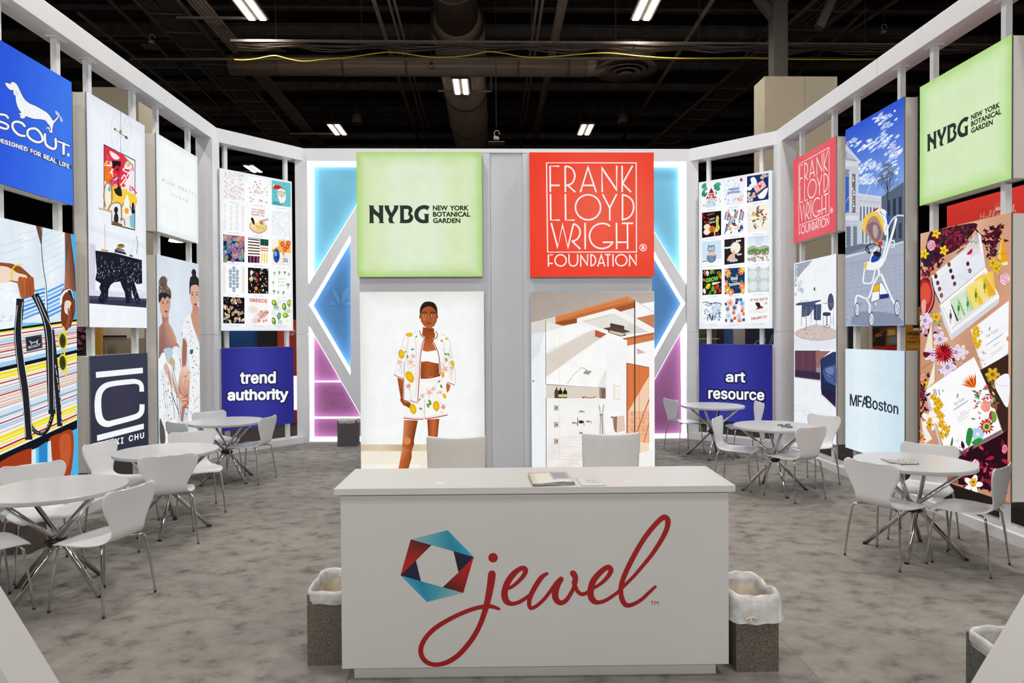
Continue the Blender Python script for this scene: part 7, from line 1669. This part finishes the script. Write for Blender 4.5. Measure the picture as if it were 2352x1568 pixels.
# ---- pale blue sign
o, A = side_box(1, 1942, 2078, .36, 1.585, 'lightbox', 'pale blue lightbox with plain dark lettering, lower right wall')
full(A, lambda u, v: lerp((240,248,251), (196,222,236), min(1, .25+.9*abs(u-.28)+.25*v*0)))
A.px(1552,480,2.529)
A.textq('MFA', [(1012,1072),(1118,1090),(1118,1154),(1012,1142)], '#2e3448', off=.014, space=.9); A.textq('Boston', [(1106,1082),(1294,1130),(1294,1194),(1106,1154)], '#2e3448', off=.014)
A.build(label='dark lettering on pale blue')

# ---- tea box picture
o, A = side_box(1, 2114, 2322, .34, 2.79, 'lightbox', 'tall lightbox picture of tea boxes among flowers on tan ground, right edge')
full(A, lambda u, v: lerp(lerp((222,180,148), (206,150,118), v), (170,100,76), .3*abs(math.sin(u*5+v*3))), 8, 12)
A.px(2100,480,2.342)
rr = random.Random(77)
def clump(n, x0, y0, x1, y1, cols, s0, s1):
    for _ in range(n): x, y = rr.uniform(x0,x1), rr.uniform(y0,y1); A.leaf(x, y, rr.uniform(s0,s1), rr.uniform(0,6.3), rr.choice(cols), .4)
DK = ['#4c1424','#6c1c30','#381420','#2c1420','#7c2438']
A.poly([(90,120),(160,105),(320,75),(330,110),(240,210),(150,260),(90,310),(50,300),(55,240)], '#4a1c28', True)
clump(80, 110, 95, 310, 200, DK+['#243c44','#8c2c44','#a83850'], 16, 44); clump(26, 40, 230, 150, 310, ['#2c2438','#241c30','#4c1828','#1c2c44'], 20, 44)
clump(70, 375, 100, 470, 210, DK, 20, 44); clump(20, 400, 200, 460, 260, ['#5c2838','#3c1a28','#4a2430'], 20, 40); A.stroke([(320,90),(360,140),(420,150)], 8, '#4a1424', sm=True)
def ran(x, y, r, cs, sq=.8): A.rose(x, y, r*.6, cs, rr, sq)
ran(92, 195, 50, ['#d880a0','#f0c0d0','#e8a0b8','#f6dce4']); ran(50, 355, 34, ['#c84c74','#e8a0b4','#b03c60'])
for k in range(3): A.stroke([(70+k*10,190+k*14),(92,175+k*14),(112-k*4,200+k*10)], 3, '#b84c78', sm=True)
for x, y in ((55,240),(160,222),(118,130)): A.petals(x, y, 28, 5, '#e8c020', '#f4d83c', '#b8901c', .8)
clump(46, 38, 290, 110, 420, DK+['#a83050','#8c6c3c'], 14, 34); clump(50, 40, 560, 140, 700, ['#e0cfe4','#c8b0d0','#f0e6f2','#4c1428','#b898c0','#6c8c4c'], 18, 40); clump(60, 130, 820, 260, 900, ['#efe4f0','#d8c4dc','#5c1828','#b8a0c4','#3c1020'], 16, 36); clump(40, 34, 880, 90, 1000, DK+['#e88c7c','#c8a040','#7c9c4c'], 16, 34)
# glass of tea
A.ell(60,470,52,100,'#7c1c24',n=24); A.ell(56,465,42,86,'#b02c2c',n=22); A.ell(60,455,30,60,'#d85440',n=20); A.stroke([(88,390),(102,450),(95,510),(70,560)], 4, '#d8b4b0', sm=True); A.poly([(40,500),(62,490),(60,560),(42,560)], '#e0a8a0', True)
# open box lid
A.poly([(92,360),(270,220),(305,170),(345,125),(372,230),(384,310),(140,512),(118,440)], '#ececf2'); A.poly([(270,222),(345,125),(372,230),(350,290)], ['#e6e2e6','#b8aab0','#e0dce2','#d0cad4']); A.poly([(345,125),(360,140),(384,305),(372,320),(352,180)], '#f6f6f9')
A.poly([(100,400),(260,270),(370,235),(384,310),(140,512)], '#e6e8f2'); clump(16, 268, 130, 345, 195, ['#c83c44','#5c8c3c','#f2e6e0','#a02c38'], 8, 20); A.poly([(285,240),(312,212),(312,236),(292,246)], '#c02c34', True); A.poly([(225,238),(262,208),(270,210),(232,240)], '#2c5444')
A.stroke([(95,370),(105,430),(140,505)], 5, '#4a4458'); clump(6, 92, 340, 120, 362, ['#c85c34','#e08c44'], 8, 18)
for x, y in ((118,362),(128,397),(138,430),(148,464),(189,298),(198,332),(209,366),(219,402),(290,294),(301,332)): A.ell(x, y, 9, 13, '#5a3440', n=14); A.ell(x, y, 6, 9, rr.choice(['#7c4434','#3c2c30','#a86444']), n=10)
for k in range(36): x, y = rr.uniform(120,330), rr.uniform(270,470); (A.line([(x,y),(x+24,y-18)], 1.6, '#c4c8d6') if y > 420-(x-100)*.55 and y < 520-(x-120)*.72 else None)
# open box with pyramids
A.poly([(138,520),(386,312),(460,470),(202,706)], '#fbfbfc'); A.poly([(138,520),(150,530),(205,680),(202,706),(160,610)], '#dcdce4'); A.poly([(203,645),(445,455),(460,470),(455,508),(202,706)], '#f2f2f6'); A.poly([(202,672),(455,480),(455,508),(202,706)], '#d6d4de')
A.poly([(150,522),(380,335),(442,455),(205,645)], '#e8e6dc')
pyr = [(157,514,199,548,204,645,'#f6f4f6'),(192,492,235,470,248,598,'#cfe0c4'),(235,470,290,470,300,560,'#c4dcc0'),(280,425,330,395,350,528,'#f2dc74'),(326,380,378,362,390,492,'#f0cc50'),(375,360,420,400,442,462,'#f0c848')]
for i, (xa, ya, xb, yb, xc, yc_, c) in enumerate(pyr):
    A.poly([(xa,ya),(xa+50,ya-34),(xb+22,yb+60),(xc,yc_)], c); 
for i, (x, y) in enumerate(((160,515),(196,486),(236,460),(282,428),(330,392),(372,358))):
    c1, c2 = [('#f4f2f4','#e2e0e6'),('#cfe0c8','#8fc088'),('#d8e6cc','#b4d4ac'),('#f4e070','#e8c838'),('#f6e08a','#f0cc4c'),('#f4d064','#e8b83c')][i]
    A.poly([(x,y),(x+34,y-24),(x+62,y+96),(x+44,y+112)], c1); A.poly([(x,y),(x+44,y+112),(x+16,y+134) if False else (x+44,y+112),(x+20,y+60)], c2)
    A.poly([(x+36,y-10),(x+72,y+90),(x+96,y+72) if i < 5 else (x+72,y+90)], c2 if i else '#3c3838')
for x, y, c in ((198,575,'#3c5c3c'),(241,533,'#3c8c34'),(290,510,'#4c9434'),(334,462,'#4c8c2c'),(381,415,'#5c9430')): A.ell(x, y, 7, 18, c, n=10); A.line([(x,y-36),(x,y+38)], 3, c)
A.poly([(380,356),(442,452),(445,460),(405,470)], '#e6b030'); A.stroke([(203,645),(445,455)], 3, '#c8c4c4')
# loose pyramid, right rose, fan of flowers at centre left
A.poly([(477,135),(512,296),(458,310)], '#eda52c'); A.poly([(477,135),(458,310),(448,280)], '#f0d080'); A.line([(477,135),(468,100)], 4, '#7a6a2c'); A.textq('Tea', [(474,236),(498,230),(500,242),(476,248)], '#a86c20'); A.poly([(474,288),(504,282),(506,298),(476,304)], '#f4e8d0')
clump(10, 448, 200, 470, 300, ['#e8c020','#5c8c2c','#f0d040'], 14, 30)
ran(488, 375, 60, ['#f6dce6','#fbeef2','#e8a8c0','#f2c8d6'], .75)
for k in range(4): A.stroke([(455+k*8,370+k*8),(480,345+k*14),(508,365+k*14)], 3, '#c8507c', sm=True)
for x, y in ((425,290),(445,320),(120,580),(95,745),(78,945)): A.petals(x, y, 30, 5, '#d8a81c', '#f0cc30', '#a87c14', .8)
for x, y, s in ((60,600,44),(95,780,46),(140,700,44),(180,850,50),(255,770,40),(225,770,44)): A.petals(x, y, s, 5, '#efe4f0', '#d8c4dc', '#b090b8', .9)
A.poly([(95,610),(102,750),(55,768)], '#efe6cc'); A.poly([(95,610),(108,745),(102,750)], '#c87c34'); A.poly([(48,770),(88,775),(60,800)], '#6c1420', True)
ran(162, 770, 62, ['#8c1420','#b82430','#d83840','#6c0c18'], .85)
for k in range(22): a = k*.286; A.leaf(162, 775, 62, a, rr.choice(['#a81c28','#c82c34','#7c1018']), .18)
A.stroke([(45,860),(75,835),(115,815)], 5, '#a87c3c', sm=True); A.poly([(112,812),(108,930),(68,965)], '#f2ece2'); A.poly([(68,965),(108,930),(95,980)], '#e0a828')
# right tea box
A.poly([(306,650),(512,492),(508,772),(380,868),(355,800)], '#f7f7fa'); A.poly([(380,868),(508,772),(508,800),(384,872)], '#b8b4c8'); A.poly([(306,650),(360,810),(380,868),(372,872),(345,790)], '#dcdce4')
for k in range(12): A.petals(330+rr.uniform(-14,16)+k*1.5, 640+k*9, 15, 5, '#e0ac1c', '#f0c428', '#b88414', .9)
clump(14, 350, 760, 385, 840, ['#c8b890','#8c6c4c','#e8dcc0'], 8, 22)
A.textq('Tea Forte', [(386,680),(452,638),(452,656),(386,698)], '#7c8490'); A.poly([(402,648),(408,632),(414,640),(408,656)], '#a8b0bc', True)
for k, (x0, y0, l) in enumerate(((384,735,96),(395,727,76),(425,735,36),(415,775,66),(418,782,60))): A.line([(x0,y0+k*2),(x0+l,y0+k*2-l*.68)], 3 if k < 3 else 2, '#a4acb8')
A.poly([(364,655),(372,660),(368,670)], '#7c94d8'); A.poly([(500,688),(512,684),(510,710),(500,708)], '#e08c5c')
# dark lower right, cup
A.poly([(350,870),(510,780),(508,1180),(480,1200),(400,960)], '#3c2820'); clump(24, 370, 880, 470, 1100, ['#5c3c24','#7c5a2c','#4a3020','#8c6c34'], 24, 54); A.petals(425,890,40,6,'#c89c24','#e0b838','#8c6c1c'); A.poly([(436,930),(512,890),(508,1060),(470,1020)], '#f4f4f8', True); A.stroke([(440,935),(470,950),(510,950)], 3, '#c8c8d4', sm=True)
# lower tea box
A.poly([(66,970),(325,795),(395,950),(472,1185),(235,1312),(160,1275)], '#fbfbfc'); A.poly([(235,1312),(472,1185),(472,1205),(240,1335)], '#8a6a78'); A.poly([(66,970),(150,1270),(140,1275),(60,990)], '#cfc8d0')
for k in range(26): A.petals(122+rr.uniform(-24,24)+k*1.8, 1010+k*8.5, 18, 5, '#dca41c', '#f0c430', '#a87810', .85)
for x in (108,118,135): A.stroke([(x,970),(x+4,1000)], 4, '#6c4c2c')
clump(14, 150, 1210, 250, 1300, ['#e8dcb0','#b8b07c','#4c7c3c','#f0e8c8'], 8, 26); A.poly([(198,1270),(208,1225),(212,1250),(205,1280)], '#3c7c34', True)
A.textq('Tea Forte', [(216,1042),(272,1008),(272,1028),(216,1062)], '#7c8490'); A.poly([(230,1008),(236,990),(242,1000),(236,1018)], '#a8b0bc', True)
for k, (x0, y0, l) in enumerate(((210,1082,86),(222,1076,66),(250,1098,30),(236,1118,70),(234,1128,66),(238,1138,60))): A.line([(x0,y0+k*2),(x0+l,y0+k*2-l*.66)], 3 if k < 3 else 2, '#a8b0bc')
A.poly([(152,968),(164,978),(156,984)], '#7c9ce0'); A.poly([(190,1160),(202,1168),(194,1185)], '#e07c44')
for k in range(9): A.leaf(330, 960, 80, -2.9+k*.17, ['#d8501c','#f0a020','#c83818'][k%3], .12)
ran(390, 960, 26, ['#f07c74','#e85c5c','#f4a49c']); ran(388, 1060, 56, ['#f08c7c','#f6b8a8','#e8685c','#f4a898'], .8); clump(44, 330, 940, 440, 1150, ['#3c7c4c','#d84c44','#f0a090','#5c9c5c','#f4b8a8','#a83c4c'], 14, 34); clump(14, 330, 970, 380, 1040, ['#3c7c4c','#a83c4c','#5c9c5c'], 12, 26)
A.poly([(405,1120),(415,1085),(440,1095),(447,1130),(430,1148)], '#7ca03c', True); A.poly([(405,1120),(415,1085),(422,1130)], '#a83c3c', True)
for k in range(12): A.leaf(392, 1170, 44, k*.52, rr.choice(['#c82028','#a01820','#d83030']), .34)
A.ell(394,1170,22,24,'#c8c46c',n=14); A.ell(394,1170,12,14,'#4c6c2c',n=12); A.petals(345,1210,36,9,'#9cc0e8','#c8dcf2','#e8f0f8')
A.poly([(285,1210),(295,1178),(318,1185),(315,1230),(300,1275),(282,1255)], '#2c8c3c', True); A.poly([(312,1255),(350,1230),(372,1242),(340,1268)], '#2f9438', True)
# left lower flowers
ran(45, 905, 34, ['#f08c7c','#f6b8a8','#d85c54']); ran(38, 1010, 26, ['#e86474','#f4a4a4','#c83c50']); clump(30, 30, 960, 66, 1120, DK+['#a02c3c'], 18, 40)
A.petals(90, 1135, 56, 5, '#f2eee8', '#fbf8f2', '#d8a83c', .8); A.petals(88,1160,26,5,'#d8981c','#e8b43c','#8c5c14',.8)
A.poly([(42,1125),(102,1235),(62,1262)], '#f2ece6'); clump(12, 28, 1190, 60, 1260, ['#e0a81c','#c8382c','#f0c83c'], 14, 28)
# bottom dark red flowers
A.poly([(235,1335),(472,1210),(508,1180),(504,1530),(240,1480)], '#2c101c'); A.poly([(160,1280),(235,1315),(240,1480),(60,1440),(60,1300)], '#a8583c')
clump(80, 250, 1280, 495, 1520, DK+['#b02040','#8c1830','#d84860'], 20, 54); ran(490, 1290, 44, ['#e8647c','#f4a0b0','#d04464'], .6); ran(335, 1370, 44, ['#f4dce0','#e8a0b0','#fbeef0','#c83c5c']); A.petals(320,1480,52,5,'#f6f4f6','#ffffff','#d8981c'); A.petals(322,1468,24,6,'#e0a41c','#f0c040','#8c5c14')
A.build(label='tea boxes and scattered flowers on tan ground')
